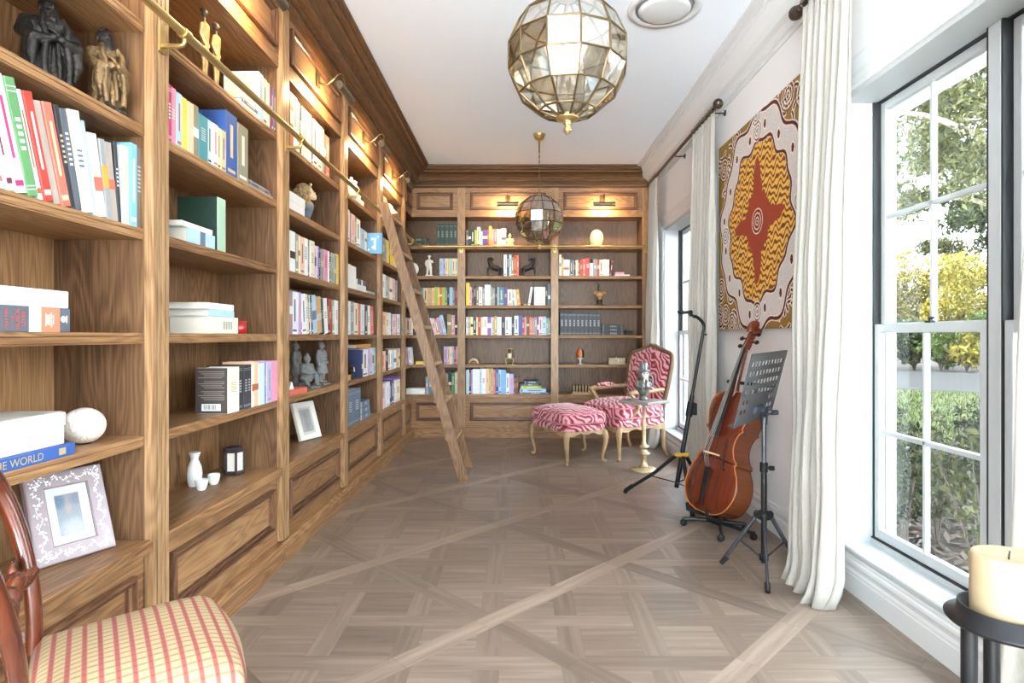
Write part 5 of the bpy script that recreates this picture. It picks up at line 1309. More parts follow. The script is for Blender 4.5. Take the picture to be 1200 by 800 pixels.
# ---- side table with a jug
TX, TY = 1.106, 5.17
t = thing('side_table', 'small side table with grey square top and turned brass column', 'side table', (TX, TY, 0), math.radians(41))
GREYT = flat('grey_marble', srgb(146, 143, 141), .25, var=.12, vscale=12)
m = MB(); h = .158
for s0, s1, z0, z1 in ((.93,1.0,.590,.596),(1.0,1.0,.596,.612),(1.0,.985,.612,.618)):
    m.add([(-h*s0,-h*s0,z0),(h*s0,-h*s0,z0),(h*s0,h*s0,z0),(-h*s0,h*s0,z0),(-h*s1,-h*s1,z1),(h*s1,-h*s1,z1),(h*s1,h*s1,z1),(-h*s1,h*s1,z1)],[(0,1,5,4),(1,2,6,5),(2,3,7,6),(3,0,4,7),(0,3,2,1),(4,5,6,7)])
m.build('top', GREYT, t)
PBR = flat('pale_brass', srgb(202, 184, 146), .35, .6, var=.12)
MB().lathe([(.001,.03),(.05,.03),(.036,.046),(.026,.07),(.023,.1),(.024,.13),(.05,.142),(.053,.155),(.03,.17),(.024,.19),(.042,.205),(.044,.215),(.02,.228),(.0175,.26),(.0165,.45),(.0155,.565),(.024,.575),(.032,.59),(.001,.59)], n=28).build('column', PBR, t)
MB().lathe([(.116,0),(.12,.005),(.118,.014),(.1,.024),(.06,.031),(.001,.032)], n=36).build('base', PBR, t)
jg = thing('figure_jug', 'grey figure jug wearing a top hat on small side table', 'jug', (TX-.005, TY+.005, .6185), .2)
PEW = flat('grey_glazed_jug', srgb(104, 102, 96), .25, .25, var=.4, vscale=26); PEWL = flat('silvery_face', srgb(206,202,194), .3, .2)
m = MB(); m.lathe([(.034,0),(.04,.006),(.036,.018),(.028,.03),(.034,.05),(.054,.085),(.060,.12),(.055,.15),(.044,.175),(.05,.2),(.052,.225),(.045,.25),(.036,.262),(.001,.262)], n=28)
for s_ in (-1, 1): m.tube([(s_*.05,-.0,.16),(s_*.066,-.01,.12),(s_*.03,-.052,.105)],[.018,.016,.011],8)
fuse(m.build('body', PEW, jg), .0035, 2)
m = MB(); m.ell((0,-.036,.225),(.034,.022,.026)); m.ell((0,-.058,.222),(.008,.01,.011))
for s_ in (-1,1): m.ell((s_*.012,-.054,.206),(.014,.008,.008)); m.tube([(s_*.006,-.055,.205),(s_*.016,-.056,.17),(s_*.012,-.058,.15)],[.01,.008,.002],8)
fuse(m.build('face', PEWL, jg), .003, 1)
m = MB()
for s_ in (-1,1): m.ell((s_*.014,-.056,.234),(.006,.004,.006))
m.build('eyes', BLACK, jg)
MB().lathe([(.058,.252),(.064,.256),(.06,.262),(.04,.264),(.036,.272),(.039,.322),(.036,.327),(.001,.327)], n=28).build('top_hat', flat('pewter_hat', srgb(112,116,116), .3, .4), jg)
m = MB(); m.tube(bez([(.05,.01,.215),(.085,.012,.205),(.092,.012,.15),(.07,.01,.105),(.05,.008,.095)],5), .0085, 10); m.build('handle', PEW, jg)

# ---- cello, leaning back in its stand.  local frame: x across, z up the body, -y is the belly side
tl = math.radians(18.5)
nh = Vector((-.93, -.37, 0)).normalized()                # where the belly looks, in plan
az = (Vector((0,0,1))*math.cos(tl)-nh*math.sin(tl)).normalized()
nn_ = (nh*math.cos(tl)+Vector((0,0,1))*math.sin(tl)).normalized()
ax_ = az.cross(nn_)*-1; ax_ = (-nn_).cross(az)             # x = y cross z with y=-nn
CB = Vector((1.165, 3.56, .105))
ce = thing('cello', 'reddish brown cello leaning back on a black floor stand', 'cello', (0,0,0))
ce.matrix_world = basis(CB, ax_, -nn_, az)
VARN, nt, b = newmat('cello_varnish')
tc = N(nt,'ShaderNodeTexCoord'); mp = N(nt,'ShaderNodeMapping'); mp.inputs['Scale'].default_value=(60,60,3); L(nt, tc.outputs['Object'], mp.inputs['Vector'])
n1 = N(nt,'ShaderNodeTexNoise', Scale=1.0, Detail=3.0); L(nt, mp.outputs[0], n1.inputs['Vector'])
L(nt, ramp(nt, n1.outputs['Fac'], [(.3, srgb(84,30,15)),(.7, srgb(106,42,22))]), b.inputs['Base Color'])
b.inputs['Roughness'].default_value=.22; b.inputs['Coat Weight'].default_value=.5; b.inputs['Coat Roughness'].default_value=.08
RIBM, nt, b = newmat('cello_ribs')
tc = N(nt,'ShaderNodeTexCoord'); mp = N(nt,'ShaderNodeMapping'); mp.inputs['Scale'].default_value=(4,4,140); L(nt, tc.outputs['Object'], mp.inputs['Vector'])
n1 = N(nt,'ShaderNodeTexNoise', Scale=1.0, Detail=2.0); L(nt, mp.outputs[0], n1.inputs['Vector'])
L(nt, ramp(nt, n1.outputs['Fac'], [(.3, srgb(96,46,22)),(.7, srgb(112,56,27))]), b.inputs['Base Color']); b.inputs['Roughness'].default_value=.25; b.inputs['Coat Weight'].default_value=.4
EBONY = flat('ebony', srgb(30,26,25), .3)
half = [(0,0),(.08,.004),(.155,.035),(.205,.10),(.218,.165),(.205,.235),(.172,.292),(.158,.318)]
corner1 = [(.172,.312),(.168,.33)]
waist = [(.142,.352),(.122,.395),(.116,.43),(.122,.468),(.138,.5)]
corner2 = [(.160,.518),(.148,.53)]
upper = [(.162,.575),(.172,.625),(.165,.68),(.135,.722),(.08,.745),(.03,.752),(0,.752)]
hp = [(p.x,p.z) for p in bez([(x,0,z) for x,z in half],5)]+corner1+[(p.x,p.z) for p in bez([(x,0,z) for x,z in waist],4)]+corner2+[(p.x,p.z) for p in bez([(x,0,z) for x,z in upper],5)]
outl = hp+[(-x,z) for x,z in hp[-2:0:-1]]
def plate_mesh(m, off, y_edge, y_mid, mi=0):
    """arched plate: overhanging edge and raised centre"""
    n = len(outl); cz = lambda z: .37+(z-.37)
    rings = []
    for sc, f in ((1.015,0),(1.015,.0),(.96,.18),(.85,.5),(.65,.82),(.4,.96),(.12,1.0)):
        r_ = []
        for x, z in outl:
            # shrink towards the centre line
            cx1, cz1 = 0, .36+(z-.36)*.55
            r_.append((cx1+(x-cx1)*sc, y_edge+(y_mid-y_edge)*f, cz1+(z-cz1)*sc))
        rings.append(r_)
    rings[0] = [(x, y_edge-off, z) for x, _, z in rings[0]]
    vs = [p for r_ in rings for p in r_]
    m.add(vs, [(i*n+j, i*n+(j+1)%n, (i+1)*n+(j+1)%n, (i+1)*n+j) for i in range(len(rings)-1) for j in range(n)], mi, True)
    m.add(rings[0], [tuple(range(n))], mi); m.add(rings[-1], [tuple(range(n))], mi, True)
m = MB(); plate_mesh(m, -.005, -.062, -.088); m.build('belly', VARN, ce)
m = MB(); plate_mesh(m, .005, .062, .084); m.build('back_plate', VARN, ce)
MB().prism(outl, -.058, .058, 'xz', sm=True).build('ribs', RIBM, ce)
m = MB(); m.tube([(x*1.0,-.066,z) for x,z in outl]+[(outl[0][0],-.066,outl[0][1])], .0035, 6); m.build('purfled_edge', flat('golden_edge', srgb(190,112,48), .3), ce)
# neck, fingerboard, scroll and pegs
m = MB(); m.tube([(0,-.055,.72),(0,-.062,.80),(0,-.062,.95),(0,-.06,1.02)], [.03,.022,.018,.017], 12); m.build('neck', VARN, ce)
m = MB(); w0, w1 = .031, .016
m.add([(-w0,-.128,.455),(w0,-.128,.455),(w1,-.079,1.03),(-w1,-.079,1.03),(-w0,-.118,.455),(w0,-.118,.455),(w1,-.07,1.03),(-w1,-.07,1.03),(0,-.136,.455),(0,-.084,1.03)],
      [(0,8,9,3),(8,1,2,9),(4,7,6,5),(0,4,5,1,8),(3,9,2,6,7),(0,3,7,4),(1,5,6,2)]); m.build('fingerboard', EBONY, ce)
m = MB(); m.add([(-.018,-.08,1.025),(.018,-.08,1.025),(.0135,-.05,1.16),(-.0135,-.05,1.16),(-.02,-.045,1.025),(.02,-.045,1.025),(.0135,-.012,1.16),(-.0135,-.012,1.16)],[(0,1,2,3),(4,7,6,5),(0,4,5,1),(3,2,6,7),(0,3,7,4),(1,5,6,2)])
sp = []
for i in range(27):
    a = -.6+i*.36; r_ = .048*(1-i/34)
    sp.append((0, -.022-r_*math.cos(a)*1.0, 1.168+r_*math.sin(a)))
m.tube(sp, [.0195*(1-i/48) for i in range(27)], 10); m.cyl((-.03,-.022,1.168),(.03,-.022,1.168),.010)
m.tube([(0,-.03,1.12),(0,-.018,1.15),(0,.012,1.165)],[.016,.017,.015],10)
scr = m.build('scroll', flat('scroll_varnish', srgb(104,44,24), .28), ce)
for s_, z in ((-1,1.05),(1,1.075),(-1,1.1),(1,1.125)):
    m = MB(); m.cyl((s_*-.02,-.05,z),(s_*.052,-.05,z),.005,.006); m.ell((s_*.066,-.05,z),(.02,.006,.014)); m.build('peg', EBONY, ce)
# tailpiece, bridge, f-holes, strings
m = MB(); m.add([(-.028,-.112,.265),(.028,-.112,.265),(.013,-.094,.035),(-.013,-.094,.035),(-.028,-.104,.265),(.028,-.104,.265),(.013,-.088,.035),(-.013,-.088,.035),(0,-.12,.265),(0,-.1,.035)],[(0,8,9,3),(8,1,2,9),(4,7,6,5),(0,4,5,1,8),(3,9,2,6,7),(0,3,7,4),(1,5,6,2)]); m.build('tailpiece', EBONY, ce)
m = MB()
m.prism([(-.046,-.085),(-.03,-.085),(-.022,-.098),(.022,-.098),(.03,-.085),(.046,-.085),(.04,-.118),(.03,-.146),(.012,-.154),(-.012,-.154),(-.03,-.146),(-.04,-.118)], .345, .353, 'xy'); m.build('bridge', flat('pale_maple', srgb(214,182,134), .5), ce)
m = MB()
for s_ in (-1, 1):
    pts = bez([(s_*.068,-.0865,.432),(s_*.074,-.0875,.44),(s_*.078,-.0862,.425),(s_*.082,-.0845,.36),(s_*.094,-.082,.29),(s_*.104,-.0795,.272),(s_*.108,-.079,.285)],5)
    m.tube(pts, lerp_list([.0105,.009,.006,.0065,.006,.009,.0105],5), 8)
m.build('sound_holes', flat('sound_hole_dark', srgb(20,12,8), .8), ce)
m = MB()
for i, x in enumerate((-.016,-.0055,.0055,.016)):
    m.tube([(x*.9,-.114,.262),(x*1.25,-.1555,.349),(x*.5,-.0845,1.03),(x*.4,-.058,1.07+.02*i)], .0011, 5)
m.build('strings', flat('steel_string', srgb(170,168,160), .3, .9), ce)
MB().cyl((0,-.0,-.018),(0,0,.01),.012).build('endpin_button', EBONY, ce)

# ---- stands
def knob(m, p, r=.014, h=.02, d=(0,0,1)):
    d = Vector(d).normalized(); p = Vector(p); m.cyl(p-d*h/2, p+d*h/2, r, n=10)
# cello floor stand: low frame, four feet, upright with neck cradle
t = thing('cello_stand', 'low black floor stand holding the cello', 'stand', (0,0,0))
hub = Vector((1.20, 3.60, .075))
m = MB(); m.tube([(1.03,3.66,.045),(1.13,3.63,.05),(1.27,3.58,.05),(1.37,3.55,.045)], .0125, 10)
m.tube([(1.20,3.60,.05),(1.30,3.47,.045),(1.36,3.40,.04)], .011, 10); m.tube([(1.16,3.62,.05),(1.20,3.50,.06),(1.165,3.38,.05)],.010,10)
m.build('base_frame', BLACK, t)
m = MB()
for p in ((1.03,3.66),(1.37,3.55),(1.36,3.40),(1.165,3.38)): m.ell((p[0],p[1],.022),(.022,.022,.022)); m.cyl((p[0],p[1],.02),(p[0],p[1],.05),.009)
m.build('rubber_feet', RUBBER, t)
for s_ in (-1, 1):
    c0 = CB+ax_*(s_*.09)+az*.0+nn_*-.0
    m = MB(); m.tube([hub, c0-az*.02+nn_*.0, c0-az*.016+nn_*.10, c0+az*.02+nn_*.115], .011, 8); m.build('support_arm', RUBBER, t)
m = MB(); up0 = hub-nn_*.0; top = CB+az*.80-nn_*.11
m.tube([hub, CB-az*.02-nn_*.12, CB+az*.4-nn_*.13, top], .011, 10); m.build('upright', BLACK, t)
m = MB(); e1 = CB+az*.835
m.tube([e1-ax_*.20-nn_*.045, e1-ax_*.06-nn_*.06, e1+ax_*.06-nn_*.06, e1+ax_*.20-nn_*.045], .0115, 10); m.tube([top, e1-nn_*.06], .010, 8)
m.build('neck_yoke', RUBBER, t)
# tall empty instrument stand
t = thing('instrument_stand', 'tall empty black instrument stand with hooked top and yellow collar', 'stand', (0,0,0))
b0, b1 = Vector((1.13,4.2,.10)), Vector((1.325,4.2,1.235)); dz = (b1-b0)
m = MB(); m.tube([b0, b0+dz*.58], .0165, 14); m.build('lower_tube', BLACK, t)
m = MB(); m.tube([b0+dz*.55]+bez([b0+dz*.9, b1-dz*.03, b1+Vector((-.004,-.004,.03)), b1+Vector((-.05,-.02,.075)), b1+Vector((-.085,-.03,.085))],5), .0115, 12); m.build('upper_tube', BLACK, t)
m = MB(); yk = b1+Vector((-.095,-.03,.085))
m.tube([yk+Vector((.0,0,.0)), yk+Vector((-.01,0,.02)), yk+Vector((-.02,0,.022))], .014, 8); 
for s_ in (-1, 1): m.tube(bez([yk+Vector((-.01,0,.018)), yk+Vector((-.015+.0*s_, s_*.035,.03)), yk+Vector((-.06,s_*.05,.024)), yk+Vector((-.085,s_*.04,.034))],5), [.013-.0003*i for i in range(16)], 8)
m.build('yoke', RUBBER, t)
m = MB(); kb = b0+dz*.96; m.cyl(kb, kb+Vector((.03,0,0)), .006); m.build('knob', BLACK, t)
m = MB(); c0 = b0+dz*.49; m.tube([c0-dz.normalized()*.05, c0+dz.normalized()*.055], .024, 12); m.box(c0.x+.015,c0.x+.05,c0.y-.012,c0.y+.012,c0.z-.04,c0.z+.045,b=.005); m.build('height_clutch', RUBBER, t)
cl = b0+dz*.205
m = MB(); m.lathe([(.03,-.014),(.052,-.008),(.052,.008),(.03,.016)], c=cl, n=20); m.build('collar', flat('yellow_collar', srgb(206,158,54), .5), t)
feet = [Vector((.806,4.413,.012)), Vector((1.128,3.80,.012)), Vector((1.44,4.44,.012))]
for p in feet:
    d = (p-cl); d2 = Vector((d.x,d.y,0)).normalized()
    m = MB(); m.tube([cl+d2*.04+Vector((0,0,-.005)), cl+d*.5, p+Vector((0,0,.012))], [.0135,.0135,.012], 10)
    lg = m.build('leg', BLACK, t)
    m = MB(); e = d.normalized(); m.tube([p-e*.07+Vector((0,0,.012)), p+Vector((0,0,.010))], .0155, 10); m.ell(p+Vector((0,0,.004)),(.017,.017,.016)); m.build('rubber_foot', RUBBER, lg)
    m = MB(); m.tube([b0+Vector((0,0,.035)), cl+d*.55], .0045, 6); m.build('brace', BLACK, lg)
# music stand
t = thing('music_stand', 'black folding music stand with perforated desk before white curtain', 'music stand', (0,0,0))
P0 = Vector((1.232,2.95,0))
m = MB(); m.tube([P0+Vector((0,0,.045)), P0+Vector((0,0,.52))], .014, 12); m.build('lower_pole', BLACK, t)
m = MB(); m.tube([P0+Vector((0,0,.5)), P0+Vector((0,0,.745))], .0105, 12); m.tube(bez([P0+Vector((0,0,.74)), P0+Vector((0,-.005,.785)), P0+Vector((-.02,-.03,.81)), P0+Vector((-.045,-.05,.825))],4), .016, 10); m.build('upper_pole', flat('grey_steel', srgb(92,96,102), .35, .7), t)
m = MB(); m.tube([P0+Vector((0,0,.50)), P0+Vector((0,0,.545))], .019, 12); knob(m, P0+Vector((.035,-.01,.52)), .012, .024, (1,-.2,0)); m.cyl(P0+Vector((0,0,.52)), P0+Vector((.03,-.01,.52)), .006); m.build('height_clamp', RUBBER, t)
hz = .285
m = MB(); m.lathe([(.018,-.025),(.032,-.02),(.034,.012),(.018,.022)], c=P0+Vector((0,0,hz)), n=16); m.build('tripod_hub', RUBBER, t)
m = MB(); m.lathe([(.016,0),(.022,.004),(.022,.03),(.016,.034)], c=P0+Vector((0,0,.055)), n=14); m.build('slide_collar', RUBBER, t)
for i, p in enumerate((Vector((1.139,2.683,.006)), Vector((1.045,3.03,.006)), Vector((1.42,2.96,.006)))):
    top = P0+Vector((0,0,hz)); d = p-top; dn = Vector((d.x,d.y,0)).normalized()
    m = MB(); m.tube([top+dn*.03, p+Vector((0,0,.008))], .0105, 8, sq=.7)
    lg = m.build('leg', flat('brushed_dark_steel', srgb(70,72,78), .35, .6), t)
    m = MB(); m.tube([p-d.normalized()*.05, p+Vector((0,0,.006))], .0125, 8); m.build('rubber_foot', RUBBER, lg)
    m = MB(); m.tube([P0+dn*.018+Vector((0,0,.075)), top+dn*.03+(p+Vector((0,0,.008))-top-dn*.03)*.5], .005, 6, sq=.5); m.build('brace', BLACK, lg)
    m = MB(); m.ell(top+dn*.032,(.017,.017,.02)); m.build('hinge_joint', RUBBER, lg)
# perforated desk: corners measured
A = Vector((.98,2.68,.762)); B_ = Vector((1.31,3.06,.772)); C_ = Vector((1.045,2.625,1.098))
ex = (B_-A).normalized(); up = (C_-A); up = (up-ex*up.dot(ex)); Hd = up.length; ez = up.normalized(); Wd = (B_-A).length; ey = ez.cross(ex)
dk = bpy.data.objects.new('desk', None); COL.objects.link(dk); dk.parent = t; dk.matrix_local = basis(A, ex, ey, ez)
xs = [0, .022]; holes_x = []
nx = 10; px_ = (Wd-.06)/nx
for i in range(nx): xs += [.03+px_*i+px_*.22, .03+px_*i+px_*.72]; holes_x.append(len(xs)-2)
xs += [Wd-.012, Wd]; xs = sorted(xs)
zs = [0, .02]; rows_ = []
nz = 6; pz_ = (Hd-.07)/nz
for j in range(nz): zs += [.05+pz_*j+pz_*.1, .05+pz_*j+pz_*.56]
zs += [Hd]; zs = sorted(zs)
m = MB()
def hole(i, j):
    xm, zm = (xs[i]+xs[i+1])/2, (zs[j]+zs[j+1])/2
    u, v = (xm-.03)/px_, (zm-.05)/pz_
    if not (0 < u < nx and 0 < v < nz): return False
    if not (.22 < u % 1 < .72 and .1 < v % 1 < .56): return False
    return not (int(v) < 2 and 2 <= int(u) <= 7)
vid = {}
for s_, y in ((0,-.0008),(1,.0008)):
    for i, x in enumerate(xs):
        for j, z in enumerate(zs): vid[s_,i,j] = len(m.v); m.v.append((x,y,z))
for i in range(len(xs)-1):
    for j in range(len(zs)-1):
        hq = hole(i,j)
        if not hq:
            for s_ in (0,1): m.f.append((vid[s_,i,j],vid[s_,i+1,j],vid[s_,i+1,j+1],vid[s_,i,j+1])); m.m.append(0); m.s.append(False)
        else:
            for (a,b_) in (((i,j),(i+1,j)),((i+1,j),(i+1,j+1)),((i+1,j+1),(i,j+1)),((i,j+1),(i,j))):
                m.f.append((vid[0,a[0],a[1]],vid[0,b_[0],b_[1]],vid[1,b_[0],b_[1]],vid[1,a[0],a[1]])); m.m.append(0); m.s.append(False)
DESKM = flat('grey_black_enamel', srgb(78,80,82), .38, .3)
m.box(0,Wd,-.001,.03,-.002,0,b=.0004)
m.box(-.0015,0,-.004,.001,0,Hd); m.box(Wd,Wd+.0015,-.004,.001,0,Hd); m.box(0,Wd,-.004,.001,Hd,Hd+.0015)
# the two mesh panels (this mesh is the plate itself)
pl_ = m.build('perforated_plate', DESKM, t); pl_.matrix_local = basis(A, ex, ey, ez)
bpy.data.objects.remove(dk)
m = MB(); cc = A+ex*Wd*.52+ez*.06
outd = -ey if (-ey).dot(Vector((0,0,0))-A) > 0 else ey
m.tube([cc+outd*.004, P0+Vector((-.045,-.05,.825))], .014, 8); m.box(-.05,.05,-.004,.012,-.02,.02,b=.003,M=basis(cc+outd*.004, ex, outd, ez)); knob(m, P0+Vector((-.02,-.045,.815)), .02, .03, (1,-1,0)); knob(m, P0+Vector((.045,-.02,.80)), .013, .03, (1,.2,0)); m.tube([P0+Vector((.0,-.01,.80)),P0+Vector((.05,-.02,.80))],.006,8)
m.build('tilt_clamp', flat('blue_grey_steel', srgb(74,80,92), .4, .5), t)

# ---- library ladder
t = thing('library_ladder', 'tall oak library ladder leaning on the brass rail', 'ladder', (0,0,0))
base0, top0 = (-.445, 0.0), (-1.105, 2.27)
LADM = oak('oak_ladder', 'z', srgb(158,122,86), srgb(128,94,64), srgb(84,58,40))
LADY = oak('oak_ladder_tread', 'y', srgb(206,172,132), srgb(178,142,104), srgb(130,96,66))
hwid = .042
for y in (4.80, 5.25):
    m = MB(); m.prism([(base0[0]-hwid,0),(base0[0]+hwid,0),(top0[0]+hwid,top0[1]),(top0[0]-hwid*.9,top0[1])], y, y+.03, 'xz'); m.build('side_rail', LADM, t)
sl_ = (top0[0]-base0[0])/top0[1]
for k in range(7):
    z = .352+.305*k; x = base0[0]+sl_*z
    m = MB(); m.box(x-.052, x+.047, 4.83, 5.25, z-.028, z, b=.003); m.build('tread', LADY, t)
for y in (4.815, 5.265):
    m = MB(); hx_, hz_ = -FACE+RO, RZ
    m.tube(bez([(hx_+.10,y,RZ-.10),(hx_+.055,y,RZ+.02),(hx_+.02,y,RZ+.03),(hx_-.0,y,RZ+.026),(hx_-.022,y,RZ+.012)],5), .007, 8); m.tube([(hx_+.10,y,RZ-.10),(hx_+.115,y,RZ-.28)], .006, 8)
    m.lathe([(.012,-.012),(.02,-.010),(.016,0),(.02,.010),(.012,.012)], c=(hx_+.002,y,RZ+.031), n=14, M=Matrix.Rotation(PI/2,4,'X')); m.build('rail_hook', BRASS, t)
# ================================================================ pendants, curtains, painting, chair, candle
AMBER = glassmat('antique_glass', (.93,.87,.74,1), .47, .03)
def pendant(label, x, y, z, R):
    t = thing('pendant_lamp', label, 'lamp', (x, y, z), math.radians(7), 'faceted glass globe pendants')
    nm = 12; lats = [math.radians(a) for a in (-80,-62,-37,-12.5,12.5,37,62,80)]
    P = lambda i, j: Vector((R*math.cos(lats[i])*math.cos(2*PI*j/nm), R*math.cos(lats[i])*math.sin(2*PI*j/nm), R*math.sin(lats[i])))
    g = MB(); fr = MB(); r = random.Random(11)
    for i in range(len(lats)-1):
        for j in range(nm):
            q_ = [P(i,j),P(i,j+1),P(i+1,j+1),P(i+1,j)]
            c = sum(q_, Vector())/4; nrm = (q_[1]-q_[0]).cross(q_[3]-q_[0]).normalized()
            a1 = (q_[1]-q_[0]).normalized(); tx = r.uniform(-.035,.035); ty = r.uniform(-.035,.035); a2 = nrm.cross(a1)
            pts = [c+(p-c)*.985+nrm*((p-c).dot(a1)*tx+(p-c).dot(a2)*ty) for p in q_]
            g.add(pts, [(0,1,2,3)])
    rr = R*.018
    for i in range(len(lats)):
        for j in range(nm): fr.tube([P(i,j),P(i,j+1)], rr, 6)
    for j in range(nm):
        for i in range(len(lats)-1): fr.tube([P(i,j),P(i+1,j)], rr, 6)
    g.build('glass_panes', AMBER, t, recalc=False); fr.build('metal_frame', BRONZE, t)
    MB().lathe([(.001,-R*.965),(R*.12,-R*.97),(R*.2,-R*.985),(R*.19,-R*1.01),(R*.08,-R*1.03),(R*.05,-R*1.06),(R*.08,-R*1.085),(R*.05,-R*1.11),(R*.045,-R*1.13),(R*.075,-R*1.17),(R*.07,-R*1.21),(R*.02,-R*1.26),(.001,-R*1.27)], n=24).build('finial', BRASS, t)
    m = MB(); m.lathe([(R*.2,R*.98),(R*.18,R*1.0),(R*.06,R*1.03),(R*.05,R*1.07),(.001,R*1.08)], n=24)
    m.cyl((0,0,R*.2),(0,0,R*1.0),R*.02)
    for a in range(3): th = 2*PI*a/3; m.tube([(0,0,R*.25),(R*.18*math.cos(th),R*.18*math.sin(th),R*.2),(R*.2*math.cos(th),R*.2*math.sin(th),R*.3)], R*.015, 6); m.cyl((R*.2*math.cos(th),R*.2*math.sin(th),R*.3),(R*.2*math.cos(th),R*.2*math.sin(th),R*.5),R*.04,n=10)
    m.build('lamp_holder', BRASS, t)
    zt = CEIL-z
    MB().lathe([(.055,zt-.0005),(.06,zt-.006),(.05,zt-.02),(.042,zt-.045),(.03,zt-.055),(.012,zt-.062),(.009,zt-.1),(.001,zt-.1)], n=28).build('ceiling_rose', BRASS, t)
    m = MB(); z0, z1 = R*1.05, zt-.18
    m.cyl((0,0,z1),(0,0,zt-.09),.006)
    m.tube([(0,0,z0),(0,0,z1)], .003, 6)
    n = max(2, int((z1-z0)/.024))
    for k in range(n):
        zc = z0+(z1-z0)*(k+.5)/n; a = k%2
        pts = [(.006*math.cos(u)*(1-a), .006*math.cos(u)*a, zc+.014*math.sin(u)) for u in [2*PI*i/10 for i in range(11)]]
        m.tube(pts, .0014, 5)
    m.build('chain', BRONZE, t)
pendant('large faceted glass globe pendant nearest the camera with brass finial', .19, 2.26, 2.245, .232)
pendant('smaller looking faceted globe pendant hanging before the back bookcase', .204, 5.63, 2.294, .232)

# curtains
LINEN, nt, b = newmat('linen')
tc = N(nt,'ShaderNodeTexCoord'); mp = N(nt,'ShaderNodeMapping'); mp.inputs['Scale'].default_value=(300,300,40); L(nt, tc.outputs['Object'], mp.inputs['Vector'])
n1 = N(nt,'ShaderNodeTexNoise', Scale=1.0, Detail=3.0); L(nt, mp.outputs[0], n1.inputs['Vector'])
L(nt, ramp(nt, n1.outputs['Fac'], [(.3, srgb(184,179,170)),(.7, srgb(198,193,185))]), b.inputs['Base Color']); b.inputs['Roughness'].default_value=.9
tr = N(nt,'ShaderNodeBsdfTranslucent', Color=srgb(240,234,222)); mx = N(nt,'ShaderNodeMixShader'); mx.inputs[0].default_value=.22
L(nt, b.outputs[0], mx.inputs[1]); L(nt, tr.outputs[0], mx.inputs[2]); L(nt, mx.outputs[0], nt.nodes['Material Output'].inputs['Surface'])
bp = N(nt,'ShaderNodeBump', Strength=.15, Distance=.002); L(nt, n1.outputs['Fac'], bp.inputs['Height']); L(nt, bp.outputs['Normal'], b.inputs['Normal'])
RODX, RODZ = 1.452, 2.865
def curtain(label, y0, y1, yb0, yb1, folds, seed, xb=-.02):
    """hangs from the rod between y0 and y1, reaching the floor between yb0 and yb1"""
    t = thing('curtain', label, 'curtain', (RODX, (y0+y1)/2, 0), 0, 'white linen curtains')
    r = random.Random(seed); U, V = folds*14, 46; z1 = RODZ-.022
    ph = [r.uniform(.75,1.3) for _ in range(folds+2)]; sh = [r.uniform(-.25,.25) for _ in range(folds+2)]; a2 = [r.uniform(.6,1.35) for _ in range(folds+2)]
    vs = []
    for v in range(V+1):
        f = v/V; z = z1*(1-f)+.004*f
        grow = .35+.65*min(1, f*2.2)
        for u in range(U+1):
            g = u/U*folds; k = int(min(g, folds-1)); fr = g-k
            w_ = math.sin(2*PI*(g+sh[k]*math.sin(PI*fr)*f))
            amp = (.026+.024*f)*grow*(a2[k]*(1-fr)+a2[k+1]*fr)
            ytop = y0+(y1-y0)*u/U; ybot = yb0+(yb1-yb0)*(u/U+.02*math.sin(g*2.3+seed))
            y = ytop+(ybot-ytop)*(f**1.4)
            x = amp*w_+.008*math.sin(g*7+z*6)*f
            x += xb*f; x -= .045*max(0,(f-.95)/.05)**2*(.3+.7*abs(math.sin(g*1.7+seed)))
            zz = z
            if f > .985: zz = max(.004, z)
            vs.append((x, y-(y0+y1)/2+.012*math.cos(2*PI*g)*f, zz))
    fs = [(a*(U+1)+c, a*(U+1)+c+1, (a+1)*(U+1)+c+1, (a+1)*(U+1)+c) for a in range(V) for c in range(U)]
    o = MB().add(vs, fs, 0, True).build('drape', LINEN, t, recalc=False)
    s_ = o.modifiers.new('thick', 'SOLIDIFY'); s_.thickness = .003
    for k in range(folds+1):
        m = MB()
        yy = y0+(y1-y0)*(k+.25)/(folds+.5)-(y0+y1)/2
        pts = [(.021*math.cos(a), yy, RODZ+.021*math.sin(a)) for a in [2*PI*i/14 for i in range(15)]]
        m.tube(pts, .003, 6); m.build('ring', BRONZE, t)
    for k in range(folds):
        m = MB()
        yy = y0+(y1-y0)*(k+.5)/folds-(y0+y1)/2
        m.tube([(.012,yy,z1-.002),(.0,yy,z1-.05),(-.012,yy,z1-.10)],[.009,.007,.003],6); m.build('pinch_pleat', LINEN, t)
    return t
curtain('white linen curtain beside the painting, nearest large window', 2.56, 3.0, 2.52, 2.86, 7, 5, -.10)
curtain('white linen curtain at right edge behind the pillar candle', 1.1, 1.62, 1.08, 1.72, 7, 9)
curtain('white linen curtain hanging behind the tall empty instrument stand', 4.36, 4.88, 4.36, 4.86, 7, 2)
curtain('white linen curtain in far corner behind the red armchair', 6.16, 6.50, 6.14, 6.54, 5, 4)
RODM = flat('bronze_rod', srgb(74,62,54), .4, .6)
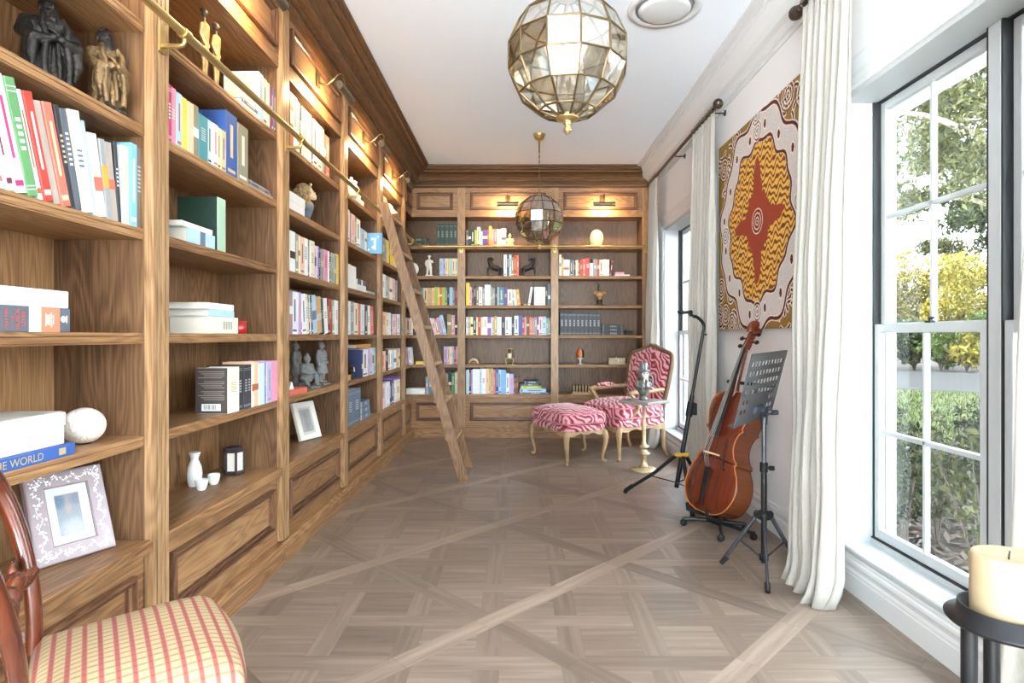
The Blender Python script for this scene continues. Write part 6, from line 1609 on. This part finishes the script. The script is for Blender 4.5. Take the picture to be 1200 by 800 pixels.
for lb, y0, y1, ends in (('dark curtain rod above the near window', .98, 3.02, (0,1)), ('dark curtain rod with ball end above far window', 4.33, 6.585, (1,0))):
    t = thing('curtain_rod', lb, 'curtain rod', (RODX, y0, RODZ))
    MB().cyl((0,0,0),(0,y1-y0,0),.0145,n=14).build('tube', RODM, t)
    for k, yy, d in ((0,0,-1),(1,y1-y0,1)):
        m = MB(); prof = [(.0145,0),(.02,.004),(.02,.012),(.014,.018),(.028,.028),(.036,.046),(.036,.062),(.028,.08),(.012,.092),(.001,.094)]
        if ends[k]: m.lathe(prof, c=(0,yy,0), n=20, M=Matrix.Rotation(-PI/2*d,4,'X')); m.build('ball_finial', RODM, t)
    m = MB()
    ks = [.09, y1-y0-.09] if y1-y0 < 2.1 else [.07, (y1-y0)/2, y1-y0-.03]
    for yy in ks: m.cyl((WR-RODX-.001,yy,-.02),(WR-RODX-.008,yy,-.02),.022,n=14); m.tube([(WR-RODX-.004,yy,-.02),(.02,yy,-.024),(0,yy,-.016)],.006,8)
    m.build('bracket', RODM, t)

# painting: dotted canvas, colour computed per point from its own pattern
PW, PH, PT = 1.41, 1.36, .035
t = thing('painting', 'large square dotted painting with red star and white wavy band', 'painting', (WR-.004, 3.72, 1.905))
n = 380
jj, ii = np.mgrid[0:n+1, 0:n+1]; U = (ii/n-.5)*2; V = (jj/n-.5)*2           # u to the right as seen from the room
S = lambda r_, g_, b_: np.array([lin(r_/255), lin(g_/255), lin(b_/255)])
OCH, WHT, MAR, YEL, BRN, REDC, CRM_ = S(146,112,52), S(214,204,200), S(92,36,32), S(232,180,88), S(120,66,28), S(156,66,46), S(236,222,204)
rs = np.random.RandomState(2)
col = np.zeros((n+1,n+1,3)); col[:] = OCH
dots = rs.rand(n+1,n+1)
col = col*(0.82+.36*dots[...,None])
R_ = np.hypot(U, V); TH = np.arctan2(V, U)
dia = (np.abs(U*1.06)**1.75+np.abs(V*.98)**1.75)**(1/1.75)
def wobf(th): return .035*np.sin(8*th+.4)+.03*np.sin(14*th+1)+.015*np.sin(5*th)
dd = dia+wobf(TH)*(.6+.4*R_)
BI, BO = .735, 1.0
def arcs(cx, cy, r0, k, w=.5):
    global col
    d = np.hypot(U-cx, V-cy)
    for q_ in range(k):
        ra, rb = r0*(q_+.5)/k, r0*(q_+1)/k
        if q_ % 2 == 0: col[(d < rb) & (d >= ra)] = MAR
        else: col[(d < rb) & (d >= ra)] = CRM_
    col[d < r0*.5/k] = CRM_
# outer figures in the corners: bent bars and horseshoes
for k in range(90):
    sgx, sgy = [(1,1),(1,-1),(-1,1),(-1,-1)][k % 4]
    cx, cy = sgx*rs.uniform(.4,.98), sgy*rs.uniform(.4,.98)
    if abs(cx)**1.5+abs(cy)**1.5 < .95: continue
    r0 = rs.uniform(.05,.12); a0 = rs.uniform(-PI,PI); sp_ = rs.uniform(.6,1.5)
    d = np.hypot(U-cx, V-cy); a = np.abs((np.arctan2(V-cy,U-cx)-a0+PI) % (2*PI)-PI)
    msk = (a < sp_)
    col[(np.abs(d-r0) < .024) & msk & (dd > BO+.03)] = CRM_; col[(np.abs(d-r0) < .012) & (a < sp_-.06) & (dd > BO+.03)] = MAR
for cx, cy in ((.86,.84),(-.84,.72),(.82,-.82),(-.8,-.84),(.6,.92),(-.62,-.93),(.93,-.6),(-.93,-.55),(-.5,.93)): arcs(cx, cy, .13, 7)
# white band with maroon borders
band = (dd < BO) & (dd > BI)
edge = ((np.abs(dd-BO) < .017) | (np.abs(dd-BI) < .016))
wl = WHT*(.8+.3*dots[...,None]); col = np.where(band[...,None], wl, col)
col[np.abs(dd-BO) < .028] = CRM_; col[np.abs(dd-BI) < .026] = CRM_; col[edge] = MAR
for k in range(16):
    a = 2*PI*k/16+.2
    r0 = .5
    for rr in np.linspace(.4, 1.2, 160):
        u_, v_ = rr*math.cos(a), rr*math.sin(a)
        d_ = (abs(u_*1.06)**1.75+abs(v_*.98)**1.75)**(1/1.75)+wobf(a)*(.6+.4*rr)
        if d_ > .865: break
    d = np.hypot(U-u_, (V-v_)*.6); col[d < .033] = CRM_; col[d < .024] = MAR
# inner field: rippling yellow and brown lines
inn = dd < BI-.02
rip = np.sin(V*100+2.2*np.sin(U*33+V*9)+1.6*np.sin(U*57-V*14))
fld = np.where((rip > -.25)[...,None], YEL*(.85+.25*dots[...,None]), BRN)
col = np.where(inn[...,None], fld, col)
# four-pointed red star with ragged edge
st = .25+.29*np.abs(np.cos(2*TH))**12+.05*np.abs(np.sin(TH))+.014*np.sin(26*TH)+.012*np.sin(41*TH)
star = R_ < st
col = np.where(star[...,None], REDC*(.92+.14*dots[...,None]), col)
arcs(0, 0, .12, 6)
for a in (0,PI/2,PI,3*PI/2): arcs(.80*math.cos(a), .84*math.sin(a), .1, 6)
arcs(-.02, .985, .1, 6)
col = np.clip(col, 0, 1)
vs = [(-PT, PW/2-PW*i/n, -PH/2+PH*j/n) for j in range(n+1) for i in range(n+1)]
fs = [(j*(n+1)+i, (j+1)*(n+1)+i, (j+1)*(n+1)+i+1, j*(n+1)+i+1) for j in range(n) for i in range(n)]
o = MB().add(vs, fs).build('painted_canvas', attrmat('dot_paint', .7, .2), t, recalc=False)
at = o.data.attributes.new('tint', 'FLOAT_COLOR', 'POINT'); at.data.foreach_set('color', np.concatenate([col.reshape(-1,3), np.ones(((n+1)**2,1))],1).ravel())
MB().box(-PT+.0005, 0, -PW/2, PW/2, -PH/2, PH/2).build('stretcher', flat('canvas_edge', srgb(140,110,60), .8), t)

# chair with plaid seat in the foreground
PLAID, nt, b = newmat('plaid_fabric')
tc = N(nt,'ShaderNodeTexCoord'); sx = N(nt,'ShaderNodeSeparateXYZ'); L(nt, tc.outputs['Object'], sx.inputs[0])
def stripes(sock, per, w0, soft=.04, off=0.0):
    f = mathn(nt,'FRACT', mathn(nt,'ADD', mathn(nt,'MULTIPLY', sock, 1/per), off)); d = mathn(nt,'ABSOLUTE', mathn(nt,'SUBTRACT', f, .5))
    n_ = N(nt,'ShaderNodeMapRange'); L(nt, d, n_.inputs[0]); n_.inputs[1].default_value = w0; n_.inputs[2].default_value = w0-soft*2; n_.inputs[3].default_value = 0; n_.inputs[4].default_value = 1
    return n_.outputs[0]
base = mixc(nt, mathn(nt,'MULTIPLY', stripes(sx.outputs[0], .02, .2, .06), .8), srgb(176,154,118), srgb(132,106,80))
base = mixc(nt, mathn(nt,'MULTIPLY', stripes(sx.outputs[1], .027, .27, .05), .6), base, srgb(176,136,112))
base = mixc(nt, mathn(nt,'MULTIPLY', stripes(sx.outputs[1], .027, .2), .85), base, srgb(146,64,62))
base = mixc(nt, mathn(nt,'MULTIPLY', mathn(nt,'MULTIPLY', stripes(sx.outputs[1], .027, .07), stripes(sx.outputs[0], .02, .13)), .9), base, srgb(110,38,46))
nz_ = N(nt,'ShaderNodeTexNoise', Scale=500.0, Detail=2.0); L(nt, tc.outputs['Object'], nz_.inputs['Vector'])
L(nt, base, b.inputs['Base Color']); b.inputs['Roughness'].default_value=.85
bp = N(nt,'ShaderNodeBump', Strength=.3, Distance=.002); L(nt, nz_.outputs['Fac'], bp.inputs['Height']); L(nt, bp.outputs['Normal'], b.inputs['Normal'])
MAHO, nt, b = newmat('mahogany'); tc = N(nt,'ShaderNodeTexCoord'); mp = N(nt,'ShaderNodeMapping'); mp.inputs['Scale'].default_value=(40,40,4); L(nt, tc.outputs['Object'], mp.inputs['Vector'])
n1 = N(nt,'ShaderNodeTexNoise', Scale=1.0, Detail=4.0); L(nt, mp.outputs[0], n1.inputs['Vector'])
L(nt, ramp(nt, n1.outputs['Fac'], [(.3, srgb(66,27,14)),(.7, srgb(106,48,26))]), b.inputs['Base Color']); b.inputs['Roughness'].default_value=.22; b.inputs['Coat Weight'].default_value=.6; b.inputs['Coat Roughness'].default_value=.1
# local frame: x along the width, y the way it faces; origin on the floor under the back rail
fc = Vector((.81,.59,0)).normalized(); wd_ = Vector((.59,-.81,0)).normalized()
BC = Vector((-.975, 1.165, 0))
t = thing('dining_chair', 'mahogany balloon-back chair with plaid seat in near left corner', 'chair', BC)
t.matrix_world = basis(BC, wd_, fc, Vector((0,0,1)))
m = MB()
# seat outline: narrower at the back
ol = [(-.185,0),(-.205,.12),(-.225,.26),(-.222,.335),(-.19,.365),(0,.385),(.19,.365),(.222,.335),(.225,.26),(.205,.12),(.185,0)]
olb = [(p.x,p.y) for p in bez([(x,y,0) for x,y in ol],5)]; nn2 = len(olb); cy0 = .19
rings = []
for sc, z in ((.99,.425),(1.0,.435),(1.015,.46),(1.0,.482),(.965,.498),(.88,.512),(.7,.525),(.45,.533),(.1,.536)): rings.append([(x*sc, cy0+(y-cy0)*sc, z) for x,y in olb])
vs = [p for r_ in rings for p in r_]
m.add(vs, [(i*nn2+j, i*nn2+(j+1)%nn2, (i+1)*nn2+(j+1)%nn2, (i+1)*nn2+j) for i in range(len(rings)-1) for j in range(nn2)], 0, True); m.add(rings[0], [tuple(range(nn2))]); m.add(rings[-1], [tuple(range(nn2))], 0, True)
m.build('seat', PLAID, t)
m = MB(); m.prism([(x*.985, cy0+(y-cy0)*.985) for x,y in olb], .375, .427); m.build('seat_rail', MAHO, t)
for s_ in (-1,1):
    m = MB(); m.lathe([(.02,.40),(.02,.36),(.024,.35),(.018,.335),(.022,.3),(.016,.12),(.013,.02),(.015,.01),(.012,0)], c=(s_*.19,.33,0), n=14); m.build('leg', MAHO, t)
    m = MB(); m.tube(bez([(s_*.175,.0,.46),(s_*.175,-.005,.3),(s_*.18,-.03,.12),(s_*.185,-.075,.0)],5), lerp_list([.02,.02,.017,.014],5), 8); m.build('leg', MAHO, t)
# balloon back: uprights sweep up into one hoop
hoop = bez([(-.178,.0,.44),(-.176,.004,.53),(-.185,-.004,.64),(-.205,-.03,.76),(-.20,-.065,.86),(-.13,-.095,.93),(0,-.105,.955),(.13,-.095,.93),(.20,-.065,.86),(.205,-.03,.76),(.185,-.004,.64),(.176,.004,.53),(.178,.0,.44)],6)
m = MB(); m.tube(hoop, lerp_list([.024,.022,.022,.025,.028,.030,.032,.030,.028,.025,.022,.022,.024],6), 10, sq=.72); m.build('back_hoop', MAHO, t)
m = MB(); pts = bez([(-.186,-.006,.655),(-.14,-.018,.645),(-.08,-.022,.672),(-.03,-.025,.655),(0,-.026,.668),(.03,-.025,.655),(.08,-.022,.672),(.14,-.018,.645),(.186,-.006,.655)],5)
m.tube(pts, lerp_list([.02,.017,.021,.015,.024,.015,.021,.017,.02],5), 10)
for s_ in (-1,1):
    sp = [(s_*(.135+.026*(1-i/22)*math.cos(i*.5)), -.03, .67+.026*(1-i/22)*math.sin(i*.5)) for i in range(20)]
    m.tube(sp, [.009*(1-i/30) for i in range(20)], 8); m.ell((s_*.135,-.034,.67),(.01,.01,.01))
m.build('carved_cross_rail', MAHO, t)
m = MB(); m.tube([(-.178,0,.46),(0,-.01,.465),(.178,0,.46)], .02, 10); m.build('lower_back_rail', MAHO, t)

# candle stand
ZT = .735; CX_, CY_ = .772, .93
t = thing('candle_stand', 'tall black metal candle stand with round tray at lower right', 'candle holder', (CX_, CY_, 0))
MB().lathe([(.001,ZT-.012),(.078,ZT-.012),(.082,ZT-.008),(.082,ZT-.004),(.066,ZT-.003),(.064,ZT+.016),(.060,ZT+.016),(.059,ZT-.001),(.001,ZT-.001)], n=48).build('tray', BLACK, t)
for a in (PI*.93, -PI*.16, PI*.4):
    x, y = .052*math.cos(a), .052*math.sin(a)
    m = MB(); m.tube([(x,y,ZT-.012),(x,y,.02)], .0115, 12); m.build('leg', BLACK, t)
MB().lathe([(.11,0),(.115,.004),(.11,.014),(.06,.02),(.001,.02)], n=40).build('base', BLACK, t)
t = thing('pillar_candle', 'thick ivory pillar candle standing in black tray', 'candle', (CX_+.003, CY_, ZT-.0008))
WAX = flat('ivory_wax', srgb(178,158,126), .45, var=.03); WAX.node_tree.nodes['Principled BSDF'].inputs['Subsurface Weight'].default_value=.25; WAX.node_tree.nodes['Principled BSDF'].inputs['Subsurface Radius'].default_value=(.02,.012,.006)
MB().lathe([(.049,0),(.05,.003),(.05,.094),(.048,.099),(.043,.101),(.036,.0985),(.02,.094),(.001,.093)], n=48).build('wax', WAX, t)
MB().tube([(0,0,.09),(.001,0,.101),(.003,.001,.106)], .0013, 6).build('wick', BLACK, t)
# ================================================================ garden outside the windows
GZ = -.36
dV = Vector((.586, .810, 0)); eV = Vector((.810, -.586, 0))           # away from the window, and along the road
def out(s, t, z=GZ): return dV*s+eV*t+Vector((0,0,z))
def strip(name, s0, s1, t0, t1, z, mat, kind='structure'):
    m = MB(); n = 40; vs = []
    r = random.Random(len(name))
    for i in range(n+1):
        t = t0+(t1-t0)*i/n
        vs += [out(s0+r.uniform(-.12,.12), t, z), out(s1+r.uniform(-.12,.12), t, z)]
    m.add(vs, [(2*i,2*i+2,2*i+3,2*i+1) for i in range(n)])
    o = m.build(name, mat); o['kind'] = kind; return o
def groundmat(name, stops, sc, bump=.5):
    m, nt, b = newmat(name); tc = N(nt,'ShaderNodeTexCoord')
    n1 = N(nt,'ShaderNodeTexNoise', Scale=sc, Detail=8.0, Roughness=.7); L(nt, tc.outputs['Object'], n1.inputs['Vector'])
    L(nt, ramp(nt, n1.outputs['Fac'], stops), b.inputs['Base Color']); b.inputs['Roughness'].default_value=.95; b.inputs['Specular IOR Level'].default_value=.1
    bp = N(nt,'ShaderNodeBump', Strength=bump, Distance=.05); L(nt, n1.outputs['Fac'], bp.inputs['Height']); L(nt, bp.outputs['Normal'], b.inputs['Normal'])
    return m
MULCH = groundmat('leaf_mulch', [(.3, srgb(32, 25, 21)),(.5, srgb(55, 45, 39)),(.65, srgb(82, 71, 60)),(.75, srgb(50, 42, 35))], 6.0)
LAWNM = groundmat('lawn_grass', [(.3, srgb(26, 33, 13)),(.5, srgb(44, 54, 22)),(.62, srgb(62, 60, 32)),(.7, srgb(74, 58, 40))], 2.2)
ROADM = groundmat('asphalt', [(.3, srgb(36, 36, 36)),(.7, srgb(45, 44, 44))], 20.0, .1)
m = MB(); m.add([(1.82,-40,GZ-.03),(80,-40,GZ-.03),(80,90,GZ-.03),(1.82,90,GZ-.03)],[(0,1,2,3)]); o = m.build('ground', MULCH); struct(o)
strip('lawn', 7.2, 20.2, -14, 40, GZ, LAWNM); strip('road', 20.2, 31, -16, 50, GZ+.01, ROADM)
def leafmat(name, a, b_, tl=.35):
    m, nt, b = newmat(name); gm = N(nt,'ShaderNodeNewGeometry')
    col = ramp(nt, gm.outputs['Random Per Island'], [(0, a),(1, b_)])
    L(nt, col, b.inputs['Base Color']); b.inputs['Roughness'].default_value=.5; b.inputs['Specular IOR Level'].default_value=.25
    t = N(nt,'ShaderNodeBsdfTranslucent'); L(nt, col, t.inputs['Color']); mx = N(nt,'ShaderNodeMixShader'); mx.inputs[0].default_value=tl
    L(nt, b.outputs[0], mx.inputs[1]); L(nt, t.outputs[0], mx.inputs[2]); L(nt, mx.outputs[0], nt.nodes['Material Output'].inputs['Surface'])
    return m
YG = leafmat('yellow_green_leaf', srgb(74, 74, 24), srgb(150, 134, 54)); NW = leafmat('weed_leaf', srgb(26, 32, 16), srgb(66, 66, 28)); ND = leafmat('shrub_leaf', srgb(14, 19, 9), srgb(38, 46, 18)); GR = leafmat('grass_blade', srgb(24, 34, 12), srgb(56, 62, 26)); DG = leafmat('dark_green_leaf', srgb(22, 30, 15), srgb(54, 64, 27)); OGL = leafmat('gum_leaf', srgb(44, 50, 29), srgb(87, 87, 49))
FG = leafmat('fresh_green_leaf', srgb(30, 45, 18), srgb(77, 91, 35)); PG = leafmat('pale_weed_leaf', srgb(52, 62, 34), srgb(113, 111, 49))
BARK = flat('pale_bark', srgb(108, 99, 87), .8, var=.25, vscale=3); BARKD = flat('brown_bark', srgb(59, 49, 40), .85, var=.3, vscale=6)
def leaves(name, mat, blobs, count, size, seed, parent, asp=.42, droop=0.0, shell=.5):
    """blobs: (centre, radii); leaves scattered mostly near each blob's surface"""
    rs = np.random.RandomState(seed)
    wts = np.array([r[0]*r[1]+r[1]*r[2]+r[0]*r[2] for c, r in blobs]); wts = wts/wts.sum()
    ix = rs.choice(len(blobs), count, p=wts)
    C = np.array([list(c) for c, r in blobs])[ix]; R = np.array([list(r) for c, r in blobs])[ix]
    d = rs.normal(size=(count,3)); d /= np.linalg.norm(d, axis=1)[:,None]
    rad = 1-shell*rs.rand(count)**1.6
    p = C+d*R*rad[:,None]
    a = rs.normal(size=(count,3)); a[:,2] -= droop; a /= np.linalg.norm(a, axis=1)[:,None]
    b_ = np.cross(a, rs.normal(size=(count,3))); b_ /= np.linalg.norm(b_, axis=1)[:,None]
    s_ = size*(.6+.8*rs.rand(count))[:,None]
    nrm = np.cross(a, b_)*s_*.12
    V = np.stack([p-a*s_*.5, p+b_*s_*asp*.5+nrm, p+a*s_*.5, p-b_*s_*asp*.5+nrm], 1).reshape(-1,3)
    me = bpy.data.meshes.new(name); me.vertices.add(count*4); me.vertices.foreach_set('co', V.ravel().astype(np.float32))
    me.loops.add(count*4); me.loops.foreach_set('vertex_index', np.arange(count*4)); me.polygons.add(count)
    me.polygons.foreach_set('loop_start', np.arange(0,count*4,4)); me.update(calc_edges=True); me.validate(); me.materials.append(mat)
    o = bpy.data.objects.new(name, me); COL.objects.link(o); o.parent = parent
    return o
def bush(label, s, t, w, h, mat, n, size, seed, group='bushes across the road', z=GZ, depth=None):
    p = out(s, t, z); o = thing('bush', label, 'bush', p, 0, group)
    r = random.Random(seed); bl = []
    for k in range(9):
        a = r.uniform(0, 2*PI); q_ = r.uniform(0, .55)*w
        rr = r.uniform(.28,.5)*w
        zc = r.uniform(.25,.8)*h
        bl.append(((q_*math.cos(a), q_*math.sin(a), zc), (rr, rr, min(rr, h-zc+.05, zc+.1)*r.uniform(.8,1))))
    leaves('foliage', mat, bl, n, size, seed, o)
    m = MB()
    for k in range(5): 
        a = 2*PI*k/5; m.tube(bez([(0,0,-.05),(w*.12*math.cos(a),w*.12*math.sin(a),h*.3),(w*.3*math.cos(a+.4),w*.3*math.sin(a+.4),h*.66)],4), [h*.016*(1-i/12) for i in range(9)], 6)
    m.build('stems', BARKD, o); return o
def tree(label, s, t, h, r0, mat, n, size, seed, lean=0.0, spread=4.5, bark=None, clear=.35):
    p = out(s, t); o = thing('tree', label, 'tree', p, 0, 'trees beyond the road')
    r = random.Random(seed); m = MB(); bl = []; n = n*2
    tip = Vector((lean*h, lean*h*.3, h))
    trunk = bez([(0,0,-.1), Vector((lean*h*.2,.1,h*.35)), Vector((lean*h*.55,-.2,h*.65)), tip*.95], 6)
    m.tube(trunk, [r0*(1-.75*i/(len(trunk)-1)) for i in range(len(trunk))], 10)
    for k in range(11):
        f = clear+(1-clear)*k/11; b0 = trunk[int(f*(len(trunk)-1))]
        a = k*2.4+r.uniform(-.4,.4); ln = spread*r.uniform(.6,1.1)*(1.1-.4*f)
        e1 = b0+Vector((math.cos(a)*ln*.5, math.sin(a)*ln*.5, ln*.22)); e2 = b0+Vector((math.cos(a)*ln, math.sin(a)*ln, ln*r.uniform(.1,.6)))
        q_ = bez([b0, e1, e2], 4); m.tube(q_, [r0*.38*(1-.8*i/(len(q_)-1)) for i in range(len(q_))], 7)
        for c in (e1*.4+e2*.6, e2, e2+Vector((r.uniform(-1,1), r.uniform(-1,1), r.uniform(-.8,.6)))):
            bl.append((c, (r.uniform(.7,1.25), r.uniform(.7,1.25), r.uniform(.4,.8))))
    m.build('trunk', bark or BARK, o)
    leaves('crown', mat, bl, n, size, seed, o, .3, .8, .9)
    return o
# planting seen through the near window, then wider to both sides
bush('yellow-green sunlit bush beyond the road, left in the window view', 35, -2.3, 2.6, 6.6, YG, 14000, .17, 1)
bush('large yellow-green sunlit bush beyond the road in the window centre', 34.2, .1, 2.6, 5.6, YG, 14000, .17, 2)
bush('mid green bush beyond the road at right of the window view', 35.5, 2.6, 2.6, 5.0, FG, 12000, .18, 3)
bush('low dark green bush at the road edge under sunlit bushes', 32.4, -1.1, 1.8, 2.3, DG, 3000, .24, 4)
bush('low green bush at the road edge right of dark bush', 32.6, 1.7, 2.0, 2.6, FG, 3000, .24, 5)
for k, (s, t, w, h, mt) in enumerate(((36,-6.5,3.2,5.4,FG),(37,-11,3.4,6.0,YG),(36,7,3.2,5.6,DG),(37,12,3.6,6.0,YG),(36,17.5,3.6,5.0,FG),(36,23,3.6,5.5,DG))):
    bush('bush beyond the road %s' % ['left of the yellow-green one, mid green','far to the left, yellow-green','right of the window view, dark green','far right of the view, yellow-green','farther right still, mid green','at the far right end, dark green'][k], s, t, w, h, mt, 2600, .34, 20+k)
tree('tall gum tree with thin grey trunk at left of window view', 41, -2.6, 17, .26, OGL, 7000, .34, 31, .02, 4.2)
tree('tall gum tree with pale sweeping branches at right of window view', 24, 2.3, 13, .2, OGL, 7000, .26, 32, -.06, 4.4, None, .45)
tree('dark leafy tree standing at right behind sunlit bushes', 42, 3.4, 14, .3, DG, 6500, .34, 33, -.03, 3.6, BARKD, .25)
tree('slender gum tree far left of the window view', 42, -9, 16, .26, OGL, 4500, .4, 34, .03, 4.2)
tree('slender gum tree far right of the window view', 42, 11, 16, .28, OGL, 4500, .4, 35, .0, 4.6)
tree('dark tree at the far right end of the planting', 40, 18, 14, .3, DG, 4500, .4, 36, .02, 4.4, BARKD)
for k, (t, w, h, mt) in enumerate(((-3.6,1.5,2.2,FG),(-2.5,1.4,1.9,YG),(-.1,1.5,2.1,FG),(.8,1.3,1.8,YG),(2.9,1.5,2.3,DG),(3.9,1.6,2.4,FG))):
    bush('low bush along the road edge, %s' % ['leftmost in the window view','yellow-green, left of the dark one','mid green, right of the dark one','yellow-green at the window centre','dark green at the right','rightmost in the window view'][k], 31.9, t, w, h, mt, 1800, .22, 80+k, 'low bushes along the road edge')
# gum tree whose pale boughs sweep across the top of the window
def bough_tree():
    p = out(11.5, 2.9); o = thing('tree', 'near gum tree with pale boughs sweeping across the top of window', 'tree', p, 0, 'trees beyond the road')
    m = MB(); r = random.Random(5); bl = []
    tr = bez([(0,0,-.1),(.1,.05,2.2),(-.05,.1,4.2),(.1,0,6.6)], 6); m.tube(tr, [.2-.006*i for i in range(len(tr))], 10)
    for z0, sweep, rise, rr, dv in ((3.1,-3.6,.5,.07,.2),(3.6,-4.2,1.5,.085,-.5),(4.3,-3.9,1.2,.07,.9),(4.9,-4.4,1.9,.07,-1.2),(5.5,-3.4,2.2,.06,.4),(4.2,2.2,1.6,.06,.3),(5.0,2.6,1.8,.06,-.8)):
        b0 = Vector((0,.05,z0)); e = eV*sweep+dV*dv+Vector((0,0,z0+rise))
        q_ = bez([b0, b0*.6+e*.4+Vector((0,0,-.15)), b0*.25+e*.75+Vector((0,0,.25)), e], 5); m.tube(q_, [rr*(1-.75*i/(len(q_)-1)) for i in range(len(q_))], 8)
        for k in range(11):
            c = q_[int(r.uniform(.3,1)*(len(q_)-1))]+Vector((r.uniform(-.7,.7), r.uniform(-.7,.7), r.uniform(.1,1.0)))
            m.tube([c*.8+q_[-1]*.2, c], [.018,.006], 5); bl.append((c, (r.uniform(.45,.8), r.uniform(.45,.8), r.uniform(.28,.5))))
    m.build('trunk', BARK, o); leaves('crown', OGL, bl, 20000, .13, 77, o, .32, .8, .9)
bough_tree()
# garden bed just outside the window
def plant(label, x, y, h, n, size, mat, seed, group='weedy plants outside the near window'):
    o = thing('garden_plant', label, 'plant', (x, y, GZ-.03), 0, group); r = random.Random(seed)
    m = MB(); bl = []
    for k in range(6):
        a = r.uniform(0,2*PI); q_ = r.uniform(.06,.3)*h
        tp = Vector((q_*math.cos(a), q_*math.sin(a), h*r.uniform(.6,1)))
        m.tube(bez([(0,0,0), tp*.5+Vector((0,0,.05*h)), tp],4), [.007*(1-i/14) for i in range(9)], 5)
        for f in (.45,.65,.85,1): bl.append((tp*f, (.07,.07,.05)))
    m.build('stems', BARKD, o); leaves('leaves', mat, bl, n, size, seed, o, .5, .4, .9)
pos = [(2.55,3.15,.75,NW,270,0.055),(2.95,3.75,.95,NW,270,0.066),(3.1,4.35,.8,NW,420,0.055),(2.75,4.2,.9,ND,480,0.050),(3.6,4.5,.95,NW,360,0.066),(3.5,5.2,1.0,NW,480,0.055),(2.4,2.8,.5,NW,240,0.044),(4.1,5.4,.9,ND,540,0.055),(3.9,6.1,.8,NW,480,0.055),(2.5,5.3,.7,NW,360,0.055),(2.6,6.6,.8,ND,450,0.055),(2.5,1.9,.7,NW,360,0.055),(2.8,1.3,.7,NW,330,0.055)]
pl_lab = ['pale weed close to the window sill outside','tall pale weed with big leaves outside window centre','green plant behind the tall pale weed outside','dark leafy plant left of the tall pale weed','tall weed farther out in the garden bed','green plant at the back of the garden bed','small green plant at the foot of the window','dark plant beside the lawn edge','green plant nearest the lawn','green plant outside between the two windows','dark plant outside the far window','green plant outside the nearer sash','pale plant at the near end of garden bed']
for k, (x, y, h, mt, n, sz) in enumerate(pos): plant(pl_lab[k], x, y, h, n, sz, mt, 50+k)
def shrub(label, x, y, w, h, n, size, seed, mat):
    o = thing('shrub', label, 'shrub', (x, y, GZ-.03), 0, 'shrubs in the garden bed'); r = random.Random(seed)
    bl = [((r.uniform(-.4,.4)*w, r.uniform(-.4,.4)*w, r.uniform(.3,.7)*h), (w*.45, w*.45, h*.38)) for k in range(7)]
    leaves('foliage', mat, bl, n, size, seed, o); m = MB(); m.tube([(0,0,-.0),(0,0,h*.5)], .02, 6); m.build('stem', BARKD, o)
shrub('dense dark green shrub at right outside the near window', 4.05, 4.75, .55, 1.05, 3800, .05, 71, ND)
shrub('dense green shrub behind the dark one outside window', 4.9, 5.9, .6, .9, 3000, .06, 72, NW)
shrub('rounded green shrub at left edge of the lawn outside', 3.9, 7.4, .6, .8, 2500, .06, 73, ND)
shrub('green shrub outside close to the far window', 2.9, 8.2, .7, 1.0, 2500, .06, 74, NW)
# grass blades on the lawn: nobody could count them
def blades():
    rs = np.random.RandomState(9); n = 16000
    s = 7.3+rs.rand(n)**1.5*12.5; t = (rs.rand(n)-.5)*(.5*s)
    p = np.stack([dV.x*s+eV.x*t, dV.y*s+eV.y*t, np.full(n, GZ)], 1)
    h = .04+.06*rs.rand(n); a = rs.rand(n)*2*PI; w = .012
    d = np.stack([np.cos(a), np.sin(a), np.zeros(n)], 1)
    tip = p+np.stack([rs.normal(size=n)*.025, rs.normal(size=n)*.025, h], 1)
    V = np.stack([p-d*w, p+d*w, tip], 1).reshape(-1,3)
    me = bpy.data.meshes.new('grass'); me.vertices.add(n*3); me.vertices.foreach_set('co', V.ravel().astype(np.float32))
    me.loops.add(n*3); me.loops.foreach_set('vertex_index', np.arange(n*3)); me.polygons.add(n); me.polygons.foreach_set('loop_start', np.arange(0,n*3,3)); me.update(calc_edges=True)
    me.materials.append(GR); o = bpy.data.objects.new('grass', me); COL.objects.link(o); o['kind'] = 'stuff'; tag(o, 'short green grass blades covering the lawn outside', 'grass')
blades()
def litter():
    rs = np.random.RandomState(12); n = 5000
    s = 2.9+rs.rand(n)*5; t = (rs.rand(n)-.5)*5
    p = np.stack([dV.x*s+eV.x*t, dV.y*s+eV.y*t, np.full(n, GZ-.02)+rs.rand(n)*.03], 1)
    p = p[p[:,0] > 1.95]; n = len(p)
    a = rs.rand(n)*2*PI; L_ = .03+.05*rs.rand(n)
    d = np.stack([np.cos(a), np.sin(a), rs.normal(size=n)*.3], 1)*L_[:,None]; e = np.stack([-np.sin(a), np.cos(a), rs.normal(size=n)*.3], 1)*L_[:,None]*.3
    V = np.stack([p-d,p+e,p+d,p-e],1).reshape(-1,3)
    me = bpy.data.meshes.new('leaf_litter'); me.vertices.add(n*4); me.vertices.foreach_set('co', V.ravel().astype(np.float32))
    me.loops.add(n*4); me.loops.foreach_set('vertex_index', np.arange(n*4)); me.polygons.add(n); me.polygons.foreach_set('loop_start', np.arange(0,n*4,4)); me.update(calc_edges=True)
    me.materials.append(leafmat('dead_leaf', srgb(34,27,22), srgb(84,72,60), .1)); o = bpy.data.objects.new('leaf_litter', me); COL.objects.link(o); o['kind'] = 'stuff'; tag(o, 'brown fallen leaves covering the garden bed outside', 'leaf litter')
litter()
